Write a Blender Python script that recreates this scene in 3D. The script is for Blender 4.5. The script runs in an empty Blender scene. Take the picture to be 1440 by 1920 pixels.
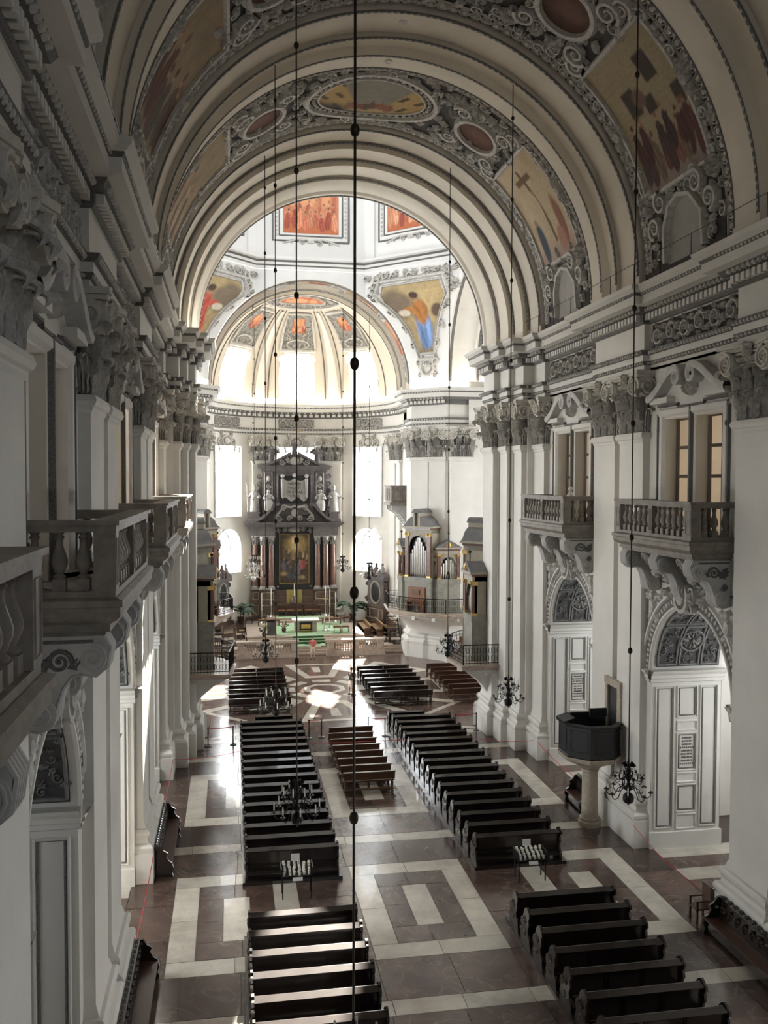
import bpy, math, random
import numpy as np
from math import sin, cos, pi, sqrt, atan2, radians, hypot
from mathutils import Vector, Matrix

# ------------------------------------------------------------------ camera, world, sun, exposure
SC = bpy.context.scene
COL = SC.collection
CAM_F, CAM_YAW, CAM_PITCH, CAM_ROLL = 1662.0, 0.1712, 0.0349, 0.0028
cam_d = bpy.data.cameras.new('camera'); cam = bpy.data.objects.new('camera', cam_d); COL.objects.link(cam)
cam_d.sensor_fit = 'VERTICAL'; cam_d.sensor_height = 36.0; cam_d.sensor_width = 27.0
cam_d.lens = CAM_F / 1920.0 * 36.0; cam_d.clip_start = 0.1; cam_d.clip_end = 400
_f = Vector((sin(CAM_YAW), cos(CAM_YAW), 0)); _r = Vector((cos(CAM_YAW), -sin(CAM_YAW), 0)); _z = Vector((0, 0, 1))
_fw = _f * cos(CAM_PITCH) - _z * sin(CAM_PITCH); _dn = -_z * cos(CAM_PITCH) - _f * sin(CAM_PITCH)
_rt = _r * cos(CAM_ROLL) - _dn * sin(CAM_ROLL); _d2 = _r * sin(CAM_ROLL) + _dn * cos(CAM_ROLL)
_m = Matrix(((_rt.x, -_d2.x, -_fw.x, -6.2), (_rt.y, -_d2.y, -_fw.y, 0.0), (_rt.z, -_d2.z, -_fw.z, 14.0), (0, 0, 0, 1)))
cam.matrix_world = _m
SC.camera = cam
SC.view_settings.view_transform = 'Standard'; SC.view_settings.look = 'None'
SC.view_settings.gamma = 1.0; SC.view_settings.use_curve_mapping = False
SC.view_settings.exposure = 2.68
W_ = bpy.data.worlds.new('sky'); SC.world = W_; W_.use_nodes = True
W_.node_tree.nodes['Background'].inputs[0].default_value = (0.80, 0.89, 1.0, 1)
W_.node_tree.nodes['Background'].inputs[1].default_value = 0.5
SUN_AZ, SUN_EL = radians(15), radians(41.5)
sd = bpy.data.lights.new('sun', 'SUN'); sd.energy = 24.0; sd.angle = radians(0.6); sd.color = (1.0, 0.93, 0.82)
sun = bpy.data.objects.new('sun', sd); COL.objects.link(sun)
_sv = Vector((sin(SUN_AZ) * cos(SUN_EL), cos(SUN_AZ) * cos(SUN_EL), sin(SUN_EL)))
sun.rotation_euler = _sv.to_track_quat('Z', 'Y').to_euler(); sun.location = (20, 100, 60)
PANES = dict(pane=3.7, pane_lunette=.9, pane_dome=.75, pane_transept_left=3.4, pane_transept_right=1.0, pane_west_fill=.12)   # pane radiance; the unseen transept and west panes are added light
for _i, (_cr, _cl, _rr, _rl) in enumerate(((.6, .3, .3, .6), (4.8, .38, .45, .7), (2.3, 4.2, .8, 5.0), (2.4, 4.2, .8, 14.0))):  # side panes out of view, strengths picked per bay to balance the nave light
    PANES.update({'pane_chapel_right_%d' % _i: _cr, 'pane_chapel_left_%d' % _i: _cl, 'pane_room_right_%d' % _i: _rr, 'pane_room_left_%d' % _i: _rl})
SC.cycles.max_bounces = 8; SC.cycles.diffuse_bounces = 5; SC.cycles.glossy_bounces = 3
SC.cycles.transparent_max_bounces = 8; SC.cycles.sample_clamp_indirect = 6.0
SC.cycles.adaptive_threshold = 0.025; SC.cycles.caustics_reflective = False; SC.cycles.caustics_refractive = False
# ------------------------------------------------------------------ helpers
R_ = random.Random(7)
class MB:
    def __init__(s): s.v = []; s.f = []; s.c = None
    def add(s, vs, fs):
        o = len(s.v); s.v.extend(vs); s.f.extend([tuple(i + o for i in f) for f in fs])
    def box(s, x0, x1, y0, y1, z0, z1):
        s.add([(x0,y0,z0),(x1,y0,z0),(x1,y1,z0),(x0,y1,z0),(x0,y0,z1),(x1,y0,z1),(x1,y1,z1),(x0,y1,z1)],
              [(0,3,2,1),(4,5,6,7),(0,1,5,4),(1,2,6,5),(2,3,7,6),(3,0,4,7)])
    def obox(s, c, u, w, d, z0, z1):   # oriented box: centre c (x,y), unit dir u, half-width w along u, depth range d across
        n = (-u[1], u[0]); vs = []
        for z in (z0, z1):
            for a, b in ((-w, d[0]), (w, d[0]), (w, d[1]), (-w, d[1])):
                vs.append((c[0] + u[0]*a + n[0]*b, c[1] + u[1]*a + n[1]*b, z))
        s.add(vs, [(0,3,2,1),(4,5,6,7),(0,1,5,4),(1,2,6,5),(2,3,7,6),(3,0,4,7)])
    def prism(s, poly, a, b, ax='y', mp=None):
        n = len(poly); vs = []
        for t in (a, b):
            for p, q in poly:
                w = {'y': (p, t, q), 'x': (t, p, q), 'z': (p, q, t)}[ax]
                vs.append(mp(*w) if mp else w)
        s.add(vs, [tuple(range(n)), tuple(range(2*n-1, n-1, -1))] + [(i, (i+1) % n, n+(i+1) % n, n+i) for i in range(n)])
    def lathe(s, prof, c=(0,0,0), n=12, cap=True, mp=None):
        vs = []; m = len(prof)
        for r, z in prof:
            for k in range(n):
                a = 2*pi*k/n; w = (c[0]+r*cos(a), c[1]+r*sin(a), c[2]+z)
                vs.append(mp(*w) if mp else w)
        fs = [(i*n+k, i*n+(k+1) % n, (i+1)*n+(k+1) % n, (i+1)*n+k) for i in range(m-1) for k in range(n)]
        if cap: fs += [tuple(range(n-1, -1, -1)), tuple(range((m-1)*n, m*n))]
        s.add(vs, fs)
    def tube(s, path, r, n=6, cap=True):
        P = [Vector(p) for p in path]; m = len(P); vs = []
        rr = r if isinstance(r, (list, tuple)) else [r]*m
        ref = Vector((0,0,1))
        t0 = (P[1]-P[0]).normalized()
        if abs(t0.dot(ref)) > .9: ref = Vector((1,0,0))
        nrm = t0.cross(ref).normalized()
        for i in range(m):
            t = (P[min(i+1, m-1)] - P[max(i-1, 0)])
            t = t.normalized() if t.length > 1e-9 else t0
            nrm = (nrm - t*nrm.dot(t)); nrm = nrm.normalized() if nrm.length > 1e-6 else t.orthogonal().normalized()
            b = t.cross(nrm)
            for k in range(n):
                a = 2*pi*k/n; w = P[i] + (nrm*cos(a) + b*sin(a))*rr[i]; vs.append((w.x, w.y, w.z))
        fs = [(i*n+k, i*n+(k+1) % n, (i+1)*n+(k+1) % n, (i+1)*n+k) for i in range(m-1) for k in range(n)]
        if cap: fs += [tuple(range(n-1, -1, -1)), tuple(range((m-1)*n, m*n))]
        s.add(vs, fs)
    def loft(s, rows, close=False, caps=False):   # rows of equal-length point lists
        n = len(rows[0]); m = len(rows); vs = [p for r in rows for p in r]
        fs = [(i*n+k, i*n+(k+1) % n, (i+1)*n+(k+1) % n, (i+1)*n+k) for i in range(m-1) for k in range(n if close else n-1)]
        if caps: fs += [tuple(range(n-1, -1, -1)), tuple(range((m-1)*n, m*n))]
        s.add(vs, fs)
    def grid(s, fn, nu, nv, hole=None):
        vs = [fn(i/nu, j/nv) for i in range(nu+1) for j in range(nv+1)]
        fs = [(i*(nv+1)+j, (i+1)*(nv+1)+j, (i+1)*(nv+1)+j+1, i*(nv+1)+j+1) for i in range(nu) for j in range(nv)
              if not (hole and hole((i+.5)/nu, (j+.5)/nv))]
        s.add(vs, fs)
    def ball(s, c, r, n=8, m=5, sz=1.0):
        s.lathe([(r*sin(pi*(i+.02)/(m+.04)), -r*sz*cos(pi*(i+.02)/(m+.04))) for i in range(m+1)], c, n)
    def mesh(s, name, mat, smooth=None):
        me = bpy.data.meshes.new(name); me.from_pydata(s.v, [], s.f)
        if mat: me.materials.append(M[mat] if isinstance(mat, str) else mat)
        if smooth is not None:
            me.polygons.foreach_set('use_smooth', [True]*len(me.polygons))
            if smooth > 0: me.set_sharp_from_angle(angle=radians(smooth))
        if s.c is not None:
            ca = me.color_attributes.new('Col', 'FLOAT_COLOR', 'POINT')
            ca.data.foreach_set('color', np.asarray(s.c, dtype=np.float32).ravel())
        me.update(); return me
    def build(s, name, mat, parent=None, smooth=None, loc=None, rz=0):
        return mk(name, s.mesh(name, mat, smooth), parent, loc, rz)
def mk(name, me, parent=None, loc=None, rz=0, scale=None):
    o = bpy.data.objects.new(name, me); COL.objects.link(o)
    if parent: o.parent = parent
    if loc: o.location = loc
    if rz: o.rotation_euler = (0, 0, rz)
    if scale: o.scale = scale
    return o
def tag(o, label, cat=None, group=None, kind=None):
    o['label'] = label
    if cat: o['category'] = cat
    if group: o['group'] = group
    if kind: o['kind'] = kind
    return o
def thing(name, label, cat, loc=(0,0,0), rz=0, group=None, kind=None):
    return tag(mk(name, None, None, loc, rz), label, cat, group, kind)
def copy_tree(o, parent=None):
    c = o.copy(); COL.objects.link(c)
    if parent: c.parent = parent
    for ch in o.children: copy_tree(ch, c)
    return c
def part(name, mat, parent, fn, smooth=None, **k):
    mb = MB(); fn(mb); return mb.build(name, mat, parent, smooth, **k)

# ------------------------------------------------------------------ materials
M = {}
def mat(name, col, rough=.7, metal=0, var=0, scale=3.0, bump=0, bscale=30.0, col2=None, spec=.5, randv=0, coat=0, vein=None, stretch=None):
    m = bpy.data.materials.new(name); m.use_nodes = True; nt = m.node_tree; b = nt.nodes['Principled BSDF']
    b.inputs['Roughness'].default_value = rough; b.inputs['Metallic'].default_value = metal
    b.inputs['Specular IOR Level'].default_value = spec; b.inputs['Coat Weight'].default_value = coat
    b.inputs['Base Color'].default_value = (*col, 1)
    tc = nt.nodes.new('ShaderNodeTexCoord'); vec = tc.outputs['Object']
    if stretch:
        mp = nt.nodes.new('ShaderNodeMapping'); mp.inputs['Scale'].default_value = stretch; nt.links.new(vec, mp.inputs[0]); vec = mp.outputs[0]
    out = None
    if col2 or var:
        nz = nt.nodes.new('ShaderNodeTexNoise'); nz.inputs['Scale'].default_value = scale; nz.inputs['Detail'].default_value = 6; nz.inputs['Roughness'].default_value = .65
        nt.links.new(vec, nz.inputs['Vector'])
        rp = nt.nodes.new('ShaderNodeValToRGB')
        c2 = col2 or tuple(max(0, c*(1-var)) for c in col)
        rp.color_ramp.elements[0].position = .34; rp.color_ramp.elements[1].position = .66
        rp.color_ramp.elements[0].color = (*c2, 1); rp.color_ramp.elements[1].color = (*col, 1)
        nt.links.new(nz.outputs[0], rp.inputs[0]); out = rp.outputs[0]
        if vein:
            v1 = nt.nodes.new('ShaderNodeTexNoise'); v1.inputs['Scale'].default_value = .45; v1.inputs['Detail'].default_value = 8; v1.inputs['Distortion'].default_value = 1.6
            gm = nt.nodes.new('ShaderNodeNewGeometry'); nt.links.new(gm.outputs['Position'], v1.inputs['Vector']); nt.links.new(gm.outputs['Position'], nz.inputs['Vector'])
            vr = nt.nodes.new('ShaderNodeValToRGB'); e = vr.color_ramp.elements; e[0].position = .485; e[0].color = (0, 0, 0, 1); e[1].position = .50; e[1].color = (.30, .30, .30, 1); x = e.new(.512); x.color = (0, 0, 0, 1)
            mx = nt.nodes.new('ShaderNodeMix'); mx.data_type = 'RGBA'; nt.links.new(v1.outputs[0], vr.inputs[0]); nt.links.new(vr.outputs[0], mx.inputs[0]); nt.links.new(out, mx.inputs[6]); mx.inputs[7].default_value = (*vein, 1); out = mx.outputs[2]
            rr = nt.nodes.new('ShaderNodeMapRange'); rr.inputs[3].default_value = rough*.7; rr.inputs[4].default_value = rough*1.7; nt.links.new(v1.outputs[0], rr.inputs[0]); nt.links.new(rr.outputs[0], b.inputs['Roughness'])
        if randv:
            oi = nt.nodes.new('ShaderNodeObjectInfo'); hs = nt.nodes.new('ShaderNodeHueSaturation')
            mr = nt.nodes.new('ShaderNodeMapRange'); mr.inputs[3].default_value = 1-randv; mr.inputs[4].default_value = 1+randv
            nt.links.new(oi.outputs['Random'], mr.inputs[0]); nt.links.new(mr.outputs[0], hs.inputs['Value']); nt.links.new(out, hs.inputs['Color']); out = hs.outputs[0]
        nt.links.new(out, b.inputs['Base Color'])
    if bump:
        n2 = nt.nodes.new('ShaderNodeTexNoise'); n2.inputs['Scale'].default_value = bscale; n2.inputs['Detail'].default_value = 4
        nt.links.new(gm.outputs['Position'] if vein else vec, n2.inputs['Vector'])
        bp = nt.nodes.new('ShaderNodeBump'); bp.inputs['Strength'].default_value = bump; bp.inputs['Distance'].default_value = .05
        nt.links.new(n2.outputs[0], bp.inputs['Height']); nt.links.new(bp.outputs[0], b.inputs['Normal'])
    M[name] = m; return m
mat('plaster', (.74,.72,.675), .8, var=.10, scale=.5, bump=.03, bscale=3)
mat('vault_plaster', (.76,.70,.60), .85, var=.12, scale=.6)
mat('stucco', (.64,.62,.58), .8, var=.35, scale=6)
mat('capital_stucco', (.66,.63,.57), .8, var=.22, scale=5)
mat('stucco_mid', (.33,.32,.305), .9, var=.3, scale=5)  # stucco ground lightened for the choir, window glare put into the colour
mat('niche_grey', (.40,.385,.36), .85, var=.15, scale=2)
mat('vault_plaster_dim', (.66,.605,.51), .85, var=.08, scale=.6)  # same paint as the vault, colour toned down to offset the bright choir light
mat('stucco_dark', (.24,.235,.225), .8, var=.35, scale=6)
mat('plaster_white', (.78,.78,.77), .85, var=.05, scale=.5)
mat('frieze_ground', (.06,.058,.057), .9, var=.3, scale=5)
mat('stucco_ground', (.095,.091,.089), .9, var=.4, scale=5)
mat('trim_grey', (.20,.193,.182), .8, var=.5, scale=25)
mat('leaf_stucco', (.62,.60,.56), .8, col2=(.38,.365,.34), scale=7, bump=.35, bscale=22)
mat('balcony_stone', (.30,.265,.23), .55, var=.4, scale=3, bump=.05)
mat('console_stone', (.58,.57,.55), .7, var=.2, scale=3)
mat('marble_red', (.118,.072,.057), .17, col2=(.066,.043,.034), scale=1.3, bump=.09, bscale=1.8, spec=.6, coat=.1, randv=.34, vein=(.30,.25,.22))
mat('marble_white', (.70,.65,.55), .17, col2=(.49,.45,.385), scale=1.1, bump=.09, bscale=1.8, spec=.8, coat=.3, randv=.15, vein=(.36,.31,.26))
mat('joint', (.09,.07,.065), .6)
mat('wood_dark', (.026,.018,.014), .22, col2=(.014,.010,.009), scale=4, stretch=(.6,8,8), spec=.7, coat=.4)
mat('wood_red', (.10,.045,.028), .35, col2=(.055,.026,.018), scale=4, stretch=(.6,8,8))
mat('wood_mid', (.16,.085,.045), .4, col2=(.085,.045,.026), scale=4, stretch=(.6,8,8))
mat('wood_pale', (.50,.36,.21), .4, col2=(.38,.26,.15), scale=4, stretch=(1,6,6))
mat('wood_black', (.022,.022,.024), .5, var=.3, scale=5)
mat('iron', (.018,.017,.016), .45, metal=.7)
mat('rod_bronze', (.045,.032,.022), .45, metal=.6)
mat('steel_black', (.015,.015,.016), .4)
mat('candle', (.80,.77,.70), .6)
mat('white_card', (.82,.81,.78), .7)
mat('gold', (.75,.52,.20), .35, metal=1, var=.3, scale=10)
mat('silver', (.70,.69,.67), .28, metal=1)
mat('altar_grey', (.135,.122,.122), .5, col2=(.08,.07,.072), scale=2)
mat('altar_black', (.022,.023,.026), .35)
mat('altar_brown', (.15,.095,.072), .4, col2=(.08,.05,.04), scale=2.5)
mat('column_red', (.20,.112,.085), .3, col2=(.115,.068,.055), scale=2.5)
mat('statue_marble', (.34,.325,.31), .6, var=.25, scale=4)
mat('slate', (.17,.165,.165), .6, var=.3, scale=4)
mat('organ_beige', (.40,.36,.28), .55, var=.2, scale=3)
mat('organ_green', (.31,.30,.255), .45, col2=(.20,.20,.17), scale=3)
mat('organ_wood', (.25,.11,.055), .45, var=.3, scale=4)
mat('carpet', (.33,.47,.28), .95, var=.08, scale=20)
mat('carpet_dark', (.03,.10,.035), .95)
mat('chancel_stone', (.50,.42,.35), .4, col2=(.36,.28,.22), scale=3)
mat('rope_red', (.50,.03,.04), .6)
mat('leaf_green', (.035,.075,.03), .5, var=.5, scale=6)
mat('flower', (.62,.40,.25), .6, var=.5, scale=20)
mat('terracotta', (.10,.05,.035), .6)
mat('skin', (.45,.28,.20), .55); mat('hair', (.03,.022,.017), .6)
mat('shirt_red', (.55,.10,.11), .8); mat('shirt_black', (.02,.02,.022), .8); mat('shorts_white', (.62,.60,.56), .8); mat('shorts_beige', (.55,.46,.37), .8)
mat('shoe', (.05,.05,.05), .6)
mat('plaque_dark', (.03,.032,.034), .4); mat('plaque_frame', (.50,.43,.34), .5, var=.3, scale=5)
mat('letter', (.12,.115,.105), .8); mat('tabernacle_cloth', (.42,.33,.10), .7, var=.5, scale=9)
mat('window_wood', (.12,.09,.065), .6); mat('warm_room', (.62,.54,.43), .8, var=.15, scale=.6)
mat('lead', (.05,.05,.05), .6)
def emis(name, col, e, transp):
    m = bpy.data.materials.new(name); m.use_nodes = True; nt = m.node_tree; nt.nodes.clear()
    o = nt.nodes.new('ShaderNodeOutputMaterial'); em = nt.nodes.new('ShaderNodeEmission'); tr = nt.nodes.new('ShaderNodeBsdfTransparent'); ad = nt.nodes.new('ShaderNodeMixShader')
    em.inputs[0].default_value = (*col, 1); em.inputs[1].default_value = e; ad.inputs[0].default_value = 1-transp
    nt.links.new(tr.outputs[0], ad.inputs[1]); nt.links.new(em.outputs[0], ad.inputs[2]); nt.links.new(ad.outputs[0], o.inputs[0])
    M[name] = m
for _k, _e in PANES.items(): emis(_k, (.93, .97, 1.0) if 'room' not in _k else (1.0, .95, .86), _e*2, .5)
def clear_glass():
    m = bpy.data.materials.new('clear_glass'); m.use_nodes = True; nt = m.node_tree; nt.nodes.clear()
    o = nt.nodes.new('ShaderNodeOutputMaterial'); g = nt.nodes.new('ShaderNodeBsdfGlossy'); tr = nt.nodes.new('ShaderNodeBsdfTransparent'); mx = nt.nodes.new('ShaderNodeMixShader')
    g.inputs['Roughness'].default_value = .03; mx.inputs[0].default_value = .08
    nt.links.new(tr.outputs[0], mx.inputs[1]); nt.links.new(g.outputs[0], mx.inputs[2]); nt.links.new(mx.outputs[0], o.inputs[0]); M['clear_glass'] = m
clear_glass()
def fresco_mat():
    m = bpy.data.materials.new('fresco'); m.use_nodes = True; nt = m.node_tree; b = nt.nodes['Principled BSDF']; b.inputs['Roughness'].default_value = .9
    at = nt.nodes.new('ShaderNodeVertexColor'); at.layer_name = 'Col'
    tc = nt.nodes.new('ShaderNodeTexCoord'); nz = nt.nodes.new('ShaderNodeTexNoise'); nz.inputs['Scale'].default_value = 9; nz.inputs['Detail'].default_value = 5
    nt.links.new(tc.outputs['Object'], nz.inputs['Vector'])
    mr = nt.nodes.new('ShaderNodeMapRange'); mr.inputs[3].default_value = .72; mr.inputs[4].default_value = 1.28
    nt.links.new(nz.outputs[0], mr.inputs[0])
    hs = nt.nodes.new('ShaderNodeHueSaturation'); nt.links.new(mr.outputs[0], hs.inputs['Value']); nt.links.new(at.outputs['Color'], hs.inputs['Color'])
    nt.links.new(hs.outputs[0], b.inputs['Base Color']); M['fresco'] = m
fresco_mat()

# ------------------------------------------------------------------ relief ornament: everything is laid out in (u, v, h) on a surface map S
def ridge(mb, S, path, w, h, h0=0.0):
    n = len(path); rows = []
    for i, (u, v) in enumerate(path):
        a = path[max(i-1, 0)]; b = path[min(i+1, n-1)]
        du, dv = b[0]-a[0], b[1]-a[1]; L = hypot(du, dv) or 1; nu, nv = -dv/L, du/L
        ww = w[i] if isinstance(w, list) else w; hh = h[i] if isinstance(h, list) else h
        rows.append([S(u-nu*ww, v-nv*ww, h0), S(u-nu*ww*.5, v-nv*ww*.5, h0+hh*.85), S(u+nu*ww*.5, v+nv*ww*.5, h0+hh*.85), S(u+nu*ww, v+nv*ww, h0)])
    mb.loft(rows)
def spiral_path(u, v, r, turns=1.6, a0=0.0, d=1, n=18):
    return [(u + r*(1-t*.88)*cos(a0+d*2*pi*turns*t), v + r*(1-t*.88)*sin(a0+d*2*pi*turns*t)) for t in (i/n for i in range(n+1))]
def volute(mb, S, u, v, r, a0=0.0, d=1, w=None, h=.08, turns=1.7, n=20):
    w = w or r*.2; p = spiral_path(u, v, r, turns, a0, d, n)
    ridge(mb, S, p, [w*(1-.6*i/n) for i in range(n+1)], [h*(1-.2*i/n) for i in range(n+1)])
    dome(mb, S, u, v, r*.2, r*.2, h*1.2, 6)
def dome(mb, S, u, v, a, b, h, n=8, rot=0.0):
    c, s = cos(rot), sin(rot); vs = []
    for k, (sc, hh) in enumerate(((1, 0), (.72, .75*h))):
        for i in range(n):
            x, y = a*sc*cos(2*pi*i/n), b*sc*sin(2*pi*i/n); vs.append(S(u+c*x-s*y, v+s*x+c*y, hh))
    vs.append(S(u, v, h))
    mb.add(vs, [(i, (i+1) % n, n+(i+1) % n, n+i) for i in range(n)] + [(n+i, n+(i+1) % n, 2*n) for i in range(n)])
def leaf(mb, S, u, v, ang, L, w, h, curl=.6, n=6):
    a = ang; p = [(u, v)]; st = L/n
    for i in range(n): p.append((p[-1][0]+st*cos(a), p[-1][1]+st*sin(a))); a += curl/n*2.2
    rows = []
    for i, (x, y) in enumerate(p):
        t = i/n; q = p[min(i+1, n)]; o = p[max(i-1, 0)]; dx, dy = q[0]-o[0], q[1]-o[1]; l = hypot(dx, dy) or 1; nx, ny = -dy/l, dx/l
        ww = w*(.18 + sin(pi*min(1, t*1.02))**.7)*(1+.28*(-1)**i); hh = h*(.35+.65*sin(pi*t*.8+.4))
        rows.append([S(x-nx*ww, y-ny*ww, 0), S(x-nx*ww*.5, y-ny*ww*.5, hh), S(x, y, hh*.55), S(x+nx*ww*.5, y+ny*ww*.5, hh), S(x+nx*ww, y+ny*ww, 0)])
    mb.loft(rows)
def rosette(mb, S, u, v, r, h, n=6):
    for i in range(n): leaf(mb, S, u+r*.15*cos(2*pi*i/n), v+r*.15*sin(2*pi*i/n), 2*pi*i/n, r*.85, r*.28, h, 0, 3)
    dome(mb, S, u, v, r*.25, r*.25, h*1.4, 6)
def fill(mb, S, inside, u0, u1, v0, v1, step, seed, h=.07):
    r = random.Random(seed); nu = max(1, int((u1-u0)/step)); nv = max(1, int((v1-v0)/step))
    for i in range(nu):
        for j in range(nv):
            u = u0+(u1-u0)*(i+.5+r.uniform(-.3, .3))/nu; v = v0+(v1-v0)*(j+.5+r.uniform(-.3, .3))/nv
            if not inside(u, v): continue
            k = r.random(); s = step*r.uniform(.8, 1.15)
            if k < .38: volute(mb, S, u, v, s*.48, r.uniform(0, 6.3), r.choice((-1, 1)), s*.11, h*1.2, 1.25, 11)
            elif k < .88: leaf(mb, S, u-s*.3, v-s*.15, r.uniform(0, 6.3), s*1.1, s*.26, h, r.uniform(-1.2, 1.2), 5)
            else: rosette(mb, S, u, v, s*.42, h, 5)
def scroll_frieze(mb, S, u0, u1, v0, v1, h=.09, seed=1):
    H = v1-v0; n = max(2, int(round((u1-u0)/(H*1.15)))); du = (u1-u0)/n; vc = (v0+v1)/2; r = random.Random(seed)
    for i in range(n):
        u = u0+du*(i+.5); d = 1 if i % 2 else -1; R0 = min(H*.44, du*.44)
        volute(mb, S, u, vc, R0, pi, d, H*.075, h, 1.5, 26); rosette(mb, S, u, vc, H*.15, h*1.2, 6)
        for k in range(6):
            a = pi+d*(k*1.0+.3); leaf(mb, S, u+R0*.86*cos(a), vc+R0*.86*sin(a), a+d*1.5, H*.26, H*.075, h*1.15, -d*1.5, 5)
        e = -1 if i % 2 else 1
        leaf(mb, S, u+du*.38, vc+e*H*.38, 0, du*.30, H*.10, h, -e*.9, 5); leaf(mb, S, u+du*.40, vc-e*H*.30, e*.5, H*.32, H*.09, h, e*.8, 5); dome(mb, S, u+du*.5, vc, H*.06, H*.06, h, 6)
def egg_row(mb, S, path_fn, n, a, b, h):
    for i in range(n):
        u, v, ang = path_fn((i+.5)/n); dome(mb, S, u, v, a, b, h, 6, ang)
def rect_path(u0, u1, v0, v1, seg=6):
    P = []
    for (a, b) in (((u0, v0), (u1, v0)), ((u1, v0), (u1, v1)), ((u1, v1), (u0, v1)), ((u0, v1), (u0, v0))):
        P += [(a[0]+(b[0]-a[0])*i/seg, a[1]+(b[1]-a[1])*i/seg) for i in range(seg)]
    return P + [P[0]]
def ell_path(u, v, a, b, n=32): return [(u+a*cos(2*pi*i/n), v+b*sin(2*pi*i/n)) for i in range(n+1)]

# ------------------------------------------------------------------ painted pictures (flat print carried as vertex colours of the painting itself)
def sm(e0, e1, x): t = np.clip((x-e0)/(e1-e0), 0, 1); return t*t*(3-2*t)
def vnoise(u, v, f, seed):
    r = np.random.RandomState(seed); n = int(f)+3; g = r.rand(n, n); x, y = np.clip(u, 0, 1)*f, np.clip(v, 0, 1)*f
    i, j = x.astype(int), y.astype(int); a, b = x-i, y-j; a = a*a*(3-2*a); b = b*b*(3-2*b)
    return g[i, j]*(1-a)*(1-b)+g[i+1, j]*a*(1-b)+g[i, j+1]*(1-a)*b+g[i+1, j+1]*a*b
def fbm(u, v, f, seed): return .5*vnoise(u, v, f, seed)+.3*vnoise(u, v, f*2, seed+1)+.2*vnoise(u, v, f*4, seed+2)
def blend(c, m, col): return c*(1-m[..., None])+np.array(col)*m[..., None]
def ellm(u, v, x, y, a, b, soft=.25): d = np.sqrt(((u-x)/a)**2+((v-y)/b)**2); return 1-sm(1-soft, 1+soft, d)
def rectm(u, v, x0, x1, y0, y1, s=.01): return sm(x0-s, x0+s, u)*(1-sm(x1-s, x1+s, u))*sm(y0-s, y0+s, v)*(1-sm(y1-s, y1+s, v))
def figures(c, u, v, seed, n, y0, hgt, pal, wid=.06, x0=.03, x1=.97):
    r = np.random.RandomState(seed); fo = fbm(u, v, 9, seed+7)
    for k in r.permutation(n):
        x = x0+(x1-x0)*(k+.5+r.uniform(-.35, .35))/n; h = hgt*r.uniform(.75, 1.1); y = y0+r.uniform(-.04, .04); col = np.array(pal[r.randint(len(pal))])*r.uniform(.8, 1.15); t = r.uniform(-.25, .25)
        uu = u-t*(v-y)*.5; m = np.clip(ellm(uu, v, x, y+h*.34, wid*1.05, h*.38, .12)+ellm(uu, v, x, y+h*.62, wid*.72, h*.24, .12), 0, 1)
        sh = (.72+.5*fo+.22*np.sin((uu-x)/wid*7+v*20))[..., None]; c = c*(1-m[..., None])+col*sh*m[..., None]
        ax = r.choice((-1, 1)); c = blend(c, ellm(uu+ax*(v-y-h*.62)*.9, v, x, y+h*.62, wid*.28, h*.17, .2), col*.8)
        c = blend(c, ellm(uu, v, x+wid*.1*ax, y+h*.95, wid*.34, h*.105, .15), (.46, .29, .19)); c = blend(c, ellm(uu, v, x+wid*.1*ax, y+h*1.0, wid*.36, h*.075, .2), np.array((.16, .08, .05))*r.uniform(.6, 2.2))
    return c
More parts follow.
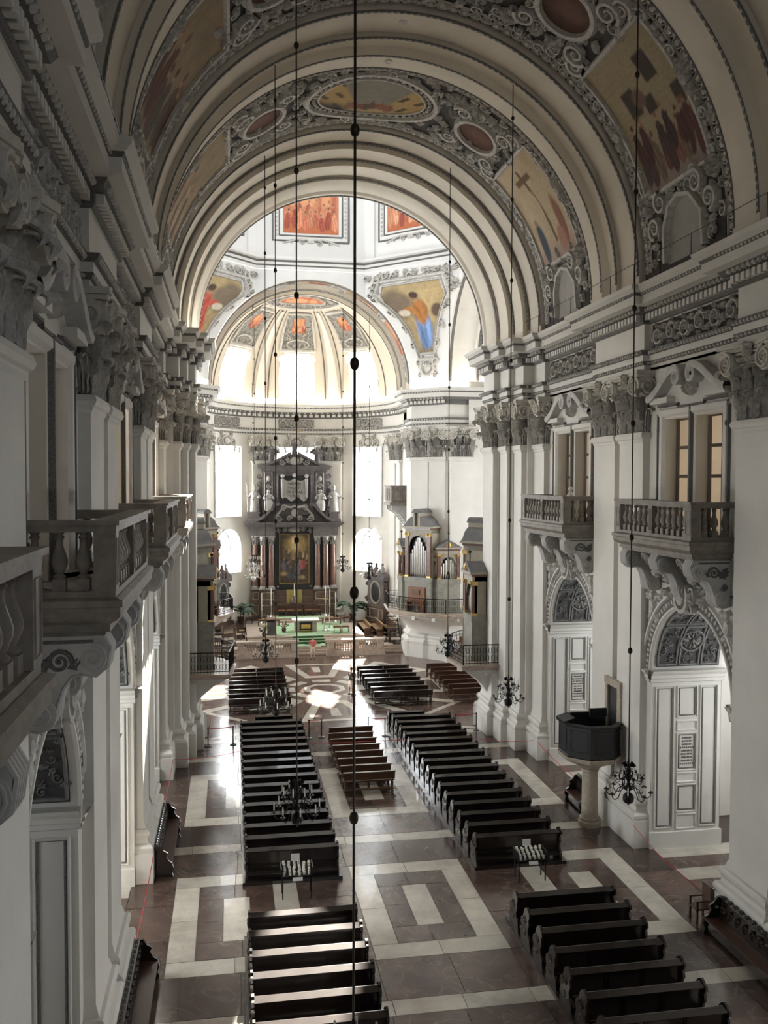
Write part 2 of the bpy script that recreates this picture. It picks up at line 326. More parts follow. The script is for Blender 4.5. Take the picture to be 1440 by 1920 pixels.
def paint(kind, u, v, seed):
    c = np.ones(u.shape+(3,)); nb = fbm(u, v, 6, seed)
    if kind == 'red':
        c = blend(c*np.array((.46,.15,.085)), nb, (.60,.25,.14)); c = blend(c, rectm(u, v, .15, .85, .45, .95, .03)*.6, (.74,.40,.20))
        for x in (.62, .88, .05): c = blend(c, rectm(u, v, x, x+.07, .34, 1.0, .012)*.6, (.36,.10,.05))
        c = blend(c, 1-sm(.1, .2, v), (.46,.15,.07)); c = figures(c, u, v, seed+3, 8, .26, .28, [(.45,.14,.08), (.60,.26,.15)], .045)
        c = figures(c, u, v, seed, 9, .08, .36, [(.36,.09,.06), (.52,.17,.10), (.70,.36,.22), (.27,.07,.06), (.62,.27,.15)], .055)
    elif kind == 'cross':
        c = blend(c*np.array((.44,.33,.20)), nb, (.60,.50,.35)); c = blend(c, 1-sm(.05, .30, v+.1*nb), (.40,.29,.24))
        x = u-(.50-.10*(v-.5)); c = blend(c, (1-sm(.024, .032, abs(x)))*sm(.14, .16, v)*(1-sm(.90, .91, v)), (.17,.10,.05))
        c = blend(c, rectm(u, v, .28, .66, .77, .83, .01), (.17,.10,.05)); c = blend(c, ellm(u, v, .19, .20, .085, .21), (.06,.075,.10)); c = blend(c, ellm(u, v, .19, .41, .04, .035), (.36,.22,.15))
        c = blend(c, ellm(u, v, .80, .30, .08, .24), (.26,.12,.08)); c = blend(c, ellm(u, v, .68, .15, .10, .12), (.40,.22,.16)); c = blend(c, ellm(u, v, .47, .52, .03, .15), (.55,.42,.30))
    elif kind == 'house':
        c = c*np.array((.36,.30,.20)); c = blend(c, ((v*22) % 1 < .08)*.5, (.28,.22,.13)); c = blend(c, (((u*5+np.floor(v*22) % 2*.5) % 1) < .03)*.4, (.28,.22,.13)); c = blend(c, nb*.5, (.46,.36,.22))
        for (a, b, p, q) in ((.62,.80,.66,.86), (.22,.40,.52,.72), (.45,.60,.48,.60), (.84,.97,.40,.55)): c = blend(c, rectm(u, v, a, b, p, q, .01), (.075,.055,.045))
        c = blend(c, ellm(u, v, .42, .62, .09, .07), (.20,.12,.09)); c = blend(c, 1-sm(.04, .16, v), (.30,.24,.21))
        c = figures(c, u, v, seed, 10, .07, .36, [(.10,.05,.045), (.15,.06,.05), (.07,.05,.05), (.22,.10,.07), (.20,.14,.09)], .06); c = figures(c, u, v, seed+5, 6, .20, .30, [(.12,.05,.045), (.08,.05,.045)], .06)
    elif kind == 'oval':
        c = blend(c*np.array((.20,.18,.15)), nb, (.30,.27,.22))
        lft = sm(.40, .38, u+.25*(v-.2)); rgt = sm(.62, .64, u-.35*(v-.2))
        for m_, f in ((lft, 1), (rgt, -1)):
            c = blend(c, m_, (.44,.30,.12)); k = ((u*f+v*.45)*7 % 1 < .32)*((v*3.2) % 1 > .45); c = blend(c, m_*k, (.10,.065,.03))
        c = blend(c, 1-sm(.10, .20, v), (.48,.36,.19)); c = figures(c, u, v, seed, 11, .14, .22, [(.25,.09,.05), (.32,.16,.09), (.14,.09,.06)], .035, .3, .72)
        c = blend(c, (1-sm(.03, .30, v-.25*(.35-u)*3))*sm(.42, .2, u), (.05,.05,.05))
    elif kind in ('saint_blue', 'saint_red'):
        c = blend(c*np.array((.36,.27,.15)), nb, (.50,.38,.20)); c = blend(c, sm(.45, .9, v+.3*u)*.7, (.58,.45,.24)); c = blend(c, ellm(u, v, .2, .72, .24, .24), (.22,.17,.12))
        A, B = ((.20,.32,.58), (.46,.20,.06)) if kind == 'saint_blue' else ((.52,.07,.05), (.55,.10,.07))
        c = blend(c, ellm(u, v, .55, .26, .20, .28), A); c = blend(c, ellm(u, v, .49, .14, .10, .17), tuple(x*.72 for x in A)); c = blend(c, ellm(u, v, .64, .30, .06, .24), tuple(min(1, x*1.3) for x in A)); c = blend(c, ellm(u, v, .54, .56, .15, .19), B); c = blend(c, ellm(u, v, .36, .60, .14, .05), B)
        c = blend(c, ellm(u, v, .50, .80, .062, .075), (.38,.22,.14)); c = blend(c, ellm(u, v, .51, .83, .068, .06), (.08,.05,.04)); c = blend(c, ellm(u, v, .22, .56, .12, .05), (.68,.62,.50)); c = blend(c, ellm(u, v, .86, .56, .10, .10), (.15,.10,.07)); c = blend(c, 1-sm(.0, .09, v), (.32,.24,.15)); c = c*(.74+.30*fbm(u, v, 14, seed+9)+.16*np.sin(u*46+v*14+9*nb)*ellm(u, v, .54, .38, .24, .42, .3))[..., None]
    elif kind == 'medallion':
        c = blend(c*np.array((.085,.040,.030)), nb, (.15,.075,.055)); c = blend(c, ellm(u, v, .55, .45, .2, .28)*.6, (.19,.10,.07))
    elif kind == 'saints':
        c = blend(c*np.array((.22,.16,.10)), nb, (.38,.29,.17)); c = figures(c, u, v, seed, 6, .08, .55, [(.16,.07,.05), (.30,.10,.07), (.42,.30,.19), (.12,.09,.07)], .10)
    elif kind == 'resurrection':
        c = blend(c*np.array((.045,.033,.026)), nb, (.095,.070,.048)); c = blend(c, ellm(u, v, .55, .80, .36, .17, .6)*.8, (.40,.28,.11)); c = blend(c, ellm(u, v, .50, .83, .10, .14, .5), (.52,.40,.20)); c = blend(c, ellm(u, v, .52, .93, .045, .035), (.40,.26,.17))
        c = figures(c, u, v, seed, 9, .50, .15, [(.26,.18,.11), (.30,.23,.15), (.12,.08,.06), (.09,.07,.05)], .045); c = figures(c, u, v, seed+2, 7, .22, .26, [(.09,.075,.08), (.13,.14,.19), (.20,.14,.09), (.08,.05,.04)], .07)
        c = blend(c, ellm(u, v, .80, .38, .09, .085, .5), (.34,.08,.09)); c = blend(c, ellm(u, v, .74, .33, .04, .06, .5), (.38,.13,.11)); c = blend(c, ellm(u, v, .14, .19, .12, .045, .6), (.34,.24,.12)); c = blend(c, ellm(u, v, .76, .11, .12, .04, .6), (.30,.22,.12)); c = blend(c, ellm(u, v, .40, .14, .15, .06, .6), (.075,.08,.105)); c = blend(c, ellm(u, v, .30, .66, .035, .05, .5), (.36,.27,.18)); c = c*(.45+1.1*fbm(u, v, 18, seed+4))[..., None]
    return np.clip(c, 0, 1)
def painting(name, S, kind, seed, parent, u0=0, u1=1, v0=0, v1=1, nu=64, nv=64, mask=None, flipu=False, thick=None):
    uu, vv = np.meshgrid(np.linspace(0, 1, nu+1), np.linspace(0, 1, nv+1), indexing='ij')
    c = paint(kind, 1-uu if flipu else uu, vv, seed)
    mb = MB(); mb.grid(lambda a, b: S(u0+(u1-u0)*a, v0+(v1-v0)*b, .03), nu, nv, (lambda a, b: not mask(a, b)) if mask else None)
    mb.c = np.concatenate([c.reshape(-1, 3), np.ones((c.shape[0]*c.shape[1], 1))], 1)
    return mb.build(name, 'fresco', parent)
# ------------------------------------------------------------------ the building: x across (axis x = 0), y towards the altar, z up
WF, WD, WW = 9.25, .27, 9.52                # pilaster face, pilaster depth, wall plane
PIERS = [(-1.7, 3.0), (9.4, 14.1), (20.5, 25.3), (31.6, 36.15)]
BAYS = [(3.0, 9.4), (14.1, 20.5), (25.3, 31.6), (36.15, 42.4)]
ZS, AR = 6.85, 2.75                          # chapel arch spring and radius
ZC = 21.75                                   # vault centre height
CY, CH = 59.15, 10.3                         # crossing centre, half size
PA, PB = 48.9, 69.4                          # nave-side and choir-side arch faces
AY, ARD = 76.7, 8.8                          # apse centre, radius
SIDES = ((-1, 'left'), (1, 'right'))
def bay_mid(b): return (b[0]+b[1])/2

def wall_mesh(s):
    mb = MB()
    def q(y0, y1, z0, z1, x=WW): mb.add([(s*x, y0, z0), (s*x, y1, z0), (s*x, y1, z1), (s*x, y0, z1)], [(0, 1, 2, 3)])
    q(-9, 3.0, 0, 18.3); q(42.4, 49, 0, 18.3)
    for p in PIERS[1:]: q(p[0], p[1], 0, 18.3)
    for b in BAYS:
        y0, y1 = b; ym = bay_mid(b)
        q(y0, ym-AR, 0, ZS); q(ym+AR, y1, 0, ZS); q(y0, ym-AR, ZS, 10.4); q(ym+AR, y1, ZS, 10.4)
        N = 28; arc = [(ym-AR*cos(pi*i/N), ZS+AR*sin(pi*i/N)) for i in range(N+1)]
        for a, c in zip(arc, arc[1:]): mb.add([(s*WW, a[0], a[1]), (s*WW, c[0], c[1]), (s*WW, c[0], 10.4), (s*WW, a[0], 10.4)], [(0, 1, 2, 3)])
        mb.loft([[(s*x, p[0], p[1]) for p in [(ym-AR, 0)]+arc+[(ym+AR, 0)]] for x in (WW, 12.4)])
        q(y0, y1, 10.4, 12.1); q(y0, ym-1.95, 12.1, 16.3); q(ym-.25, ym+.25, 12.1, 16.3); q(ym+1.95, y1, 12.1, 16.3); q(y0, y1, 16.3, 18.3)
        for a, c in ((ym-1.95, ym-.25), (ym+.25, ym+1.95)):
            mb.loft([[(s*x, a, 12.1), (s*x, c, 12.1), (s*x, c, 16.3), (s*x, a, 16.3)] for x in (WW, 10.05)], close=True)
        # chapel behind the arch, its far wall pierced by a window
        ya, yb = y0-2.2, y1+2.2
        mb.add([(s*12.4, ya, 0), (s*17.2, ya, 0), (s*17.2, ya, 11.2), (s*12.4, ya, 11.2)], [(0, 1, 2, 3)])
        mb.add([(s*12.4, yb, 0), (s*17.2, yb, 0), (s*17.2, yb, 11.2), (s*12.4, yb, 11.2)], [(0, 1, 2, 3)])
        mb.add([(s*12.4, ya, 11.2), (s*17.2, ya, 11.2), (s*17.2, yb, 11.2), (s*12.4, yb, 11.2)], [(0, 1, 2, 3)])
        q(ya, yb, 0, 4.8, 17.2); q(ya, yb, 9.4, 11.2, 17.2); q(ya, ym-1.5, 4.8, 9.4, 17.2); q(ym+1.5, yb, 4.8, 9.4, 17.2)
        for a, c in ((ya, ym-AR), (ym+AR, yb)): q(a, c, 0, 11.2, 12.41)
        q(ym-AR, ym+AR, 9.7, 11.2, 12.41)
    return mb
walls = {}
for s, side in SIDES:
    walls[s] = wall_mesh(s).build('wall_'+side, 'plaster')
    tag(walls[s], 'pale plaster %s nave wall with chapel arches, paired pilasters and gallery windows' % side, 'wall', kind='structure')

# oratory rooms behind the gallery windows
for s, side in SIDES:
    mb = MB()
    for b in BAYS:
        x0, x1, y0, y1 = 10.05, 15.6, b[0]-.6, b[1]+.6
        mb.add([(s*x, y, z) for z in (12.0, 18) for x, y in ((x0, y0), (x1, y0), (x1, y1), (x0, y1))], [(0, 3, 2, 1), (4, 5, 6, 7), (0, 1, 5, 4), (2, 3, 7, 6)])
        ym = bay_mid(b)
        for a, c, d, e in ((y0, ym-1.2, 12, 18), (ym+1.2, y1, 12, 18), (ym-1.2, ym+1.2, 12, 13.2), (ym-1.2, ym+1.2, 16.6, 18)):
            mb.add([(s*x1, a, d), (s*x1, c, d), (s*x1, c, e), (s*x1, a, e)], [(0, 1, 2, 3)])
    mb.build('oratory_wall', 'warm_room', walls[s])
WIN_N = [0]
def pane_window(name_lbl, S, u0, u1, v0, v1, nu, nv, mat_, arch=False, fr='lead', fw=.05, cat='window'):
    """glazed window on surface map S: pane + frame + bars"""
    WIN_N[0] += 1
    w = thing('window_%d' % WIN_N[0], name_lbl, cat, kind='structure')
    um, ru = (u0+u1)/2, (u1-u0)/2; mb = MB()
    if arch:
        vs = v1-ru; N = 16
        poly = [(u0, v0), (u1, v0)]+[(um+ru*cos(pi*i/N), vs+ru*sin(pi*i/N)) for i in range(N+1)]
    else: poly = [(u0, v0), (u1, v0), (u1, v1), (u0, v1)]
    mb.add([S(a, b, 0) for a, b in poly], [tuple(range(len(poly)))]); mb.build('pane', mat_, w)
    fb = MB(); ridge(fb, S, poly+[poly[0]], fw, .06); fb.build('window_frame', fr, w)
    def top(u): return (v1-ru+sqrt(max(0, ru*ru-(u-um)**2))) if arch else v1
    for i in range(1, nu):
        u = u0+(u1-u0)*i/nu; bb = MB(); ridge(bb, S, [(u, v0), (u, top(u))], fw*.35, .04); bb.build('glazing_bar', fr, w)
    for j in range(1, nv):
        v = v0+(v1-v0)*j/nv; hw = ru if (not arch or v < v1-ru) else sqrt(max(0, ru*ru-(v-v1+ru)**2))
        bb = MB(); ridge(bb, S, [(um-hw, v), (um+hw, v)], fw*.35, .04); bb.build('glazing_bar', fr, w)
    return w
ORD = ['nearest to the organ loft', 'second from the organ loft', 'third from the organ loft', 'next to the crossing pier']
for s, side in SIDES:
    for i, b in enumerate(BAYS):
        ym = bay_mid(b)
        S = (lambda s: lambda u, v, h: (s*(17.2-h), u, v))(s)
        pane_window('daylit chapel window on the %s side, chapel %s' % (side, ORD[i]), S, ym-1.5, ym+1.5, 4.8, 9.4, 3, 5, 'pane_chapel_%s_%d' % (side, i))
        S = (lambda s: lambda u, v, h: (s*(15.6-h), u, v))(s)
        pane_window('daylit oratory window behind the %s gallery, bay %s' % (side, ORD[i]), S, ym-1.2, ym+1.2, 13.2, 16.6, 2, 4, 'pane_room_%s_%d' % (side, i))
        for k, (a, c) in enumerate(((ym-1.95, ym-.25), (ym+.25, ym+1.95))):
            S = (lambda s: lambda u, v, h: (s*(10.03-h), u, v))(s)
            pane_window('%s sash of the %s gallery window, bay %s' % (('near', 'far')[k], side, ORD[i]), S, a, c, 12.1, 16.3, 2, 4, 'clear_glass', fr='window_wood', fw=.17)

# ------------------------------------------------------------------ pilasters and capitals (local: x along the wall, y out, z up)
def ring(mb, x0, x1, y1, prof, yb=-.05):
    mb.loft([[(x0-o, yb, z), (x0-o, y1+o, z), (x1+o, y1+o, z), (x1+o, yb, z)] for o, z in prof])
def pilaster_mesh(w, d=WD, top=15.9):
    mb = MB(); h = w/2
    ring(mb, -h, h, d, [(.36, 0), (.36, 1.05), (.30, 1.05), (.345, 1.13), (.345, 1.24), (.29, 1.33), (.18, 1.38), (.15, 1.5), (.19, 1.6), (.23, 1.66), (.23, 1.76), (.17, 1.84), (.08, 1.86), (.05, 2.0), (0, 2.12),
                        (0, top-.42), (.05, top-.34), (.05, top-.28), (.11, top-.24), (.15, top-.14), (.11, top-.02), (0, top)])
    return mb.mesh('pilaster', 'plaster', 30)
def aleaf(mb, x, y, z0, H, w, out, ax=(1, 0), seed=0):
    """acanthus leaf standing at (x, y), facing outward normal to ax: lobed edge, fluted face, tip curled over"""
    nx, ny = -ax[1], ax[0]; n = 20; rows = []
    ks = (-1, -.78, -.5, -.24, 0, .24, .5, .78, 1)
    for i in range(n+1):
        t = i/n
        if t < .62: q = t/.62; zz = z0+H*q*.94; oo = out*(.08+.24*q*q); tip = 1.0
        else: q = (t-.62)/.38; a = q*pi*1.25; zz = z0+H*.94+.15*H*sin(a)-.03*H*q; oo = out*.32+out*.38*(1-cos(a)); tip = max(.04, (1-q**2.2))
        lob = abs(sin(pi*(t*4.2+.1)))**.7
        ww = w*(.56+.20*sin(pi*min(t*1.25, 1))+.34*lob)*tip
        rows.append([(x+ax[0]*ww*k+nx*(oo+out*(.20*cos(4*pi*k)*tip-.16*k*k-.06)), y+ax[1]*ww*k+ny*(oo+out*(.20*cos(4*pi*k)*tip-.16*k*k-.06)), zz+H*.09*(1-lob)*abs(k)-H*.07*k*k*(t > .6)) for k in ks])
    mb.loft(rows)
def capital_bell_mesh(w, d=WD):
    mb = MB(); h = w/2; ring(mb, -h+.02, h-.02, d, [(0, 0), (0, 1.45), (.08, 1.56), (.12, 2.02)]); return mb.mesh('capital_bell', 'trim_grey', 30)  # bell toned darker than the leaves: crevice dust and shade put into its colour
def capital_leaf_mesh(w, d=WD):
    mb = MB(); h = w/2
    n = max(2, int(round(w/.62))); ws = w/n/2*.86
    for i in range(n): aleaf(mb, -h+w*(i+.5)/n, d, .0, .82, ws, .46)
    for i in range(n-1 if n > 2 else 1): aleaf(mb, -h+w*(i+1)/n, d, .42, 1.08, ws*1.0, .62)
    for sg in (-1, 1):
        aleaf(mb, sg*(h-.05), d-.02, .42, 1.08, ws*.85, .66, (cos(sg*-.75), sin(sg*-.75)))
        aleaf(mb, sg*h, d*.45, 0, .82, .2, .40, (0, -1) if sg > 0 else (0, 1))
    return mb.mesh('acanthus_leaves', 'leaf_stucco', 40)
def capital_mesh(w, H=2.3, d=WD):
    mb = MB(); h = w/2
    Sf = lambda u, v, hh: (u, d+.10+hh, v)
    ring(mb, -h, h, d, [(.10, 1.54), (.17, 1.58), (.17, 1.66), (.10, 1.70)]); ring(mb, -h, h, d, [(.16, 1.93), (.26, 1.95), (.28, 2.0), (.1, 2.02)])
    ne = max(3, int(w/.30))
    for i in range(ne): dome(mb, Sf, -h*.62+1.24*h*(i+.5)/ne, 1.80, .085, .12, .26, 6)
    for sg in (-1, 1):
        vx = sg*(h-.04); r = .38
        mb.prism([(vx+r*cos(a), 1.70+r*sin(a)) for a in [2*pi*k/20 for k in range(20)]], d-.1, d+.38, 'y')
        volute(mb, (lambda yy: lambda u, v, hh: (u, yy+hh, v))(d+.36), vx, 1.70, r*.92, pi/2, sg, .055, .14, 2.2, 34)
        mb.prism([(d+.02+r*.8*cos(a), 1.70+r*sin(a)) for a in [2*pi*k/16 for k in range(16)]], min(vx, vx+sg*.36), max(vx, vx+sg*.36), 'x')
        volute(mb, (lambda xx, sg: lambda u, v, hh: (xx+sg*hh, u, v))(vx+sg*.355, sg), d+.02, 1.70, r*.84, pi/2, 1, .055, .14, 2.0, 30)
    ab = [(-h-.34, d+.42), (-h-.18, d+.46), (-h*.5, d+.26), (0, d+.20), (h*.5, d+.26), (h+.18, d+.46), (h+.34, d+.42), (h+.34, -.05), (-h-.34, -.05)]
    mb.prism(ab, 2.04, 2.14, 'z'); mb.prism([(a*1.03, (b-d)*1.12+d if b > 0 else b) for a, b in ab], 2.15, 2.3, 'z')
    for k in range(5): leaf(mb, lambda u, v, hh: (u, d+.30+hh, v), 0, 2.05, 2*pi*k/5, .26, .09, .16, 0, 3)
    dome(mb, lambda u, v, hh: (u, d+.30+hh, v), 0, 2.1, .12, .12, .24, 6)
    return mb.mesh('capital', 'capital_stucco', 40)
PM, CM = {}, {}
def pilaster(s, c, rz, w, d=WD, par=None, top=True):
    k = round(w, 2)
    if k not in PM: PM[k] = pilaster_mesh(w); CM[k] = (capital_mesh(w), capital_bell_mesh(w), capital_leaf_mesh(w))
    mk('pilaster', PM[k], par, (c[0], c[1], 0), rz)
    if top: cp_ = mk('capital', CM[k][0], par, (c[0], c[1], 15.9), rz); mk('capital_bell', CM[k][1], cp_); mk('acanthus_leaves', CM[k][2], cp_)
for s, side in SIDES:
    rz = s*pi/2
    for i, p in enumerate(PIERS):
        w = (p[1]-p[0]-.55)/2; w = 2.05
        for y in (p[0]+w/2, p[1]-w/2): pilaster(s, (s*WW, y), rz, w, par=walls[s])

# ------------------------------------------------------------------ crossing piers (nave side stepped, chamfered towards the crossing)
def pier_block(mb, s, x, y0, y1, xb=10.6):   # solid up to the entablature
    mb.box(min(s*x, s*xb), max(s*x, s*xb), y0, y1, 0, 18.3)
piers = []
for s, side in SIDES:
    for far in (0, 1):
        fy = (lambda y: 2*CY-y) if far else (lambda y: y)
        poly = [(8.93, 43.95), (8.93, 45.4), (8.6, 45.4), (8.6, 46.9), (8.0+WD, 46.9), (8.0+WD, PA-.12), (10.2, PA+2.1+.2), (12.6, PA+2.3+WD), (12.6, 43.95)] if not far else \
               [(8.8, 45.4), (8.8, 46.9), (8.0+WD, 46.9), (8.0+WD, PA-.12), (10.2, PA+2.1+.2), (12.6, PA+2.3+WD), (12.6, 45.4)]
        mb = MB(); mb.prism([(s*a, fy(b)) for a, b in poly], 0, 18.3, 'z')
        nm = 'crossing_pier'
        o = mb.build(nm, 'plaster'); piers.append(o)
        tag(o, '%s chamfered crossing pier on the %s side with acanthus capitals' % (('tall pale', 'far bright')[far], side), 'pier', kind='structure')
        rzn = s*pi/2
        if not far:
            pilaster(s, (s*WW, 43.18), rzn, 1.55, par=walls[s])
            pilaster(s, (s*(8.93+.0), 44.75), rzn, 1.2, par=o); pilaster(s, (s*8.6, 46.15), rzn, 1.2, par=o)
        pilaster(s, (s*(8.0+WD), fy(47.95)), rzn, 1.85, par=o)
        # chamfer pilasters, facing the crossing centre
        c0 = Vector((s*9.15, fy(PA+1.15), 0)); n = Vector((-s, -1 if far else 1, 0)).normalized(); c0 -= n*(WD-.05)
        a = atan2(n.y, n.x)-pi/2; t = Vector((n.y, -n.x, 0))
        for k in (-.80, .80): pilaster(s, tuple((c0+t*k)[:2]), a, 1.5, par=o)
        # transept face
        pilaster(s, (s*11.4, fy(PA+2.3+WD)), 0 if not far else pi, 1.8, par=o)

# choir straight walls and apse cylinder
def half(v0): return v0
choir = MB()
for s in (-1, 1): choir.add([(s*8.8, 71.3, 0), (s*8.8, AY, 0), (s*8.8, AY, 21.8), (s*8.8, 71.3, 21.8)], [(0, 1, 2, 3)])
AWIN = [(-49, 1.75), (0, 1.85), (49, 1.75)]       # azimuth, half width
def ap(th, r, z): return (r*sin(th), AY+r*cos(th), z)
NTH = 120
zs = sorted(set([0, .6, 5.5, 9.0, 9.7, 10.7, 12.2, 13.7, 15.2, 16.2, 17.2, 18.3, 21.8]+[7.9+.2*i for i in range(10)]))
for i in range(NTH):
    t0, t1 = -pi/2+pi*i/NTH, -pi/2+pi*(i+1)/NTH; tm = (t0+t1)/2
    for z0, z1 in zip(zs, zs[1:]):
        zm = (z0+z1)/2; hole = False
        for az, hw in AWIN:
            d = (tm-radians(az))*ARD
            if abs(d) < hw and 10.7 < zm < 17.2: hole = True
            if abs(d) < hw*.95 and 5.5 < zm < 7.9+sqrt(max(0, (hw*.95)**2-d*d)): hole = True
        if not hole: choir.add([ap(t0, ARD, z0), ap(t1, ARD, z0), ap(t1, ARD, z1), ap(t0, ARD, z1)], [(0, 1, 2, 3)])
for az, hw in AWIN:      # reveals
    ta = radians(az); rad = Vector((sin(ta), cos(ta), 0)); tan = Vector((cos(ta), -sin(ta), 0)); c = Vector((0, AY, 0))+rad*ARD
    def P(u, v, h): w = c+tan*u-rad*h; return (w.x, w.y, v)
    for poly in ([(-hw, 10.7), (hw, 10.7), (hw, 17.2), (-hw, 17.2)], [(-hw*.95, 5.5), (hw*.95, 5.5)]+[(hw*.95*cos(pi*i/16), 7.9+hw*.95*sin(pi*i/16)) for i in range(17)]):
        choir.loft([[P(a, b, .35) for a, b in poly], [P(a*.90, b, -.9) for a, b in poly]], close=True)
choir_o = choir.build('wall_choir', 'plaster'); tag(choir_o, 'bright cream curved choir wall with tall windows behind the high altar', 'wall', kind='structure')
for k, (az, hw) in enumerate(AWIN):
    ta = radians(az); rad = Vector((sin(ta), cos(ta), 0)); tan = Vector((cos(ta), -sin(ta), 0)); c = Vector((0, AY, 0))+rad*(ARD+.85)
    S = (lambda c, tan, rad: lambda u, v, h: tuple((c+tan*u-rad*h)[:2])+(v,))(c, tan, rad)
    nm = ('left', 'middle', 'right')[k]
    pane_window('tall sunlit choir window, %s of the three above' % nm, S, -hw*.9, hw*.9, 10.7, 17.2, 4, 8, 'pane')
    pane_window('round-headed sunlit choir window, %s of the lower three' % nm, S, -hw*.855, hw*.855, 5.5, 7.9+hw*.855, 4, 5, 'pane', arch=True)
for th in (-83, -74, -25.5, -18, 18, 25.5, 74, 83):
    ta = radians(th); r = ARD
    pilaster(1, (r*sin(ta), AY+r*cos(ta)), pi-ta, 1.05 if abs(th) < 30 else 1.1, par=choir_o)
for th in (-33, 33, 65, -65, -12.5, 12.5): pass
# stucco over the choir windows
for k, (az, hw) in enumerate(AWIN):
    ta = radians(az); rad = Vector((sin(ta), cos(ta), 0)); tan = Vector((cos(ta), -sin(ta), 0)); c = Vector((0, AY, 0))+rad*(ARD-.02)
    S = (lambda c, tan, rad: lambda u, v, h: tuple((c+tan*u-rad*h)[:2])+(v,))(c, tan, rad)
    mb = MB(); volute(mb, S, -.9, 17.55, .38, 0, 1, .09, .2); volute(mb, S, .9, 17.55, .38, pi, -1, .09, .2); dome(mb, S, 0, 17.65, .5, .38, .3, 12); ridge(mb, S, ell_path(0, 17.65, .62, .48, 20), .1, .22)
    for sg in (-1, 1): leaf(mb, S, sg*.4, 17.9, pi/2-sg*.9, .9, .16, .2, sg*.6); leaf(mb, S, sg*1.2, 17.3, pi/2+pi-sg*.6, .8, .16, .2, sg*.4); leaf(mb, S, sg*1.75, 17.2, -pi/2-sg*.2, .7, .14, .18, 0)
    mb.build('window_cartouche', 'stucco', choir_o)

# ------------------------------------------------------------------ entablature swept along the plan
def nave_path():
    P = [(WW, -9)]
    for p in PIERS: P += [(WW, p[0]), (WF, p[0]), (WF, p[1]), (WW, p[1])]
    return P+[(WW, 42.4), (WF, 42.4), (WF, 43.95), (8.93-WD, 43.95), (8.93-WD, 45.4), (8.6-WD, 45.4), (8.6-WD, 46.95), (8.0, 46.95), (8.0, PA), (10.3, PA+2.3), (17, PA+2.3)]
def choir_path():
    P = [(17, 67.1), (10.3, 67.1), (8.0, PB), (8.0, 71.4), (8.8, 71.4), (8.8, AY)]
    for i in range(1, 24): a = pi/2-(pi/2)*i/24; P.append((ARD*sin(a), AY+ARD*cos(a)))
    return P+[(0.0, AY+ARD)]
def sweep_plan(mb, path, prof, s=1):
    n = len(path); rows = []
    for i, (x, y) in enumerate(path):
        def nr(a, b): dx, dy = b[0]-a[0], b[1]-a[1]; l = hypot(dx, dy); return (-dy/l, dx/l)
        n1 = nr(path[i-1], path[i]) if i else None; n2 = nr(path[i], path[i+1]) if i < n-1 else None
        n1 = n1 or n2; n2 = n2 or n1; mx, my = n1[0]+n2[0], n1[1]+n2[1]; k = 1+n1[0]*n2[0]+n1[1]*n2[1]
        mx, my = mx/max(k, .3), my/max(k, .3)
        rows.append([(s*(x+mx*o), y+my*o, z) for o, z in prof])
    mb.loft(rows)
ENT = [[(-.3, 18.2), (0, 18.2), (0, 18.42)], [(.10, 18.56), (.10, 18.78)], [(.26, 18.95), (0, 18.95), (0, 19.95), (.05, 19.95)],
       [(.46, 20.52), (.80, 20.55), (.80, 20.84)], [(.86, 20.95), (1.02, 21.06), (1.05, 21.2), (-2.2, 21.24)]]
ORN = [[(0, 18.42), (.05, 18.43), (.10, 18.56)], [(.10, 18.78), (.2, 18.82), (.26, 18.95)], [(.05, 19.95), (.12, 19.98), (.14, 20.06)], [(.14, 20.06), (.14, 20.32), (.36, 20.36), (.46, 20.52)], [(.80, 20.84), (.84, 20.87), (.86, 20.95)]]  # includes the dentil backing, shade of the gaps put into its grey
def seglist(path):
    return [(a, b) for a, b in zip(path, path[1:]) if hypot(b[0]-a[0], b[1]-a[1]) > .2]
def entablature(path, s, par, y_from=12, bead=1.0):
    for prof in ENT: pass
    mb = MB()
    for prof in ENT: sweep_plan(mb, path, prof, s)
    e = mb.build('entablature', 'plaster', par)
    mb = MB()
    for prof in ORN: sweep_plan(mb, path, prof, s)
    mb.build('ornate_moulding', 'trim_grey', e)
    eg = MB(); dn = MB()
    for a, b in seglist(path):
        L = hypot(b[0]-a[0], b[1]-a[1]); d = ((b[0]-a[0])/L, (b[1]-a[1])/L); nn = (-d[1], d[0])
        if max(a[1], b[1]) < y_from or max(a[0], b[0]) > 15: continue
        def SM(off): return lambda u, v, h: (s*(a[0]+d[0]*u+nn[0]*(off+h)), a[1]+d[1]*u+nn[1]*(off+h), v)
        for off, z, st, ra, rb, hh in ((.06, 18.49, .22, .07, .06, .07), (.19, 18.86, .2, .07, .08, .08), (.38, 20.43, .26, .10, .09, .12), (.83, 20.895, .2, .07, .05, .05)):
            n = max(1, int(L/(st*bead)))
            for i in range(n): dome(eg, SM(off), L*(i+.5)/n, z, ra*bead, rb, hh, 6)
        n = max(1, int(L/(.28*bead)))
        for i in range(n):
            u0, u1 = L*(i+.2)/n, L*(i+.8)/n; S = SM(.14)
            dn.add([S(u0, 20.08, 0), S(u1, 20.08, 0), S(u1, 20.08, .18), S(u0, 20.08, .18), S(u0, 20.31, 0), S(u1, 20.31, 0), S(u1, 20.31, .18), S(u0, 20.31, .18)],
                   [(0, 3, 2, 1), (0, 1, 5, 4), (1, 2, 6, 5), (2, 3, 7, 6), (3, 0, 4, 7)])
    x = eg.build('egg_moulding', 'stucco', e); x['kind'] = 'stuff'
    x = dn.build('dentil_row', 'plaster', e); x['kind'] = 'stuff'
    return e
for s, side in SIDES:
    entablature(nave_path(), s, walls[s]); entablature(choir_path(), s, choir_o, 60, 1.25)
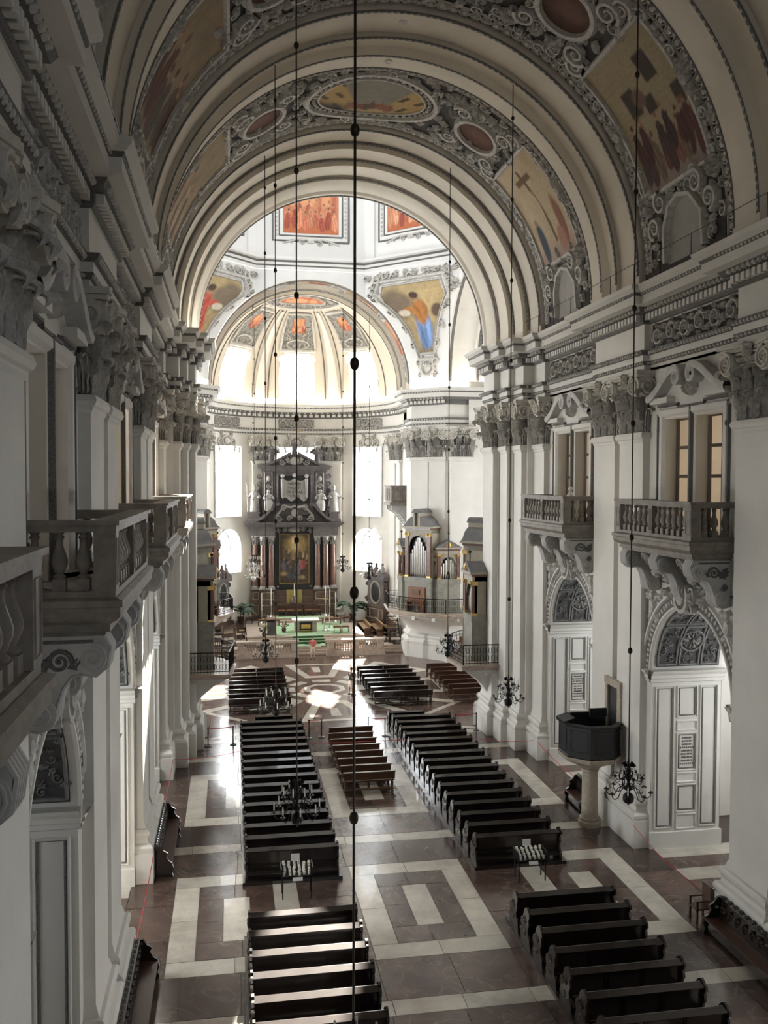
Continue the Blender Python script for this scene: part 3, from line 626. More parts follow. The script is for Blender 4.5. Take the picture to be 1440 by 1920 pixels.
# frieze relief panels
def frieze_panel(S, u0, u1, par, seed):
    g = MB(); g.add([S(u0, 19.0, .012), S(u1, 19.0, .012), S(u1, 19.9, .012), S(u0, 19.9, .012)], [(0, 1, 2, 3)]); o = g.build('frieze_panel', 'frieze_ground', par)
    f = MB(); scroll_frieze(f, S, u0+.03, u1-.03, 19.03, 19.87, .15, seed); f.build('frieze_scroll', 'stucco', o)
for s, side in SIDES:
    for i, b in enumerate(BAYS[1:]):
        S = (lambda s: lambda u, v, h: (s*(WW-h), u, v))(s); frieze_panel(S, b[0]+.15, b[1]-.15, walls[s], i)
for k, az in enumerate((-58, -40, -6, 6, 40, 58)):
    pass
for k, az in enumerate((-49, 0, 49)):
    r = ARD-.02; t0 = radians(az)
    S = (lambda t0: lambda u, v, h: ap(t0+u/ARD, ARD-.02-h, v))(t0)
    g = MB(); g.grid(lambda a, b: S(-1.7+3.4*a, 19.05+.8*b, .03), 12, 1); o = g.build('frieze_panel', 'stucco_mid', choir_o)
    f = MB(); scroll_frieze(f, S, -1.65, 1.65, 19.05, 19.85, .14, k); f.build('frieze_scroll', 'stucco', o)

# ------------------------------------------------------------------ chapel arches, gallery windows: dressed stone and stucco per bay
for s, side in SIDES:
    for bi, b in enumerate(BAYS):
        ym = bay_mid(b); par = walls[s]
        S = (lambda s: lambda u, v, h: (s*(WW-h), u, v))(s)
        arc = lambda r, n=36: [(ym-r*cos(pi*i/n), ZS+r*sin(pi*i/n)) for i in range(n+1)]
        mb = MB()
        for r, w, h in ((AR+.06, .07, .09), (AR+.56, .08, .13)): ridge(mb, S, arc(r), w, h)
        a = mb.build('archivolt', 'plaster', par, 40)
        g = MB(); P0, P1 = arc(AR+.1), arc(AR+.5); g.loft([[S(*p, .03) for p in P0], [S(*p, .03) for p in P1]]); g.build('archivolt_band', 'trim_grey', a)
        eg = MB()
        for i in range(44): t = pi*(i+.5)/44; dome(eg, S, ym-(AR+.3)*cos(t), ZS+(AR+.3)*sin(t), .085, .13, .08, 6, pi-t+pi/2)
        x = eg.build('egg_moulding', 'stucco', a); x['kind'] = 'stuff'
        # spandrels with cherub reliefs, framed
        for sg in (-1, 1):
            fm = MB(); ye = ym+sg*3.08; zt = 10.32
            pth = [(ye, 7.6), (ye, zt), (ym+sg*.55, zt)]; ridge(fm, S, pth, .05, .07)
            fm.build('spandrel_frame', 'trim_grey', par)
            f = MB(); uc, vc = ym+sg*2.55, 9.62
            dome(f, S, uc, vc+.12, .16, .18, .26, 8); dome(f, S, uc, vc-.32, .2, .3, .22, 8)
            for q in (-1, 1): leaf(f, S, uc+q*.08, vc-.05, pi/2-q*1.0, .62, .15, .14, q*-.5); leaf(f, S, uc+q*.1, vc-.5, -pi/2+q*.4, .5, .12, .12, q*.6)
            leaf(f, S, uc+sg*.25, vc-.8, -pi/2, .6, .12, .12, .2)
            f.build('cherub_relief', 'stucco', par)
        k = MB(); dome(k, S, ym, 10.0, .34, .42, .55, 10); ridge(k, S, ell_path(ym, 10.0, .42, .5, 18), .12, .45)
        for q in (-1, 1):
            volute(k, S, ym+q*.55, 10.2, .26, 0 if q < 0 else pi, q, .08, .4); volute(k, S, ym+q*.45, 9.62, .2, 0 if q < 0 else pi, -q, .07, .35)
            for j in range(4): leaf(k, S, ym+q*(.5+.25*j), 10.45-.05*j, q*.2+(0 if q > 0 else pi)+.3*j, .45, .13, .28, .5*q)
        k.build('keystone_cartouche', 'stucco', par)
        # jamb panels and impost
        for f_ in (-1, 1):
            yj = ym+f_*AR
            SJ = (lambda s, yj, f_: lambda u, v, h: (s*u, yj-f_*h, v))(s, yj, f_)
            im = MB(); im.loft([[(s*x_, yj-f_*o, z) for x_, o in ((9.45, oo), (12.5, oo))] for oo, z in ((0, 6.35), (.08, 6.4), (.08, 6.5), (.14, 6.55), (.14, 6.66), (.24, 6.76), (.28, 6.85), (0, 6.87))])
            im.loft([[(s*(WW-o), yj+f_*a_, z) for a_ in (-.0, .33)] for o, z in ((0, 6.35), (.08, 6.4), (.08, 6.5), (.14, 6.55), (.14, 6.66), (.24, 6.76), (.28, 6.85), (0, 6.87))])
            im.build('impost', 'plaster', par)
            if bi == 0 and s < 0: continue
            pn = MB(); tg = MB()
            for (u0, u1, v0, v1) in ((9.72, 10.45, .75, 6.2), (11.55, 12.25, .75, 6.2), (10.6, 11.4, 5.0, 6.2), (10.6, 11.4, 4.5, 4.85), (10.6, 11.4, 2.95, 4.4), (10.6, 11.4, 2.5, 2.85), (10.6, 11.4, 1.35, 2.4), (10.6, 11.4, .7, 1.25)):
                ridge(pn, SJ, rect_path(u0, u1, v0, v1, 1), .035, .05)
                if v1-v0 > .8 or u1-u0 < .74: ridge(tg, SJ, rect_path(u0+.08, u1-.08, v0+.08, v1-.08, 1), .035, .03)
            pp = pn.build('jamb_panel', 'plaster', par); tg.build('panel_moulding', 'trim_grey', pp)
            sk = MB(); sk.box(min(s*9.5, s*12.45), max(s*9.5, s*12.45), min(yj, yj-f_*.1), max(yj, yj-f_*.1), 0, .6); sk.build('jamb_plinth', 'plaster', par)
            lt = MB(); rr = random.Random(bi*7+f_)
            for ln in range(9):
                n = rr.randint(6, 10); tw = .62*rr.uniform(.6, 1)
                for j in range(n):
                    u = 11.0-tw/2+tw*(j+.5)/n; v = 4.2-ln*.125
                    lt.add([SJ(u-.021, v-.035, .012), SJ(u+.021, v-.035, .012), SJ(u+.021, v+.035, .012), SJ(u-.021, v+.035, .012)], [(0, 1, 2, 3)])
            x = lt.build('inscription', 'letter', pp); x['kind'] = 'stuff'
        # coffered soffit
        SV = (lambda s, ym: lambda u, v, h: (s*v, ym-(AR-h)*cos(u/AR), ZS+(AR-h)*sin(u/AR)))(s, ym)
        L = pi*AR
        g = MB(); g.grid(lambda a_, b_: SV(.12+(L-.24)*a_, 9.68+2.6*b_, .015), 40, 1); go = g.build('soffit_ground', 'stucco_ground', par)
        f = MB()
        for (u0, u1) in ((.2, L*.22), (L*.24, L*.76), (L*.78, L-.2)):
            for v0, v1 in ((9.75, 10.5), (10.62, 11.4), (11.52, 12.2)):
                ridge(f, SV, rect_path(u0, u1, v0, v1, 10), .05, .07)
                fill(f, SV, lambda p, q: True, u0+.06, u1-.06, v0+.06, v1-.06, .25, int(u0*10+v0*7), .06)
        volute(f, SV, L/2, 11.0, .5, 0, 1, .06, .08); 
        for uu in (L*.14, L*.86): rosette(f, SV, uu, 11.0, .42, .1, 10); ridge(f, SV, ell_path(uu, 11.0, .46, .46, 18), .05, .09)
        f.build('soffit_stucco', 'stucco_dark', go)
        # gallery window dressing
        w = MB(); t = MB()
        for e in (-2.15, 2.15): ridge(w, S, [(ym+e, 12.1), (ym+e, 16.6)], .18, .10); ridge(t, S, [(ym+e*1.1, 12.1), (ym+e*1.1, 16.5)], .06, .12)
        ridge(t, S, [(ym, 12.1), (ym, 16.7)], .09, .14); ridge(w, S, [(ym-2.3, 16.52), (ym+2.3, 16.52)], .17, .12)
        ridge(t, S, [(ym-2.35, 16.78), (ym-.9, 16.78), (ym-.9, 16.66), (ym+.9, 16.66), (ym+.9, 16.78), (ym+2.35, 16.78)], .06, .14)
        for e in (-1, 1):
            w.box(min(s*(WW-.32), s*WW), max(s*(WW-.32), s*WW), min(ym+e*1.25, ym+e*2.55), max(ym+e*1.25, ym+e*2.55), 16.85, 17.05)
            for k2 in (0, 1): dome(t, S, ym+e*2.3, 12.9+k2*3.0, .1, .14, .16, 6)
        wo = w.build('window_surround', 'plaster', par, 40); t.build('bead_trim', 'trim_grey', wo)
        pd = MB()
        for e in (-1, 1):
            pth = [(ym+e*(2.65-2.1*q), 17.05+.95*(q*q*(3-2*q))) for q in [i/10 for i in range(11)]]
            r0 = .30; cu, cv = ym+e*.55, 18.0-r0
            sp = [(cu+e*r0*(1-.85*q)*sin(-2*pi*1.5*q), cv+r0*(1-.85*q)*cos(2*pi*1.5*q)) for q in [i/20 for i in range(1, 21)]]
            ph = pth+sp; n = len(ph)
            rows = []
            wd = [.13]*11+[.11*(1-.6*i/20) for i in range(20)]
            for i_, (u, v) in enumerate(ph):
                a_, c_ = ph[max(i_-1, 0)], ph[min(i_+1, n-1)]; du, dv = c_[0]-a_[0], c_[1]-a_[1]; l = hypot(du, dv) or 1; nu, nv = -dv/l*wd[i_], du/l*wd[i_]
                rows.append([S(u-nu, v-nv, 0), S(u-nu, v-nv, .42), S(u, v, .46), S(u+nu, v+nv, .42), S(u+nu, v+nv, 0)])
            pd.loft(rows)
        pd.build('scroll_pediment', 'console_stone', par, 40)
        pf = MB()
        for j in range(5): leaf(pf, S, ym, 17.0, pi/2+(j-2)*.35, .75-.06*abs(j-2), .12, .3, 0)
        pf.build('palmette', 'stucco', par)
# ------------------------------------------------------------------ nave vault
VR = 9.25
def arch_rows(mb, prof, zc=ZC, N=72, zb=21.2, x_of=None, a0=0.0, a1=pi):
    rows = [[(-r, y, zb) for y, r in prof]]+[[(-r*cos(a0+(a1-a0)*i/N), y, zc+r*sin(a0+(a1-a0)*i/N)) for y, r in prof] for i in range(N+1)]+[[(r, y, zb) for y, r in prof]]
    mb.loft(rows)
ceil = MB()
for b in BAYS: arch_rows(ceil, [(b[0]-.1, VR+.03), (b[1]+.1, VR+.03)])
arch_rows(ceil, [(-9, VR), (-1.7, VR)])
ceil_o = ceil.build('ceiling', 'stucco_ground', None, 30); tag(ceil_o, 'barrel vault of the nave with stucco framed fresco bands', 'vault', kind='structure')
trim = MB(); eg = MB()
def SVr(R): return lambda u, v, h: (-(R-h)*cos(u/R), v, ZC+(R-h)*sin(u/R))
def trim_arc(R, y, w, h, st=.24):
    S = SVr(R); n = 72; ridge(trim, S, [(pi*R*i/n, y) for i in range(n+1)], w, h)
    n = int(pi*R/st)
    for i in range(n): dome(eg, S, pi*R*(i+.5)/n, y, .085, w*.75, h*1.5, 5)
for k, p in enumerate(PIERS):
    y0, y1 = p; m = (y0+y1)/2
    mb = MB(); arch_rows(mb, [(y0, VR+.1), (y0, 9.02), (y0+.22, 8.98), (m-.75, 8.98), (m-.75, 8.80), (m-.62, 8.78), (m-.45, 9.05), (m, 9.10), (m+.45, 9.05), (m+.62, 8.78), (m+.75, 8.80), (m+.75, 8.98), (y1-.22, 8.98), (y1, 9.02), (y1, VR+.1)])
    o = mb.build('transverse_arch', 'vault_plaster', ceil_o, 30)
    if y1 > 8:
        for y, r in ((y0+.10, 9.0), (m-.70, 8.8), (m+.70, 8.8), (y1-.10, 9.0)): trim_arc(r, y, .09, .05)
        lm = MB()
        for q in (-1.55, 1.55): 
            S = SVr(8.98); ridge(lm, S, ell_path(pi*8.98/2+.05, m+q, .13, .13, 16), .04, .04); dome(lm, S, pi*8.98/2+.05, m+q, .08, .08, .03, 8)
        lm.build('vault_boss', 'plaster', o)
mb = MB(); arch_rows(mb, [(42.4, VR+.1), (42.4, 9.02), (42.6, 8.98), (43.8, 8.98), (43.95, 8.9), (43.95, 8.62), (45.3, 8.62), (45.4, 8.56), (45.4, 8.30), (46.0, 8.32), (46.9, 8.30), (46.95, 8.1), (47.3, 7.98), (48.3, 7.98), (48.45, 7.86), (PA-.02, 7.86), (PA-.02, 8.3)])
mb.build('crossing_arch', 'vault_plaster', ceil_o, 30)
for y, r in ((42.5, 9.0), (43.9, 8.9), (45.35, 8.58), (46.93, 8.2), (PA-.1, 7.86)): trim_arc(r, y, .09, .05)
trim.build('arch_moulding', 'trim_grey', ceil_o); x = eg.build('egg_moulding', 'stucco', ceil_o); x['kind'] = 'stuff'
# fresco bands
for bi, b in enumerate(BAYS):
    if bi == 0: continue
    ym = bay_mid(b); hw = (b[1]-b[0])/2; S0 = SVr(VR); U = pi*VR/2; L = pi*VR
    far = bi == 3
    orn = MB()
    inside_rect = lambda d, v: 7.0 < d < 11.9 and abs(v) < 2.15
    inside_oval = lambda d, v: (d/3.05)**2+(v/2.3)**2 < 1
    inside_med = lambda d, v: ((d-5.1)/1.15)**2+(v/1.2)**2 < 1
    inside_niche = lambda d, v: 12.3 < d < 14.6 and abs(v) < 1.25
    def ok(u, v):
        d = abs(u-U); w = v-ym
        return not (inside_rect(d, w) or inside_oval(d, w) or inside_med(d, w) or inside_niche(d, w)) and abs(w) < hw-.55
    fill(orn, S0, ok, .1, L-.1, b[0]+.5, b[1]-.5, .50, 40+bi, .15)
    for e in (-1, 1):
        yy = ym+e*(hw-.30)
        n = int(L/.42)
        for i in range(n): dome(orn, S0, L*(i+.5)/n, yy, .13, .15, .11, 6); ridge(orn, S0, ell_path(L*(i+.5)/n, yy, .185, .21, 8), .03, .07)
        for q in (.05, -.27): ridge(orn, S0, [(L*i/72, yy+e*q) for i in range(73)], .035, .07)
    # oval frame
    ridge(orn, S0, ell_path(U, ym, 2.95, 2.2, 48), .16, .16)
    n = 44
    for i in range(n): a = 2*pi*i/n; dome(orn, S0, U+2.62*cos(a), ym+1.92*sin(a), .11, .11, .09, 6)
    ridge(orn, S0, ell_path(U, ym, 2.4, 1.72, 48), .06, .10)
    for sg in (-1, 1):
        um = U+sg*5.1
        ridge(orn, S0, ell_path(um, ym, 1.05, 1.1, 28), .17, .24)
        for q in (-1, 1):
            volute(orn, S0, um+sg*1.1, ym+q*1.35, .5, 0, q, .13, .30); volute(orn, S0, um-sg*1.1, ym+q*1.35, .42, pi, -q, .12, .28)
            for j in range(4): leaf(orn, S0, um+sg*(.9-.6*j), ym+q*1.5, q*pi/2+.4*(j-1), .7, .2, .24, q*.6)
            rosette(orn, S0, U+sg*3.55, ym+q*1.95, .42, .2, 7); volute(orn, S0, U+sg*6.45, ym+q*1.9, .42, 0, q, .12, .25)
        # rectangle frame
        u0, u1 = sorted((U+sg*6.95, U+sg*11.95))
        ridge(orn, S0, rect_path(u0, u1, ym-2.2, ym+2.2, 8), .12, .15)
        for q in (-1, 1):
            for j in range(12): dome(orn, S0, u0+(u1-u0)*(j+.5)/12, ym+q*2.42, .15, .12, .14, 6)
            leaf(orn, S0, U+sg*9.4, ym+q*2.35, q*.4, .7, .22, .26, .5); leaf(orn, S0, U+sg*9.4, ym+q*2.35, pi-q*.4, .7, .22, .26, -.5); dome(orn, S0, U+sg*9.4, ym+q*2.4, .25, .25, .3, 8)
        # bottom niche with volutes
        un = U+sg*13.4
        ridge(orn, S0, [(U+sg*14.5, ym-1.3), (U+sg*13.3, ym-1.25), (U+sg*12.6, ym-.7), (U+sg*12.4, ym), (U+sg*12.6, ym+.7), (U+sg*13.3, ym+1.25), (U+sg*14.5, ym+1.3)], .14, .25)
        for q in (-1, 1): volute(orn, S0, U+sg*13.1, ym+q*1.85, .42, 0, q*sg, .12, .3); volute(orn, S0, U+sg*12.35, ym+q*1.2, .4, pi, -q*sg, .11, .3); rosette(orn, S0, U+sg*12.2, ym+q*2.2, .4, .26, 7)
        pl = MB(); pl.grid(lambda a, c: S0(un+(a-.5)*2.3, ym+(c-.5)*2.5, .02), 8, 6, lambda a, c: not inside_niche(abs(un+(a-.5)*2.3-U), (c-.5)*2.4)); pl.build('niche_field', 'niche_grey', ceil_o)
        sd_ = 'left' if sg < 0 else 'right'
        R1 = (lambda sg: (lambda a, c, h: S0(U+sg*(11.9-c*4.9), ym+sg*(2.1-4.2*a), h)))(sg)
        kind = ('saints', 'saints', 'saints')[bi-1] if sg < 0 else ('house', 'house', 'cross')[bi-1]
        painting('fresco_panel', R1, kind, 10*bi+sg+3, ceil_o, nu=72, nv=84)
        R2 = (lambda sg: (lambda a, c, h: S0(U+sg*(6.15-c*2.1), ym+sg*(1.05-2.1*a), h+.04)))(sg)
        painting('fresco_medallion', R2, 'medallion', bi, ceil_o, nu=28, nv=28, mask=lambda a, c: (a-.5)**2+(c-.5)**2 < .245)
    R3 = lambda a, c, h: S0(U-2.5+5*a, ym-1.8+3.6*(1-c), h)
    painting('fresco_oval', R3, 'oval', bi, ceil_o, nu=80, nv=56, mask=lambda a, c: (a-.5)**2+(c-.5)**2 < .245)
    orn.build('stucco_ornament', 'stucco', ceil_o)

# ------------------------------------------------------------------ crossing: arches, pendentives, octagonal drum
RC = 7.9; OX = 4.27; ZD = 30.3
dome_o = thing('dome', 'white octagonal crossing dome with pendentives and red frescoes', 'dome', kind='structure')
def cross_wall(mb, to):      # wall over one arch in local (t, z)
    n = 24; xs = [-OX+2*OX*i/n for i in range(n+1)]
    mb.loft([[to(x, ZC+sqrt(RC*RC-x*x)) for x in xs], [to(x, ZD) for x in xs]])
mb = MB()
cross_wall(mb, lambda t, z: (t, PA, z)); cross_wall(mb, lambda t, z: (t, PB, z)); cross_wall(mb, lambda t, z: (CH, CY+t, z)); cross_wall(mb, lambda t, z: (-CH, CY+t, z))
mb.build('arch_wall', 'plaster_white', dome_o)
def pend(s, f):   # s = side of x, f = -1 nave side, +1 choir side
    yp = PA if f < 0 else PB; fe = math.acos(OX/RC)
    def cur(t):
        if t < .8: a = fe*t/.8; return RC*cos(a), ZC+RC*sin(a)
        return OX, ZC+RC*sin(fe)+(ZD-ZC-RC*sin(fe))*(t-.8)/.2
    def S(u, v, h):
        v = min(max(v, 0), 1); r, z = cur(v)
        A = Vector((s*r, yp, z)); B = Vector((s*CH, CY+f*r, z)); p = A.lerp(B, u)
        p += (Vector((0, CY, z-3))-p).normalized()*h
        return (p.x, p.y, p.z)
    return S
for s, side in SIDES:
    for f in (-1, 1):
        S = pend(s, f); mb = MB(); mb.grid(lambda a, b: S(a, b, 0), 8, 20); o = mb.build('pendentive', 'plaster_white', dome_o, 30)
        if f < 0: continue
        fl = MB()
        P = [(.5-.30, .86), (.5+.30, .86), (.5+.36, .72), (.5+.16, .24), (.5-.16, .24), (.5-.36, .72), (.5-.30, .86)]
        Pd = []
        for a, b in zip(P, P[1:]): Pd += [(a[0]+(b[0]-a[0])*i/8, a[1]+(b[1]-a[1])*i/8) for i in range(8)]
        Pd.append(P[0])
        def ribbon(pts, wu, h):   # width in param space
            rows = []
            for i, (u, v) in enumerate(pts):
                cu, cv = .5, .58; k = 1+wu; rows.append([S(u, v, 0), S(cu+(u-cu)*(1+wu*.3), cv+(v-cv)*(1+wu*.3), h), S(cu+(u-cu)*(1+wu*.7), cv+(v-cv)*(1+wu*.7), h), S(cu+(u-cu)*k, cv+(v-cv)*k, 0)])
            fl.loft(rows)
        ribbon(Pd, .07, .12); ribbon([(.5+(u-.5)*1.10, .58+(v-.58)*1.10) for u, v in Pd], .13, .22)
        rr = random.Random(5)
        for i, (u, v) in enumerate(Pd[::2]):
            uu, vv = .5+(u-.5)*1.27, .58+(v-.58)*1.25
            SS = (lambda uu, vv: lambda a, b, h: S(uu+a*.10, vv+b*.075, h))(uu, vv)
            volute(fl, SS, 0, 0, .42, rr.uniform(0, 6), rr.choice((-1, 1)), .13, .3, 1.3, 12); leaf(fl, SS, .2, .1, rr.uniform(0, 6), .8, .22, .2, .5)
        for j in range(10):
            SS = (lambda j: lambda a, b, h: S(.5+(j-4.5)*.11+a*.10, .95+b*.075, h))(j); leaf(fl, SS, 0, -.3, pi/2+(j-4.5)*.25, .8, .25, .25, .4)
            volute(fl, SS, 0, 0, .35, j, (-1)**j, .1, .25, 1.3, 12)
        SS = lambda a, b, h: S(.5+a*.22, .12+b*.085, h)
        ridge(fl, SS, ell_path(0, 0, .8, .8, 18), .2, .25); dome(fl, SS, 0, 0, .55, .55, .2, 10)
        for q in (-1, 1): volute(fl, SS, q*.95, .5, .35, 0, q, .12, .25); volute(fl, SS, q*.9, -.7, .3, 0, -q, .12, .25)
        fl.build('pendentive_stucco', 'stucco', o)
        def inpoly(a, b):
            x, y = a, b; ins = False
            for p, q in zip(P, P[1:]):
                if (p[1] > y) != (q[1] > y) and x < (q[0]-p[0])*(y-p[1])/(q[1]-p[1])+p[0]: ins = not ins
            return ins
        fu = (lambda a: .14+.72*a) if s > 0 else (lambda a: .14+.72*a)
        Sp = lambda a, b, h: S(.14+.72*a, .24+.62*b, h)
        painting('fresco_evangelist', Sp, 'saint_blue' if s > 0 else 'saint_red', 4, o, nu=72, nv=72, mask=lambda a, b: inpoly(.14+.72*a, .24+.62*b))
# drum
oct_ = [(OX, -CH), (CH, -OX), (CH, OX), (OX, CH), (-OX, CH), (-CH, OX), (-CH, -OX), (-OX, -CH)]
dm = MB(); FR = []
ZT = 45.0
for i in range(8):
    a = Vector((*oct_[i], 0)); b = Vector((*oct_[(i+1) % 8], 0)); c = (a+b)/2+Vector((0, CY, 0)); t = (b-a).normalized(); n = Vector((-t.y, t.x, 0))
    hw = (b-a).length/2
    S = (lambda c, t, n: lambda u, v, h: ((c+t*u+n*h).x, (c+t*u+n*h).y, v))(c, t, n); FR.append((S, hw))
    for u0, u1, v0, v1 in ((-hw, hw, ZD, 38.2), (-hw, -1.7, 38.2, 43.6), (1.7, hw, 38.2, 43.6), (-hw, hw, 43.6, ZT)): dm.add([S(u0, v0, 0), S(u1, v0, 0), S(u1, v1, 0), S(u0, v1, 0)], [(0, 1, 2, 3)])
    for k in (-1, 1): dm.box(0, 0, 0, 0, 0, 0) if False else dm.loft([[S(k*hw, z, 0), S(k*hw, z, .18), S(k*(hw-.95), z, .18), S(k*(hw-.95), z, 0)] for z in (31.1, ZT)])
    pane_window('octagon dome window, number %d clockwise from the nave' % (i+1), S, -1.7, 1.7, 38.2, 43.6, 4, 6, 'pane_dome')
apex = [(0, CY, 58.0)]*8
dm.loft([[(x*k, CY+y*k, z) for x, y in oct_] for k, z in ((1, ZT), (.97, 48), (.86, 51.5), (.66, 55), (.4, 57.3), (.05, 58.2))], close=True, caps=False)
dm.build('drum_wall', 'plaster_white', dome_o)
cor = MB(); path = [(x, CY+y) for x, y in oct_]; path = path+[path[0], path[1]]
sweep_plan(cor, path, [(0, 30.3), (.10, 30.32), (.12, 30.55)]); sweep_plan(cor, path, [(.18, 30.66), (.2, 30.85)]); sweep_plan(cor, path, [(.32, 30.98), (.55, 31.05), (.6, 31.2), (0, 31.25)]); cor.build('drum_cornice', 'plaster_white', dome_o)
co = MB(); sweep_plan(co, path, [(.12, 30.55), (.16, 30.6), (.18, 30.66)]); sweep_plan(co, path, [(.2, 30.85), (.3, 30.9), (.32, 30.98)]); co.build('drum_moulding', 'trim_grey', dome_o)
for i in (2, 3, 4):
    S, hw = FR[i]; f = MB(); t = MB()
    for r, w, h in ((2.95, .09, .1), (2.45, .07, .08)): ridge(t, S, rect_path(-r, r, 32.55 if r > 2.7 else 32.95, 37.9, 1), w, h)
    for k in range(15):
        for q in (-1, 1): dome(f, S, q*2.7, 33.0+k*.33, .11, .13, .09, 6)
    for q in (-1, 1): volute(f, S, q*.7, 32.45, .22, 0, q, .07, .14); volute(f, S, q*1.5, 32.5, .18, pi, -q, .06, .14); ridge(f, S, [(q*.2, 32.65), (q*1.0, 32.7), (q*2.2, 32.35)], .09, .12)
    dome(f, S, 0, 32.5, .4, .16, .16, 8)
    g = t.build('drum_frame', 'trim_grey', dome_o); f.build('frame_stucco', 'stucco', g)
    painting('fresco_panel', (lambda S: lambda a, b, h: S(2.15-4.3*a, 33.15+4.6*b, h))(S), 'red', i, dome_o, nu=84, nv=84)

# transepts
for s, side in SIDES:
    mb = MB(); X0, X1 = s*CH, s*22.0; y0, y1 = PA+2.3+WD, 2*CY-PA-2.3-WD
    for y in (y0, y1): mb.add([(s*12, y, 0), (X1, y, 0), (X1, y, ZC), (s*12, y, ZC)], [(0, 1, 2, 3)])
    N = 40
    prof = [(CH, 7.9), (CH+.5, 7.9), (CH+.5, 8.15), (CH+2.2, 8.15), (CH+2.2, 7.85), (CH+2.7, 7.85), (CH+2.7, 8.25), (22, 8.25)]
    mb.loft([[(s*x, CY-r*cos(pi*i/N), ZC+r*sin(pi*i/N)) for x, r in prof] for i in range(N+1)])
    for a, b, c, d in ((y0-1, y1+1, 0, 7), (y0-1, CY-4, 7, 17), (CY+4, y1+1, 7, 17), (y0-1, y1+1, 17, 31)): mb.add([(X1, a, c), (X1, b, c), (X1, b, d), (X1, a, d)], [(0, 1, 2, 3)])
    o = mb.build('wall_transept_'+side, 'plaster'); tag(o, 'cream plaster %s transept beyond the crossing piers' % side, 'wall', kind='structure')
    tm = MB(); 
    for x, r in ((CH+.25, 7.9), (CH+2.45, 7.85)):
        St = (lambda x, r: lambda u, v, h: (s*(x+v), CY-(r-h)*cos(u/r), ZC+(r-h)*sin(u/r)))(x, r); ridge(tm, St, [(pi*r*i/48, 0) for i in range(49)], .12, .05)
    tm.build('arch_moulding', 'trim_grey', o)
    S = (lambda X1, s: lambda u, v, h: (X1-s*h, u, v))(X1, s)
    pane_window('large daylit window closing the %s transept' % side, S, CY-4, CY+4, 7, 17, 6, 8, 'pane_transept_'+side)  # glowing pane out of view, added to light the crossing

# ------------------------------------------------------------------ choir vault and half dome
cv = MB(); RH = 8.35
arch_rows(cv, [(PB+.02, 8.3), (PB+.02, 7.86), (PB+.5, 7.86), (PB+.5, 8.05), (PB+2.6, 8.05), (PB+2.6, 7.72), (PB+3.1, 7.70), (PB+3.1, 8.1), (PB+5.0, 8.1), (PB+5.0, 7.8), (PB+5.6, 7.8), (PB+5.6, RH), (AY, RH)])
choir_c = cv.build('ceiling_choir', 'vault_plaster', None, 30); tag(choir_c, 'cream ribbed choir vault and half dome with red painted panels', 'vault', kind='structure')
tm = MB()
for r, y in ((7.86, PB+.15), (7.72, PB+2.7), (7.8, PB+5.1), (7.86, PB+.45), (7.7, PB+3.0)):
    ridge(tm, SVr(r), [(pi*r*i/64, y) for i in range(65)], .07, .05)
# painted band on the choir arch soffit
SB = SVr(8.05); UB = pi*8.05/2
f = MB()
for k, (c0, c1) in enumerate(((2.2, 6.2), (8.6, 10.9))):
    pass
for sg in (-1, 1):
    for c0, c1, kd in ((3.0, 6.2, 'saints'), (7.0, 10.2, 'red')):
        painting('fresco_panel', (lambda sg, c0, c1: lambda a, b, h: SB(UB+sg*(c1-(c1-c0)*b), PB+1.55+sg*(.72-1.44*a), h))(sg, c0, c1), kd, int(c0), choir_c, nu=24, nv=40)
        u0, u1 = sorted((UB+sg*c0, UB+sg*c1)); ridge(f, SB, rect_path(u0, u1, PB+.8, PB+2.3, 6), .07, .08)
    fill(f, SB, lambda u, v: 2.0 < abs(u-UB) < 3.0 or 6.2 < abs(u-UB) < 7.0 or 10.2 < abs(u-UB) < 12.4, UB-12.4, UB+12.4, PB+.65, PB+2.5, .5, 8+sg, .15)
painting('fresco_panel', lambda a, b, h: SB(UB-1.9+3.8*a, PB+2.2-1.3*b, h), 'saints', 3, choir_c, nu=40, nv=20, mask=lambda a, b: (a-.5)**2+(b-.5)**2 < .25)
ridge(f, SB, ell_path(UB, PB+1.55, 2.0, .75, 32), .1, .1)
f.build('soffit_stucco', 'stucco', choir_c)
def SDm(th, ps, h=0, R=RH): r = R-h; return (r*cos(ps)*sin(th), AY+r*cos(ps)*cos(th), ZC+r*sin(ps))
HWN = 1.65; ZW0, ZW1 = 21.5, 26.0
def lun_hole(th, ps):
    z = ZC+RH*sin(ps)
    for az in (-49, 0, 49):
        d = sin(th-radians(az))*RH*cos(ps)
        if cos(th-radians(az)) > 0 and abs(d) < HWN and z < ZW1-.55+.55*sqrt(max(0, 1-(d/HWN)**2)): return True
    return False
hd = MB(); NT, NP = 150, 66
hd.grid(lambda a, b: SDm(-pi/2+pi*a, pi/2*b*.999), NT, NP, lambda a, b: lun_hole(-pi/2+pi*a, pi/2*b))
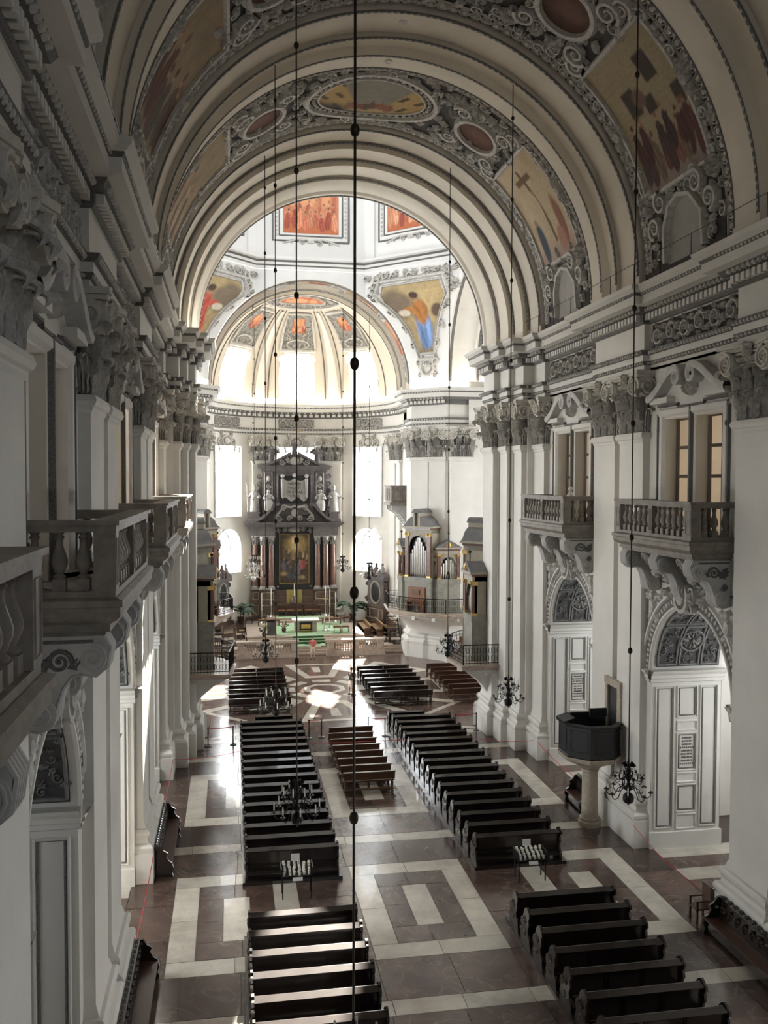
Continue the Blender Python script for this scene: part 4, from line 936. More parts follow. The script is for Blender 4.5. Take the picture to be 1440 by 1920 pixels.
for az in (-49, 0, 49):
    ta = radians(az); rad = Vector((sin(ta), cos(ta), 0)); tan = Vector((cos(ta), -sin(ta), 0)); c = Vector((0, AY, 0))
    ol = [(-HWN, ZW0), (-HWN, 22.6), (-HWN, 23.6), (-HWN, 24.6)]+[(-HWN*cos(pi*i/14), ZW1-.55+.55*sin(pi*i/14)) for i in range(15)]+[(HWN, 24.6), (HWN, 23.6), (HWN, 22.6), (HWN, ZW0)]
    r1, r2 = [], []
    for u, v in ol:
        rr = sqrt(max(1, RH**2-max(0, v-ZC)**2-u*u))-.03; p = c+rad*rr+tan*u; q = c+rad*9.3+tan*u*.95; r1.append((p.x, p.y, v)); r2.append((q.x, q.y, v))
    hd.loft([r1, r2])
    S = (lambda tan, rad: lambda u, v, h: ((Vector((0, AY, 0))+rad*(9.25-h)+tan*u).x, (Vector((0, AY, 0))+rad*(9.25-h)+tan*u).y, v))(tan, rad)
    pane_window('bright lunette window in the choir half dome, %s one' % {-49: 'left', 0: 'middle', 49: 'right'}[az], S, -HWN, HWN, ZW0, ZW1, 4, 5, 'pane_lunette')
    # panel over the window
    Sd = (lambda ta: lambda u, v, h: SDm(ta+u, v, h))(ta)
    g = MB(); pw = lambda v: .30-.0*v
    def trap(a, b): v = .56+.50*b; return ((a-.5)*2*(.235+.02*b), v)
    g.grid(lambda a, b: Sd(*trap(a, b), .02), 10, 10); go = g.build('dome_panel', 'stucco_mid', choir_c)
    f = MB(); SP = lambda u, v, h: Sd(*trap(u, v), h)
    ridge(f, lambda u, v, h: SP(u, v, h), [(0, 0), (1, 0), (1, .5), (1, 1), (0, 1), (0, .5), (0, 0)], .05, .12)
    SQ = lambda u, v, h: SP(u/4.0, v/4.4, h)
    fill(f, SQ, lambda u, v: not (1.0 < u < 3.0 and 1.9 < v < 3.9), .15, 3.85, .15, 4.25, .5, az+60, .12)
    ridge(f, SQ, ell_path(2, .7, 1.3, .5, 20), .12, .16)
    f.build('panel_stucco', 'stucco', go)
    painting('fresco_panel', lambda a, b, h: SP(.27+.46*a, .45+.42*b, h+.02), 'red', abs(az)+2, choir_c, nu=30, nv=30, mask=None if az == 0 else (lambda a, b: (a-.5)**2+(b-.5)**2 < .25))
for th in (-30, -19, 19, 30, -68, 68):
    St = (lambda th: lambda u, v, h: SDm(radians(th)+u/RH, v/RH, h))(th)
    ridge(tm, St, [(0, RH*1.12*i/24) for i in range(25)], .07, .08)
rb = MB()
for th in (-24.5, 24.5):
    t0 = radians(th); rb.loft([[SDm(t0+k*.062*(1-.55*i/20), 1.10*i/20, hh) for k, hh in ((-1, 0), (-.9, .14), (.9, .14), (1, 0))] for i in range(21)])
rb.build('dome_rib', 'plaster', choir_c, 30)
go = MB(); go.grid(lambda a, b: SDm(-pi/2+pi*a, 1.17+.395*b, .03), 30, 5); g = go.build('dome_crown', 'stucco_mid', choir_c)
SQ = lambda u, v, h: (u, AY+v, ZC+sqrt(max(.1, (RH-.05-h)**2-u*u-v*v)))
f = MB(); ridge(f, SQ, [(3.2*cos(pi*i/24), 3.2*sin(pi*i/24)) for i in range(25)], .1, .12); ridge(f, SQ, ell_path(0, 1.5, 2.0, .85, 24), .1, .14); fill(f, SQ, lambda u, v: 1 < hypot(u, v) < 3.1 and (u/2)**2+((v-1.5)/.85)**2 > 1, -3, 3, .2, 3, .5, 5, .12)
f.build('panel_stucco', 'stucco', g)
painting('fresco_oval', lambda a, b, h: SQ(-1.9+3.8*a, .75+1.5*b, h+.03), 'red', 9, choir_c, nu=36, nv=18, mask=lambda a, b: (a-.5)**2+(b-.5)**2 < .25)
hd.build('half_dome', 'vault_plaster_dim', choir_c, 30)
tm.build('rib_moulding', 'trim_grey', choir_c)
# west end behind the organ loft
mb = MB()
for a, b, c, d in ((-10, 10, -1, 15), (-10, -3, 15, 24), (3, 10, 15, 24), (-10, 10, 24, 32)): mb.add([(a, -9, c), (b, -9, c), (b, -9, d), (a, -9, d)], [(0, 1, 2, 3)])
tag(mb.build('wall_west', 'plaster'), 'plain west wall behind the organ loft', 'wall', kind='structure')
pane_window('large west window above the organ loft', lambda u, v, h: (u, -9+h, v), -3, 3, 15, 24, 5, 7, 'pane_west_fill')  # glowing pane behind the camera, put in as soft fill
# ------------------------------------------------------------------ floor: slabs of red and white marble laid as single pieces in the nave
fb = MB(); fb.box(-23, 23, -9, 92, -.3, -.018)
floor = fb.build('floor', 'joint'); tag(floor, 'polished floor of red and white marble slabs in frames and bands', 'floor', kind='structure')
def unit(matn):
    m = MB(); e = .0; m.add([(-.5,-.5,-.03),(.5,-.5,-.03),(.5,.5,-.03),(-.5,.5,-.03),(-.5,-.5,0),(.5,-.5,0),(.5,.5,0),(-.5,.5,0)], [(0,3,2,1),(4,5,6,7),(0,1,5,4),(1,2,6,5),(2,3,7,6),(3,0,4,7)]); return m.mesh('slab', matn)
UR, UWh = unit('marble_red'), unit('marble_white')
rf = random.Random(11); stuff = {0: MB(), 1: MB()}; NS = [0]
def slab(x0, x1, y0, y1, white, near=True):
    g = .009; dz = rf.uniform(-.003, .003)
    if near and NS[0] < 298:
        NS[0] += 1; o = mk('slab', UWh if white else UR, floor, ((x0+x1)/2, (y0+y1)/2, dz), 0, (x1-x0-2*g, y1-y0-2*g, 1))
    else: stuff[int(white)].box(x0+g, x1-g, y0+g, y1-g, -.02, dz)
def course(x0, x1, y0, y1, white, nx=1, ny=1, near=True):
    xs = [x0+(x1-x0)*i/nx+(rf.uniform(-.15, .15) if 0 < i < nx else 0) for i in range(nx+1)]; ys = [y0+(y1-y0)*i/ny+(rf.uniform(-.15, .15) if 0 < i < ny else 0) for i in range(ny+1)]
    for a, b in zip(xs, xs[1:]):
        for c, d in zip(ys, ys[1:]): slab(a, b, c, d, white, near)
def frame(xc, y0, y1, near):
    X0, X1 = xc-2.05, xc+2.05; w = .82
    course(X0, X1, y0, y0+w, True, 2, 1, near); course(X0, X1, y1-w, y1, True, 2, 1, near)
    course(X0, X0+w, y0+w, y1-w, True, 1, 2, near); course(X1-w, X1, y0+w, y1-w, True, 1, 2, near)
    a, b = y0+w, y1-w; im = (a+b)/2
    course(X0+w, X1-w, a, im-1.4, False, 2, 1, near); course(X0+w, X1-w, im+1.4, b, False, 2, 1, near)
    course(X0+w, xc-.43, im-1.4, im+1.4, False, 1, 2, near); course(xc+.43, X1-w, im-1.4, im+1.4, False, 1, 2, near)
    course(xc-.43, xc+.43, im-1.4, im+1.4, True, 1, 1, near)
def bay_floor(y0, y1, near):
    for xc in (0, -6.05, 6.05): frame(xc, y0, y1, near)
    for a, b in ((-4.0, -2.05), (2.05, 4.0)): course(a, b, y0, y1, False, 1, 3, near)
    for a, b in ((-9.6, -8.1), (8.1, 9.6)): course(a, b, y0, y1, False, 1, 3, near)
def pier_floor(y0, y1, near):
    m = (y0+y1)/2
    for a, b, n in ((-9.6, -4.0, 3), (-4.0, 4.0, 4), (4.0, 9.6, 3)):
        course(a, b, y0, m-.35, False, n, 1, near); course(a, b, m-.35, m+.35, True, n, 1, near); course(a, b, m+.35, y1, False, n, 1, near)
bay_floor(25.1, 31.5, True); pier_floor(20.3, 25.1, True); bay_floor(36.2, 42.6, True); pier_floor(31.5, 36.2, True)
pier_floor(42.6, 47.2, True)
bay_floor(13.9, 20.3, False); pier_floor(9, 13.9, False); course(-9.6, 9.6, -9, 9, False, 8, 8, False)
# chapel floors
for s in (-1, 1):
    for b in BAYS:
        ym = bay_mid(b)
        for k in range(6):
            y0 = ym-AR+2*AR*k/6; slab(*sorted((s*9.62, s*13.2)), y0, y0+2*AR/6, k % 2 == 1, False); slab(*sorted((s*13.2, s*17)), y0, y0+2*AR/6, k % 2 == 0, False)
# crossing: octagonal star
course(-10.3, 10.3, 47.2, 70.6, False, 14, 16, False); course(-22, -10.3, 51.2, 67.1, False, 6, 8, False); course(10.3, 22, 51.2, 67.1, False, 6, 8, False)
wm = stuff[1]
def wpoly(P): wm.prism(P, -.01, .006, 'z')
def pol(r, a): return (r*sin(a), CY+r*cos(a))
for k in range(8):
    a = 2*pi*k/8; h = pi/8
    wpoly([pol(1.05, a-h), pol(1.05, a+h), pol(1.45, a+h), pol(1.45, a-h)])
    wpoly([pol(2.1, a-h*.78), pol(2.1, a+h*.78), pol(2.75, a+h*.62), pol(2.75, a-h*.62)])
    R0, R1, w = 3.5, 8.4 if k % 2 == 0 else 9.6, .55
    c0, c1 = .30, .27
    o = [pol(R0, a-c0), pol(R0, a+c0), pol(R1, a+c1), pol(R1, a-c1)]; cx, cy_ = pol((R0+R1)/2, a)
    inn = [pol(R0+w, a-c0+.135), pol(R0+w, a+c0-.135), pol(R1-w, a+c1-.075), pol(R1-w, a-c1+.075)]
    for i in range(4): wpoly([o[i], o[(i+1) % 4], inn[(i+1) % 4], inn[i]])
    wpoly([pol(5.2, a-.045), pol(5.2, a+.045), pol(7.0, a+.045), pol(7.0, a-.045)])
for sx in (-1, 1):
    wpoly([(sx*9.8, 47.4), (sx*9.3, 47.4), (sx*2.9, 50.1), (sx*3.3, 50.6)]); wpoly([(sx*2.2, 47.5), (sx*8, 47.5), (sx*8, 48.05), (sx*2.2, 48.05)])
course(-9, 9, 70.0, 70.05, True, 9, 1, False)
for w in (0, 1):
    o = stuff[w].build('far_slabs', ('marble_red', 'marble_white')[w], floor); o['kind'] = 'stuff'
# chancel steps and floor levels
def steps(name, boxes, mt, par):
    mb = MB()
    for b in boxes: mb.box(*b)
    return mb.build(name, mt, par)
chan = thing('floor_chancel', 'raised chancel floor with broad stone steps behind the balustrade', 'floor', kind='structure')
for k, (y, z) in enumerate(((70.75, .17), (71.1, .34), (71.45, .51))):
    steps('step', [(-8.9, 8.9, y, y+.5 if k < 2 else 86.2, z-.17, z)], 'chancel_stone', chan)
for k, (y, z) in enumerate(((73.0, .68), (73.4, .85), (73.8, 1.02))):
    steps('step', [(-4.9, 4.9, y, y+.5 if k < 2 else 82.5, z-.17, z)], 'chancel_stone', chan)
steps('step', [(-5.6, 5.2, 79.2, 86.2, .5, 1.0)], 'marble_red', chan)
steps('step', [(-3.3, 3.3, 81.0, 86, 1.0, 1.18)], 'chancel_stone', chan); steps('step', [(-2.9, 2.9, 81.5, 86, 1.18, 1.36)], 'chancel_stone', chan)
tl = MB(); tw = MB(); r2 = random.Random(3)
for x in range(-8, 8):
    for y in range(0, 7):
        (tl if (x+y) % 3 else tw).box(x+.02, x+.98, 71.6+y*1.08, 72.62+y*1.08, .49, .515+.002*((x*7+y) % 2))
tl.build('chancel_tiles', 'marble_red', chan)['kind'] = 'stuff'; tw.build('chancel_tiles', 'marble_white', chan)['kind'] = 'stuff'
cp = thing('green_carpet', 'pale green carpet running over the altar steps and platform', 'carpet')
part('carpet_field', 'carpet', cp, lambda m: m.box(-3.3, 3.9, 74.5, 80.4, 1.021, 1.035))
part('carpet_field', 'carpet', cp, lambda m: m.box(-1.15, 1.45, 71.9, 72.95, .512, .527))
for y, z in ((73.0, .51), (73.4, .68), (73.8, .85)):
    part('stair_riser', 'carpet_dark', cp, lambda m: m.box(-1.15, 1.45, y-.02, y-.001, z+.002, z+.185)); 
    part('stair_tread', 'carpet', cp, lambda m: m.box(-1.15, 1.45, y-.02, y+.4 if z < .8 else 74.5, z+.171, z+.185))
tag(part('dais_carpet', 'carpet', None, lambda m: m.box(-2.2, 2.25, 81.55, 83.0, 1.361, 1.375)), 'pale green carpet before the high altar under the dark seats', 'carpet')
# ------------------------------------------------------------------ things
ORDN = ['first', 'second', 'third', 'fourth', 'fifth', 'sixth', 'seventh', 'eighth', 'ninth', 'tenth', 'eleventh', 'twelfth', 'thirteenth', 'fourteenth', 'fifteenth', 'sixteenth', 'seventeenth']
def smesh(name, mt, fn, smooth=None): mb = MB(); fn(mb); return mb.mesh(name, mt, smooth)
# ---- balconies (local x along the wall, y out from the wall plane, z absolute)
BL, BO = 2.76, 1.53
BAL = smesh('baluster', 'balcony_stone', lambda m: (m.box(-.10, .10, -.10, .10, 0, .20), m.lathe([(.085, .20), (.10, .24), (.06, .28), (.085, .33), (.125, .42), (.13, .50), (.10, .60), (.065, .70), (.052, .78), (.06, .83), (.085, .86), (.06, .90), (.085, .94), (.085, .95)], (0, 0, 0), 10)), 40)
def balcony(s, b, lbl):
    t = thing('balcony', lbl, 'balcony', (s*WW, bay_mid(b), 0), s*pi/2, 'gallery balconies along the nave walls')
    def slabf(m):
        ring(m, -BL, BL, BO, [(-.25, 11.55), (-.12, 11.58), (-.12, 11.70), (0, 11.78), (.06, 11.84), (.06, 11.98), (.10, 12.0), (.10, 12.1), (0, 12.14), (-3, 12.14)]); m.box(-BL+.2, BL-.2, 0, BO-.2, 11.5, 11.6)
    part('slab', 'balcony_stone', t, slabf)
    def rail(z0, z1, o):
        def f(m):
            m.box(-BL-o, BL+o, BO-.34-o, BO+o, z0, z1)
            for e in (-1, 1): m.box(*sorted((e*(BL+o), e*(BL-.34-o))), 0, BO-.34-o, z0, z1)
        return f
    part('base_rail', 'balcony_stone', t, rail(12.14, 12.24, -.02)); tr = part('top_rail', 'balcony_stone', t, rail(13.18, 13.29, .0)); part('rail_cap', 'balcony_stone', tr, rail(13.29, 13.36, .05))
    for x, y in ((-BL+.2, BO-.18), (BL-.2, BO-.18), (0, BO-.18)):
        hx = .20 if x else .13
        def pf(m): m.box(x-hx, x+hx, y-.17, y+.17, 12.24, 13.18); ring(m, x-hx+.06, x+hx-.06, y+.17, [(.0, 12.36), (.0, 12.36)]) if False else None; ridge(m, lambda u, v, h: (u, y+.17+h, v), rect_path(x-hx+.07, x+hx-.07, 12.34, 13.08, 1), .02, .02)
        part('post', 'balcony_stone', t, pf)
    for e in (-1, 1):
        for k in range(6): mk('baluster', BAL, t, (e*(.13+(BL-.2-.2-.13)*(k+.5)/6), BO-.18, 12.23))
        for k in range(3): mk('baluster', BAL, t, (e*(BL-.18), .08+(BO-.34-.08)*(k+.5)/3, 12.23))
    for x in (-BL+.42, 0, BL-.42):
        def cf(m, x=x):
            ctr = [(1.30, 11.50), (1.40, 11.32), (1.36, 11.02), (1.18, 10.86), (.98, 10.90), (.80, 10.86), (.66, 10.66), (.58, 10.42), (.56, 10.22), (.46, 10.04), (.28, 9.98), (.10, 10.02)]
            for k in range(5):      # ribbed front face of the S
                xk = x-.20+.10*k
                m.loft([[(xk-.046, y_, z_), (xk-.03, y_+.035*dy, z_+.035*dz), (xk+.03, y_+.035*dy, z_+.035*dz), (xk+.046, y_, z_)] for (y_, z_), (dy, dz) in zip(ctr, [(.7, .7), (1, 0), (.8, -.6), (0, -1), (-.2, -1), (.5, -.9), (.9, -.4), (1, -.2), (1, 0), (.6, -.8), (0, -1), (-.5, -.8)])])
            m.prism([(0, 11.5)]+[(y_-.01, z_+.01) for y_, z_ in ctr]+[(0, 10.1)], x-.245, x+.245, 'x')
            for cy, cz, r in ((1.12, 11.14, .27), (.32, 10.26, .26)):
                for e in (-1, 1):
                    m.prism([(cy+r*cos(2*pi*k/20), cz+r*sin(2*pi*k/20)) for k in range(20)], *sorted((x+e*.24, x+e*.29)), 'x')
                    volute(m, (lambda e: lambda u, v, h: (x+e*(.285+h), u, v))(e), cy, cz, r*.9, pi/2, -1 if cy > 1 else 1, .03, .04, 1.9, 22)
            S4 = lambda u, v, h: (u, 1.30+h, v)
            ridge(m, S4, rect_path(x-.2, x+.2, 11.48, 11.58, 1), .03, .03)
        c = part('console', 'console_stone', t, cf, 40)
    for e in (-1, 1):
        S = lambda u, v, h: (u, .30+h, v)
        part('relief_ground', 'stucco_ground', t, lambda m: m.add([S(e*.28, 10.5, 0), S(e*(BL-.7), 10.5, 0), S(e*(BL-.7), 11.5, .55), S(e*.28, 11.5, .55)], [(0, 1, 2, 3)]))
        S2 = lambda u, v, h: (u, .31+(v-10.5)*.55+h, v)
        part('mask_relief', 'stucco', t, lambda m: (dome(m, S2, e*1.3, 11.05, .2, .26, .22, 8), [volute(m, S2, e*1.3+q*.5, 11.15, .26, 0, q, .06, .12) for q in (-1, 1)], [leaf(m, S2, e*1.3+q*.2, 10.75, -pi/2+q*1.0, .5, .12, .14, .4) for q in (-1, 1)]))
        xs = e*(BL-.16)
        S3 = lambda u, v, h: (xs+e*h, u, v)
        def side(m): m.add([S3(.05, 11.5, .0), S3(1.30, 11.5, .0), S3(1.0, 11.05, 0), S3(.45, 10.6, .0), S3(.05, 10.3, 0)], [(0, 1, 2, 3, 4)])
        so = part('side_panel', 'console_stone', t, side)
        part('scroll_relief', 'trim_grey', so, lambda m: (ridge(m, S3, [(.1, 11.42), (1.15, 11.42)], .03, .03), volute(m, S3, .62, 11.1, .2, 0, 1, .045, .04), leaf(m, S3, .25, 10.9, pi/2, .4, .1, .05, .3), leaf(m, S3, .75, 11.0, .3, .3, .07, .05, .6), volute(m, S3, .25, 10.65, .12, 0, -1, .035, .04), leaf(m, S3, .25, 10.95, .4, .35, .08, .05, .5)))
    fo = part('festoon', 'stucco', t, lambda m: [leaf(m, lambda u, v, h: (u, .12+h, v), q*.35, 10.45-.1*abs(q), pi/2+q*1.2, .5, .16, .3, q*.4) for q in (-3, -2, -1, 0, 1, 2, 3)])
    return t
balcony(-1, BAYS[0], 'grey stone balcony nearest the camera at the left picture edge')
balcony(-1, BAYS[1], 'grey stone balcony on the left wall with scrolled side console, second from the camera')
balcony(-1, BAYS[2], 'grey stone balcony on the left wall, third from the camera')
balcony(-1, BAYS[3], 'sunlit stone balcony on the left wall beside the crossing pier')
balcony(1, BAYS[2], 'large brown-grey balcony on the right wall above the near chapel arch')
balcony(1, BAYS[3], 'smaller-looking balcony on the right wall above the farther chapel arch')
# figurine on the far right balcony
fg = thing('figurine', 'small cream figurine standing on the farther right balcony', 'figurine', (8.75, 37.6, 12.16))
part('figure_body', 'candle', fg, lambda m: m.lathe([(.16, 0), (.17, .3), (.12, .7), (.17, 1.0), (.19, 1.2), (.08, 1.36), (.06, 1.42)], (0, 0, 0), 10), 40); part('figure_head', 'candle', fg, lambda m: m.ball((0, 0, 1.52), .11, 8, 6), 60)
part('figure_arm', 'candle', fg, lambda m: m.tube([(.1, -.05, 1.2), (.28, -.1, 1.0), (.2, -.22, .85)], [.06, .05, .04], 6), 60)

# ---- pews
def pew_meshes(L, wood):
    h = L/2; d = {}
    d['backrest'] = smesh('backrest', wood, lambda m: (m.prism([(-.02, .14), (.05, .14), (-.03, .96), (-.09, .96)], -h, h, 'x'), [ridge(m, lambda u, v, hh: (u, -.03-(v-.14)*.085-hh, v), rect_path(-h+.06+(L-.12)*k/3+.04, -h+.06+(L-.12)*(k+1)/3-.04, .26, .86, 1), .025, .02) for k in range(3)]))
    d['book_rest'] = smesh('book_rest', wood, lambda m: m.prism([(-.22, .925), (.0, .985), (.0, 1.01), (-.04, 1.02), (-.235, .955)], -h-.01, h+.01, 'x'))
    d['seat'] = smesh('seat', wood, lambda m: m.box(-h, h, .03, .44, .43, .47))
    d['kneeler'] = smesh('kneeler', wood, lambda m: m.prism([(-.42, .20), (-.24, .23), (-.24, .26), (-.42, .23)], -h, h, 'x'))
    pl = [(-.30, .0), (.50, .0), (.50, .18), (.44, .30), (.52, .44), (.46, .60), (.34, .66), (.27, .74), (.20, .92), (.10, 1.02), (.0, 1.08), (-.10, 1.06), (-.16, 1.0), (-.24, .98), (-.26, .86), (-.17, .76), (-.22, .60), (-.12, .44), (-.16, .30), (-.28, .20)]
    d['pew_end'] = smesh('pew_end', wood, lambda m: (m.prism(pl, -.035, .035, 'x'), [volute(m, (lambda e: lambda u, v, hh: (e*(.035+hh), u, v))(e), .12, .62, .15, 0, 1, .03, .03, 1.6, 14) for e in (-1, 1)], [dome(m, (lambda e: lambda u, v, hh: (e*(.035+hh), u, v))(e), .16, .26, .12, .1, .04, 8) for e in (-1, 1)]))
    return d
def make_pew(L, wood):
    ms = pew_meshes(L, wood)
    def f(label, group, x, y, z=0, dx=0):
        t = thing('pew', label, 'pew', (x, y, z), 0, group)
        for k in ('backrest', 'book_rest', 'seat', 'kneeler'): mk(k, ms[k], t)
        for e in (-1, 1): mk('pew_end', ms['pew_end'], t, (e*L/2, 0, 0))
        return t
    return f
PW = 3.2; pewf = make_pew(PW, 'wood_dark')
def pew_block(xc, y0, n, st, lab, grp, z=.12):
    for i in range(n): pewf(lab % ORDN[i], grp, xc, y0+st*i, z)
    p = thing('pew_platform', 'dark wooden platform under the %s' % grp, 'platform', (xc, y0+st*(n-1)/2, 0))
    part('deck', 'wood_dark', p, lambda m: m.box(-PW/2-.14, PW/2+.14, -st*(n-1)/2-.5, st*(n-1)/2+.6, 0, .12))
pew_block(-4.1, 31.0, 16, 1.11, 'dark wooden pew in the long left block, %s from the candle stand', 'long left pew block')
pew_block(4.15, 30.9, 16, 1.11, 'dark wooden pew in the long right block, %s from the candle stand', 'long right pew block')
pew_block(-4.1, 20.85, 6, 1.09, 'dark wooden pew in the near left block, %s from the bottom edge', 'near left pew block')
pew_block(4.15, 19.65, 7, 1.09, 'dark wooden pew in the near right block, %s from the bottom edge', 'near right pew block')
shortp = make_pew(2.0, 'wood_dark'); shortp('short dark pew heading the long right block', 'short pews', 3.55, 48.9, 0); shortp('short dark pew heading the long left block', 'short pews', -3.9, 49.2, 0)
# ---- free-standing benches (back, seat, legs)
def make_bench(L, wood, hb=.86):
    h = L/2
    bk = smesh('backrest', wood, lambda m: (m.prism([(-.02, .50), (.02, .50), (-.06, hb), (-.10, hb)], -h, h, 'x'), m.box(-.02, .02, -.03, .01, .1, .5)))
    cap = smesh('top_rail', wood, lambda m: m.box(-h-.02, h+.02, -.17, -.03, hb-.01, hb+.03)); st = smesh('seat', wood, lambda m: m.box(-h, h, -.0, .40, .42, .46)); lg = smesh('leg', wood, lambda m: (m.box(-.03, .03, .33, .39, 0, .42), m.box(-.03, .03, -.02, .04, 0, .5), m.box(-.03, .03, -.02, .39, .12, .17)))
    kn = smesh('kneeler', wood, lambda m: m.box(-h, h, -.40, -.22, .16, .20))
    def f(label, group, x, y, z=0, rz=0):
        t = thing('bench', label, 'bench', (x, y, z), rz, group)
        mk('backrest', bk, t); mk('top_rail', cap, t); mk('seat', st, t); mk('kneeler', kn, t)
        for e in (-h+.1, 0, h-.1): mk('leg', lg, t, (e, 0, 0))
        return t
    return f
bf = make_bench(2.35, 'wood_mid')
for i in range(8): bf('brown wooden bench in the middle aisle, %s from its near end' % ORDN[i], 'middle aisle benches', -.06+(.0 if i < 7 else .15), 39.2+1.06*i)
bl = make_bench(1.85, 'wood_dark')
for i in range(8):
    for k, e in enumerate((-1, 1)): bl('dark bench left of the crossing octagon, %s row, %s half' % (ORDN[i], ('outer', 'inner')[k]), 'crossing benches on the left', -4.5+e*.95, 53.7+1.22*i)
    if i < 7:
        for k, e in enumerate((-1, 1)): bl('dark bench right of the crossing octagon, %s row, %s half' % (ORDN[i], ('inner', 'outer')[k]), 'crossing benches on the right', 4.45+e*.95, 54.2+1.28*i)
        bb = bl
b3 = make_bench(2.7, 'wood_red')
for i in range(7): b3('dark bench beside the right organ pier, %s row from the camera' % ORDN[i], 'benches below the right organ', 9.0+.0*i, 54.2+1.3*i)
# ---- wall benches along the piers
def wall_bench(x, y0, y1, s, label, arm=False):
    L = y1-y0; t = thing('wall_bench', label, 'bench', (x, (y0+y1)/2, 0), s*pi/2, 'wall benches at the nave piers'); h = L/2
    part('seat', 'wood_red', t, lambda m: m.box(-h, h, .05, .52, .42, .47)); part('backrest', 'wood_dark', t, lambda m: (m.prism([(.0, .3), (.06, .3), (-.02, 1.05), (-.08, 1.05)], -h, h, 'x'), [leaf(m, lambda u, v, q: (u, .02+q, v), -h+L*(k+.5)/14, .6, pi/2, .35, .1, .05, .3) for k in range(14)]))
    part('top_rail', 'wood_dark', t, lambda m: (m.box(-h-.03, h+.03, -.12, .03, 1.05, 1.10), [dome(m, lambda u, v, q: (u, v, 1.1+q), -h+L*(k+.5)/18, -.05, .09, .05, .08, 6) for k in range(18)]))
    part('apron', 'wood_dark', t, lambda m: m.box(-h, h, .40, .46, .10, .42))
    pl = [(0, 0), (.55, 0), (.50, .15), (.56, .3), (.5, .5), (.38, .58), (.30, .75), (.36, .85), (.2, .95), (.1, 1.1), (-.06, 1.12), (-.06, 0)]
    for e in (-1, 1): part('bench_end', 'wood_dark', t, lambda m: m.prism(pl, e*h-.04, e*h+.04, 'x'))
wall_bench(-8.78, 20.6, 25.3, -1, 'dark carved bench against the near left pier')
wall_bench(-8.78, 31.7, 36.0, -1, 'dark carved bench with red-brown seat against the second left pier')
wall_bench(8.78, 19.5, 25.0, 1, 'long dark carved bench against the near right pier')
wall_bench(8.78, 35.0, 36.6, 1, 'short dark bench on the right wall behind the pulpit column')
ch = thing('armchair', 'small red-brown wooden armchair beside the near right pier bench', 'chair', (8.75, 25.75, 0), pi/2)
part('seat', 'wood_red', ch, lambda m: m.box(-.25, .25, .0, .48, .42, .47)); part('backrest', 'wood_red', ch, lambda m: m.box(-.25, .25, -.06, 0, .42, 1.15))
for x in (-.22, .22):
    part('arm_rest', 'wood_red', ch, lambda m: m.box(x-.03, x+.03, 0, .46, .68, .72)); part('leg', 'wood_red', ch, lambda m: m.box(x-.03, x+.03, .40, .46, 0, .7)); part('leg', 'wood_red', ch, lambda m: m.box(x-.03, x+.03, -.05, .01, 0, .45))
# ---- pulpit
pu = thing('pulpit', 'black octagonal pulpit on a pale marble column at the right pier', 'pulpit', (8.2, 33.8, 0))
part('column', 'plaque_frame', pu, lambda m: m.lathe([(.46, 0), (.46, .18), (.40, .22), (.42, .32), (.35, .4), (.335, .5), (.31, 2.2), (.36, 2.26), (.34, 2.32)], (0, 0, 0), 18), 40)
def octp(r, n=8): return [(r*cos(pi/8+2*pi*k/n), r*sin(pi/8+2*pi*k/n)) for k in range(n)]
part('corbel', 'plaque_frame', pu, lambda m: m.loft([[(r*c, r*q, z) for c, q in octp(1)] for r, z in ((.34, 2.3), (.45, 2.4), (.62, 2.55), (.95, 2.7), (1.25, 2.82), (1.30, 2.95), (1.30, 3.0))], close=True, caps=True))
part('body', 'wood_black', pu, lambda m: m.loft([[(r*c, r*q, z) for c, q in octp(1)] for r, z in ((1.25, 3.0), (1.30, 3.05), (1.27, 3.1), (1.27, 4.25), (1.2, 4.25), (1.2, 3.1))], close=True))
part('hand_rail', 'wood_black', pu, lambda m: m.loft([[(r*c, r*q, z) for c, q in octp(1)] for r, z in ((1.14, 4.25), (1.36, 4.25), (1.38, 4.33), (1.14, 4.35), (1.14, 4.25))], close=True))
part('floor_board', 'wood_black', pu, lambda m: m.prism(octp(1.2), 3.05, 3.1, 'z'))
for k in range(3, 7):
    a = pi/8+2*pi*(k+.5)/8-pi/8+pi/8; c = Vector((cos(a), sin(a), 0)); tt = Vector((-sin(a), cos(a), 0))
    Sx = lambda u, v, h: tuple((c*(1.176+h)+tt*u)[:2])+(v,)
    part('side_panel', 'wood_black', pu, lambda m: ridge(m, Sx, rect_path(-.36, .36, 3.25, 4.1, 1), .03, .03))
part('reading_desk', 'wood_black', pu, lambda m: (m.prism([(-1.30, 4.37), (-.85, 4.5), (-.85, 4.55), (-1.30, 4.42)], -.45, .45, 'y'), m.box(.2, .95, .55, .62, 4.3, 4.62)))
do = thing('pulpit_door', 'dark narrow door in a pale stone frame above the pulpit', 'door', (9.27, 33.85, 0))
part('door_leaf', 'plaque_dark', do, lambda m: m.box(-.06, .0, -.45, .45, 3.0, 5.65)); part('stone_frame', 'plaque_frame', do, lambda m: (m.box(-.13, 0, -.72, -.45, 3.0, 5.9), m.box(-.13, 0, .45, .72, 3.0, 5.9), m.box(-.15, 0, -.74, .74, 5.65, 5.95)))
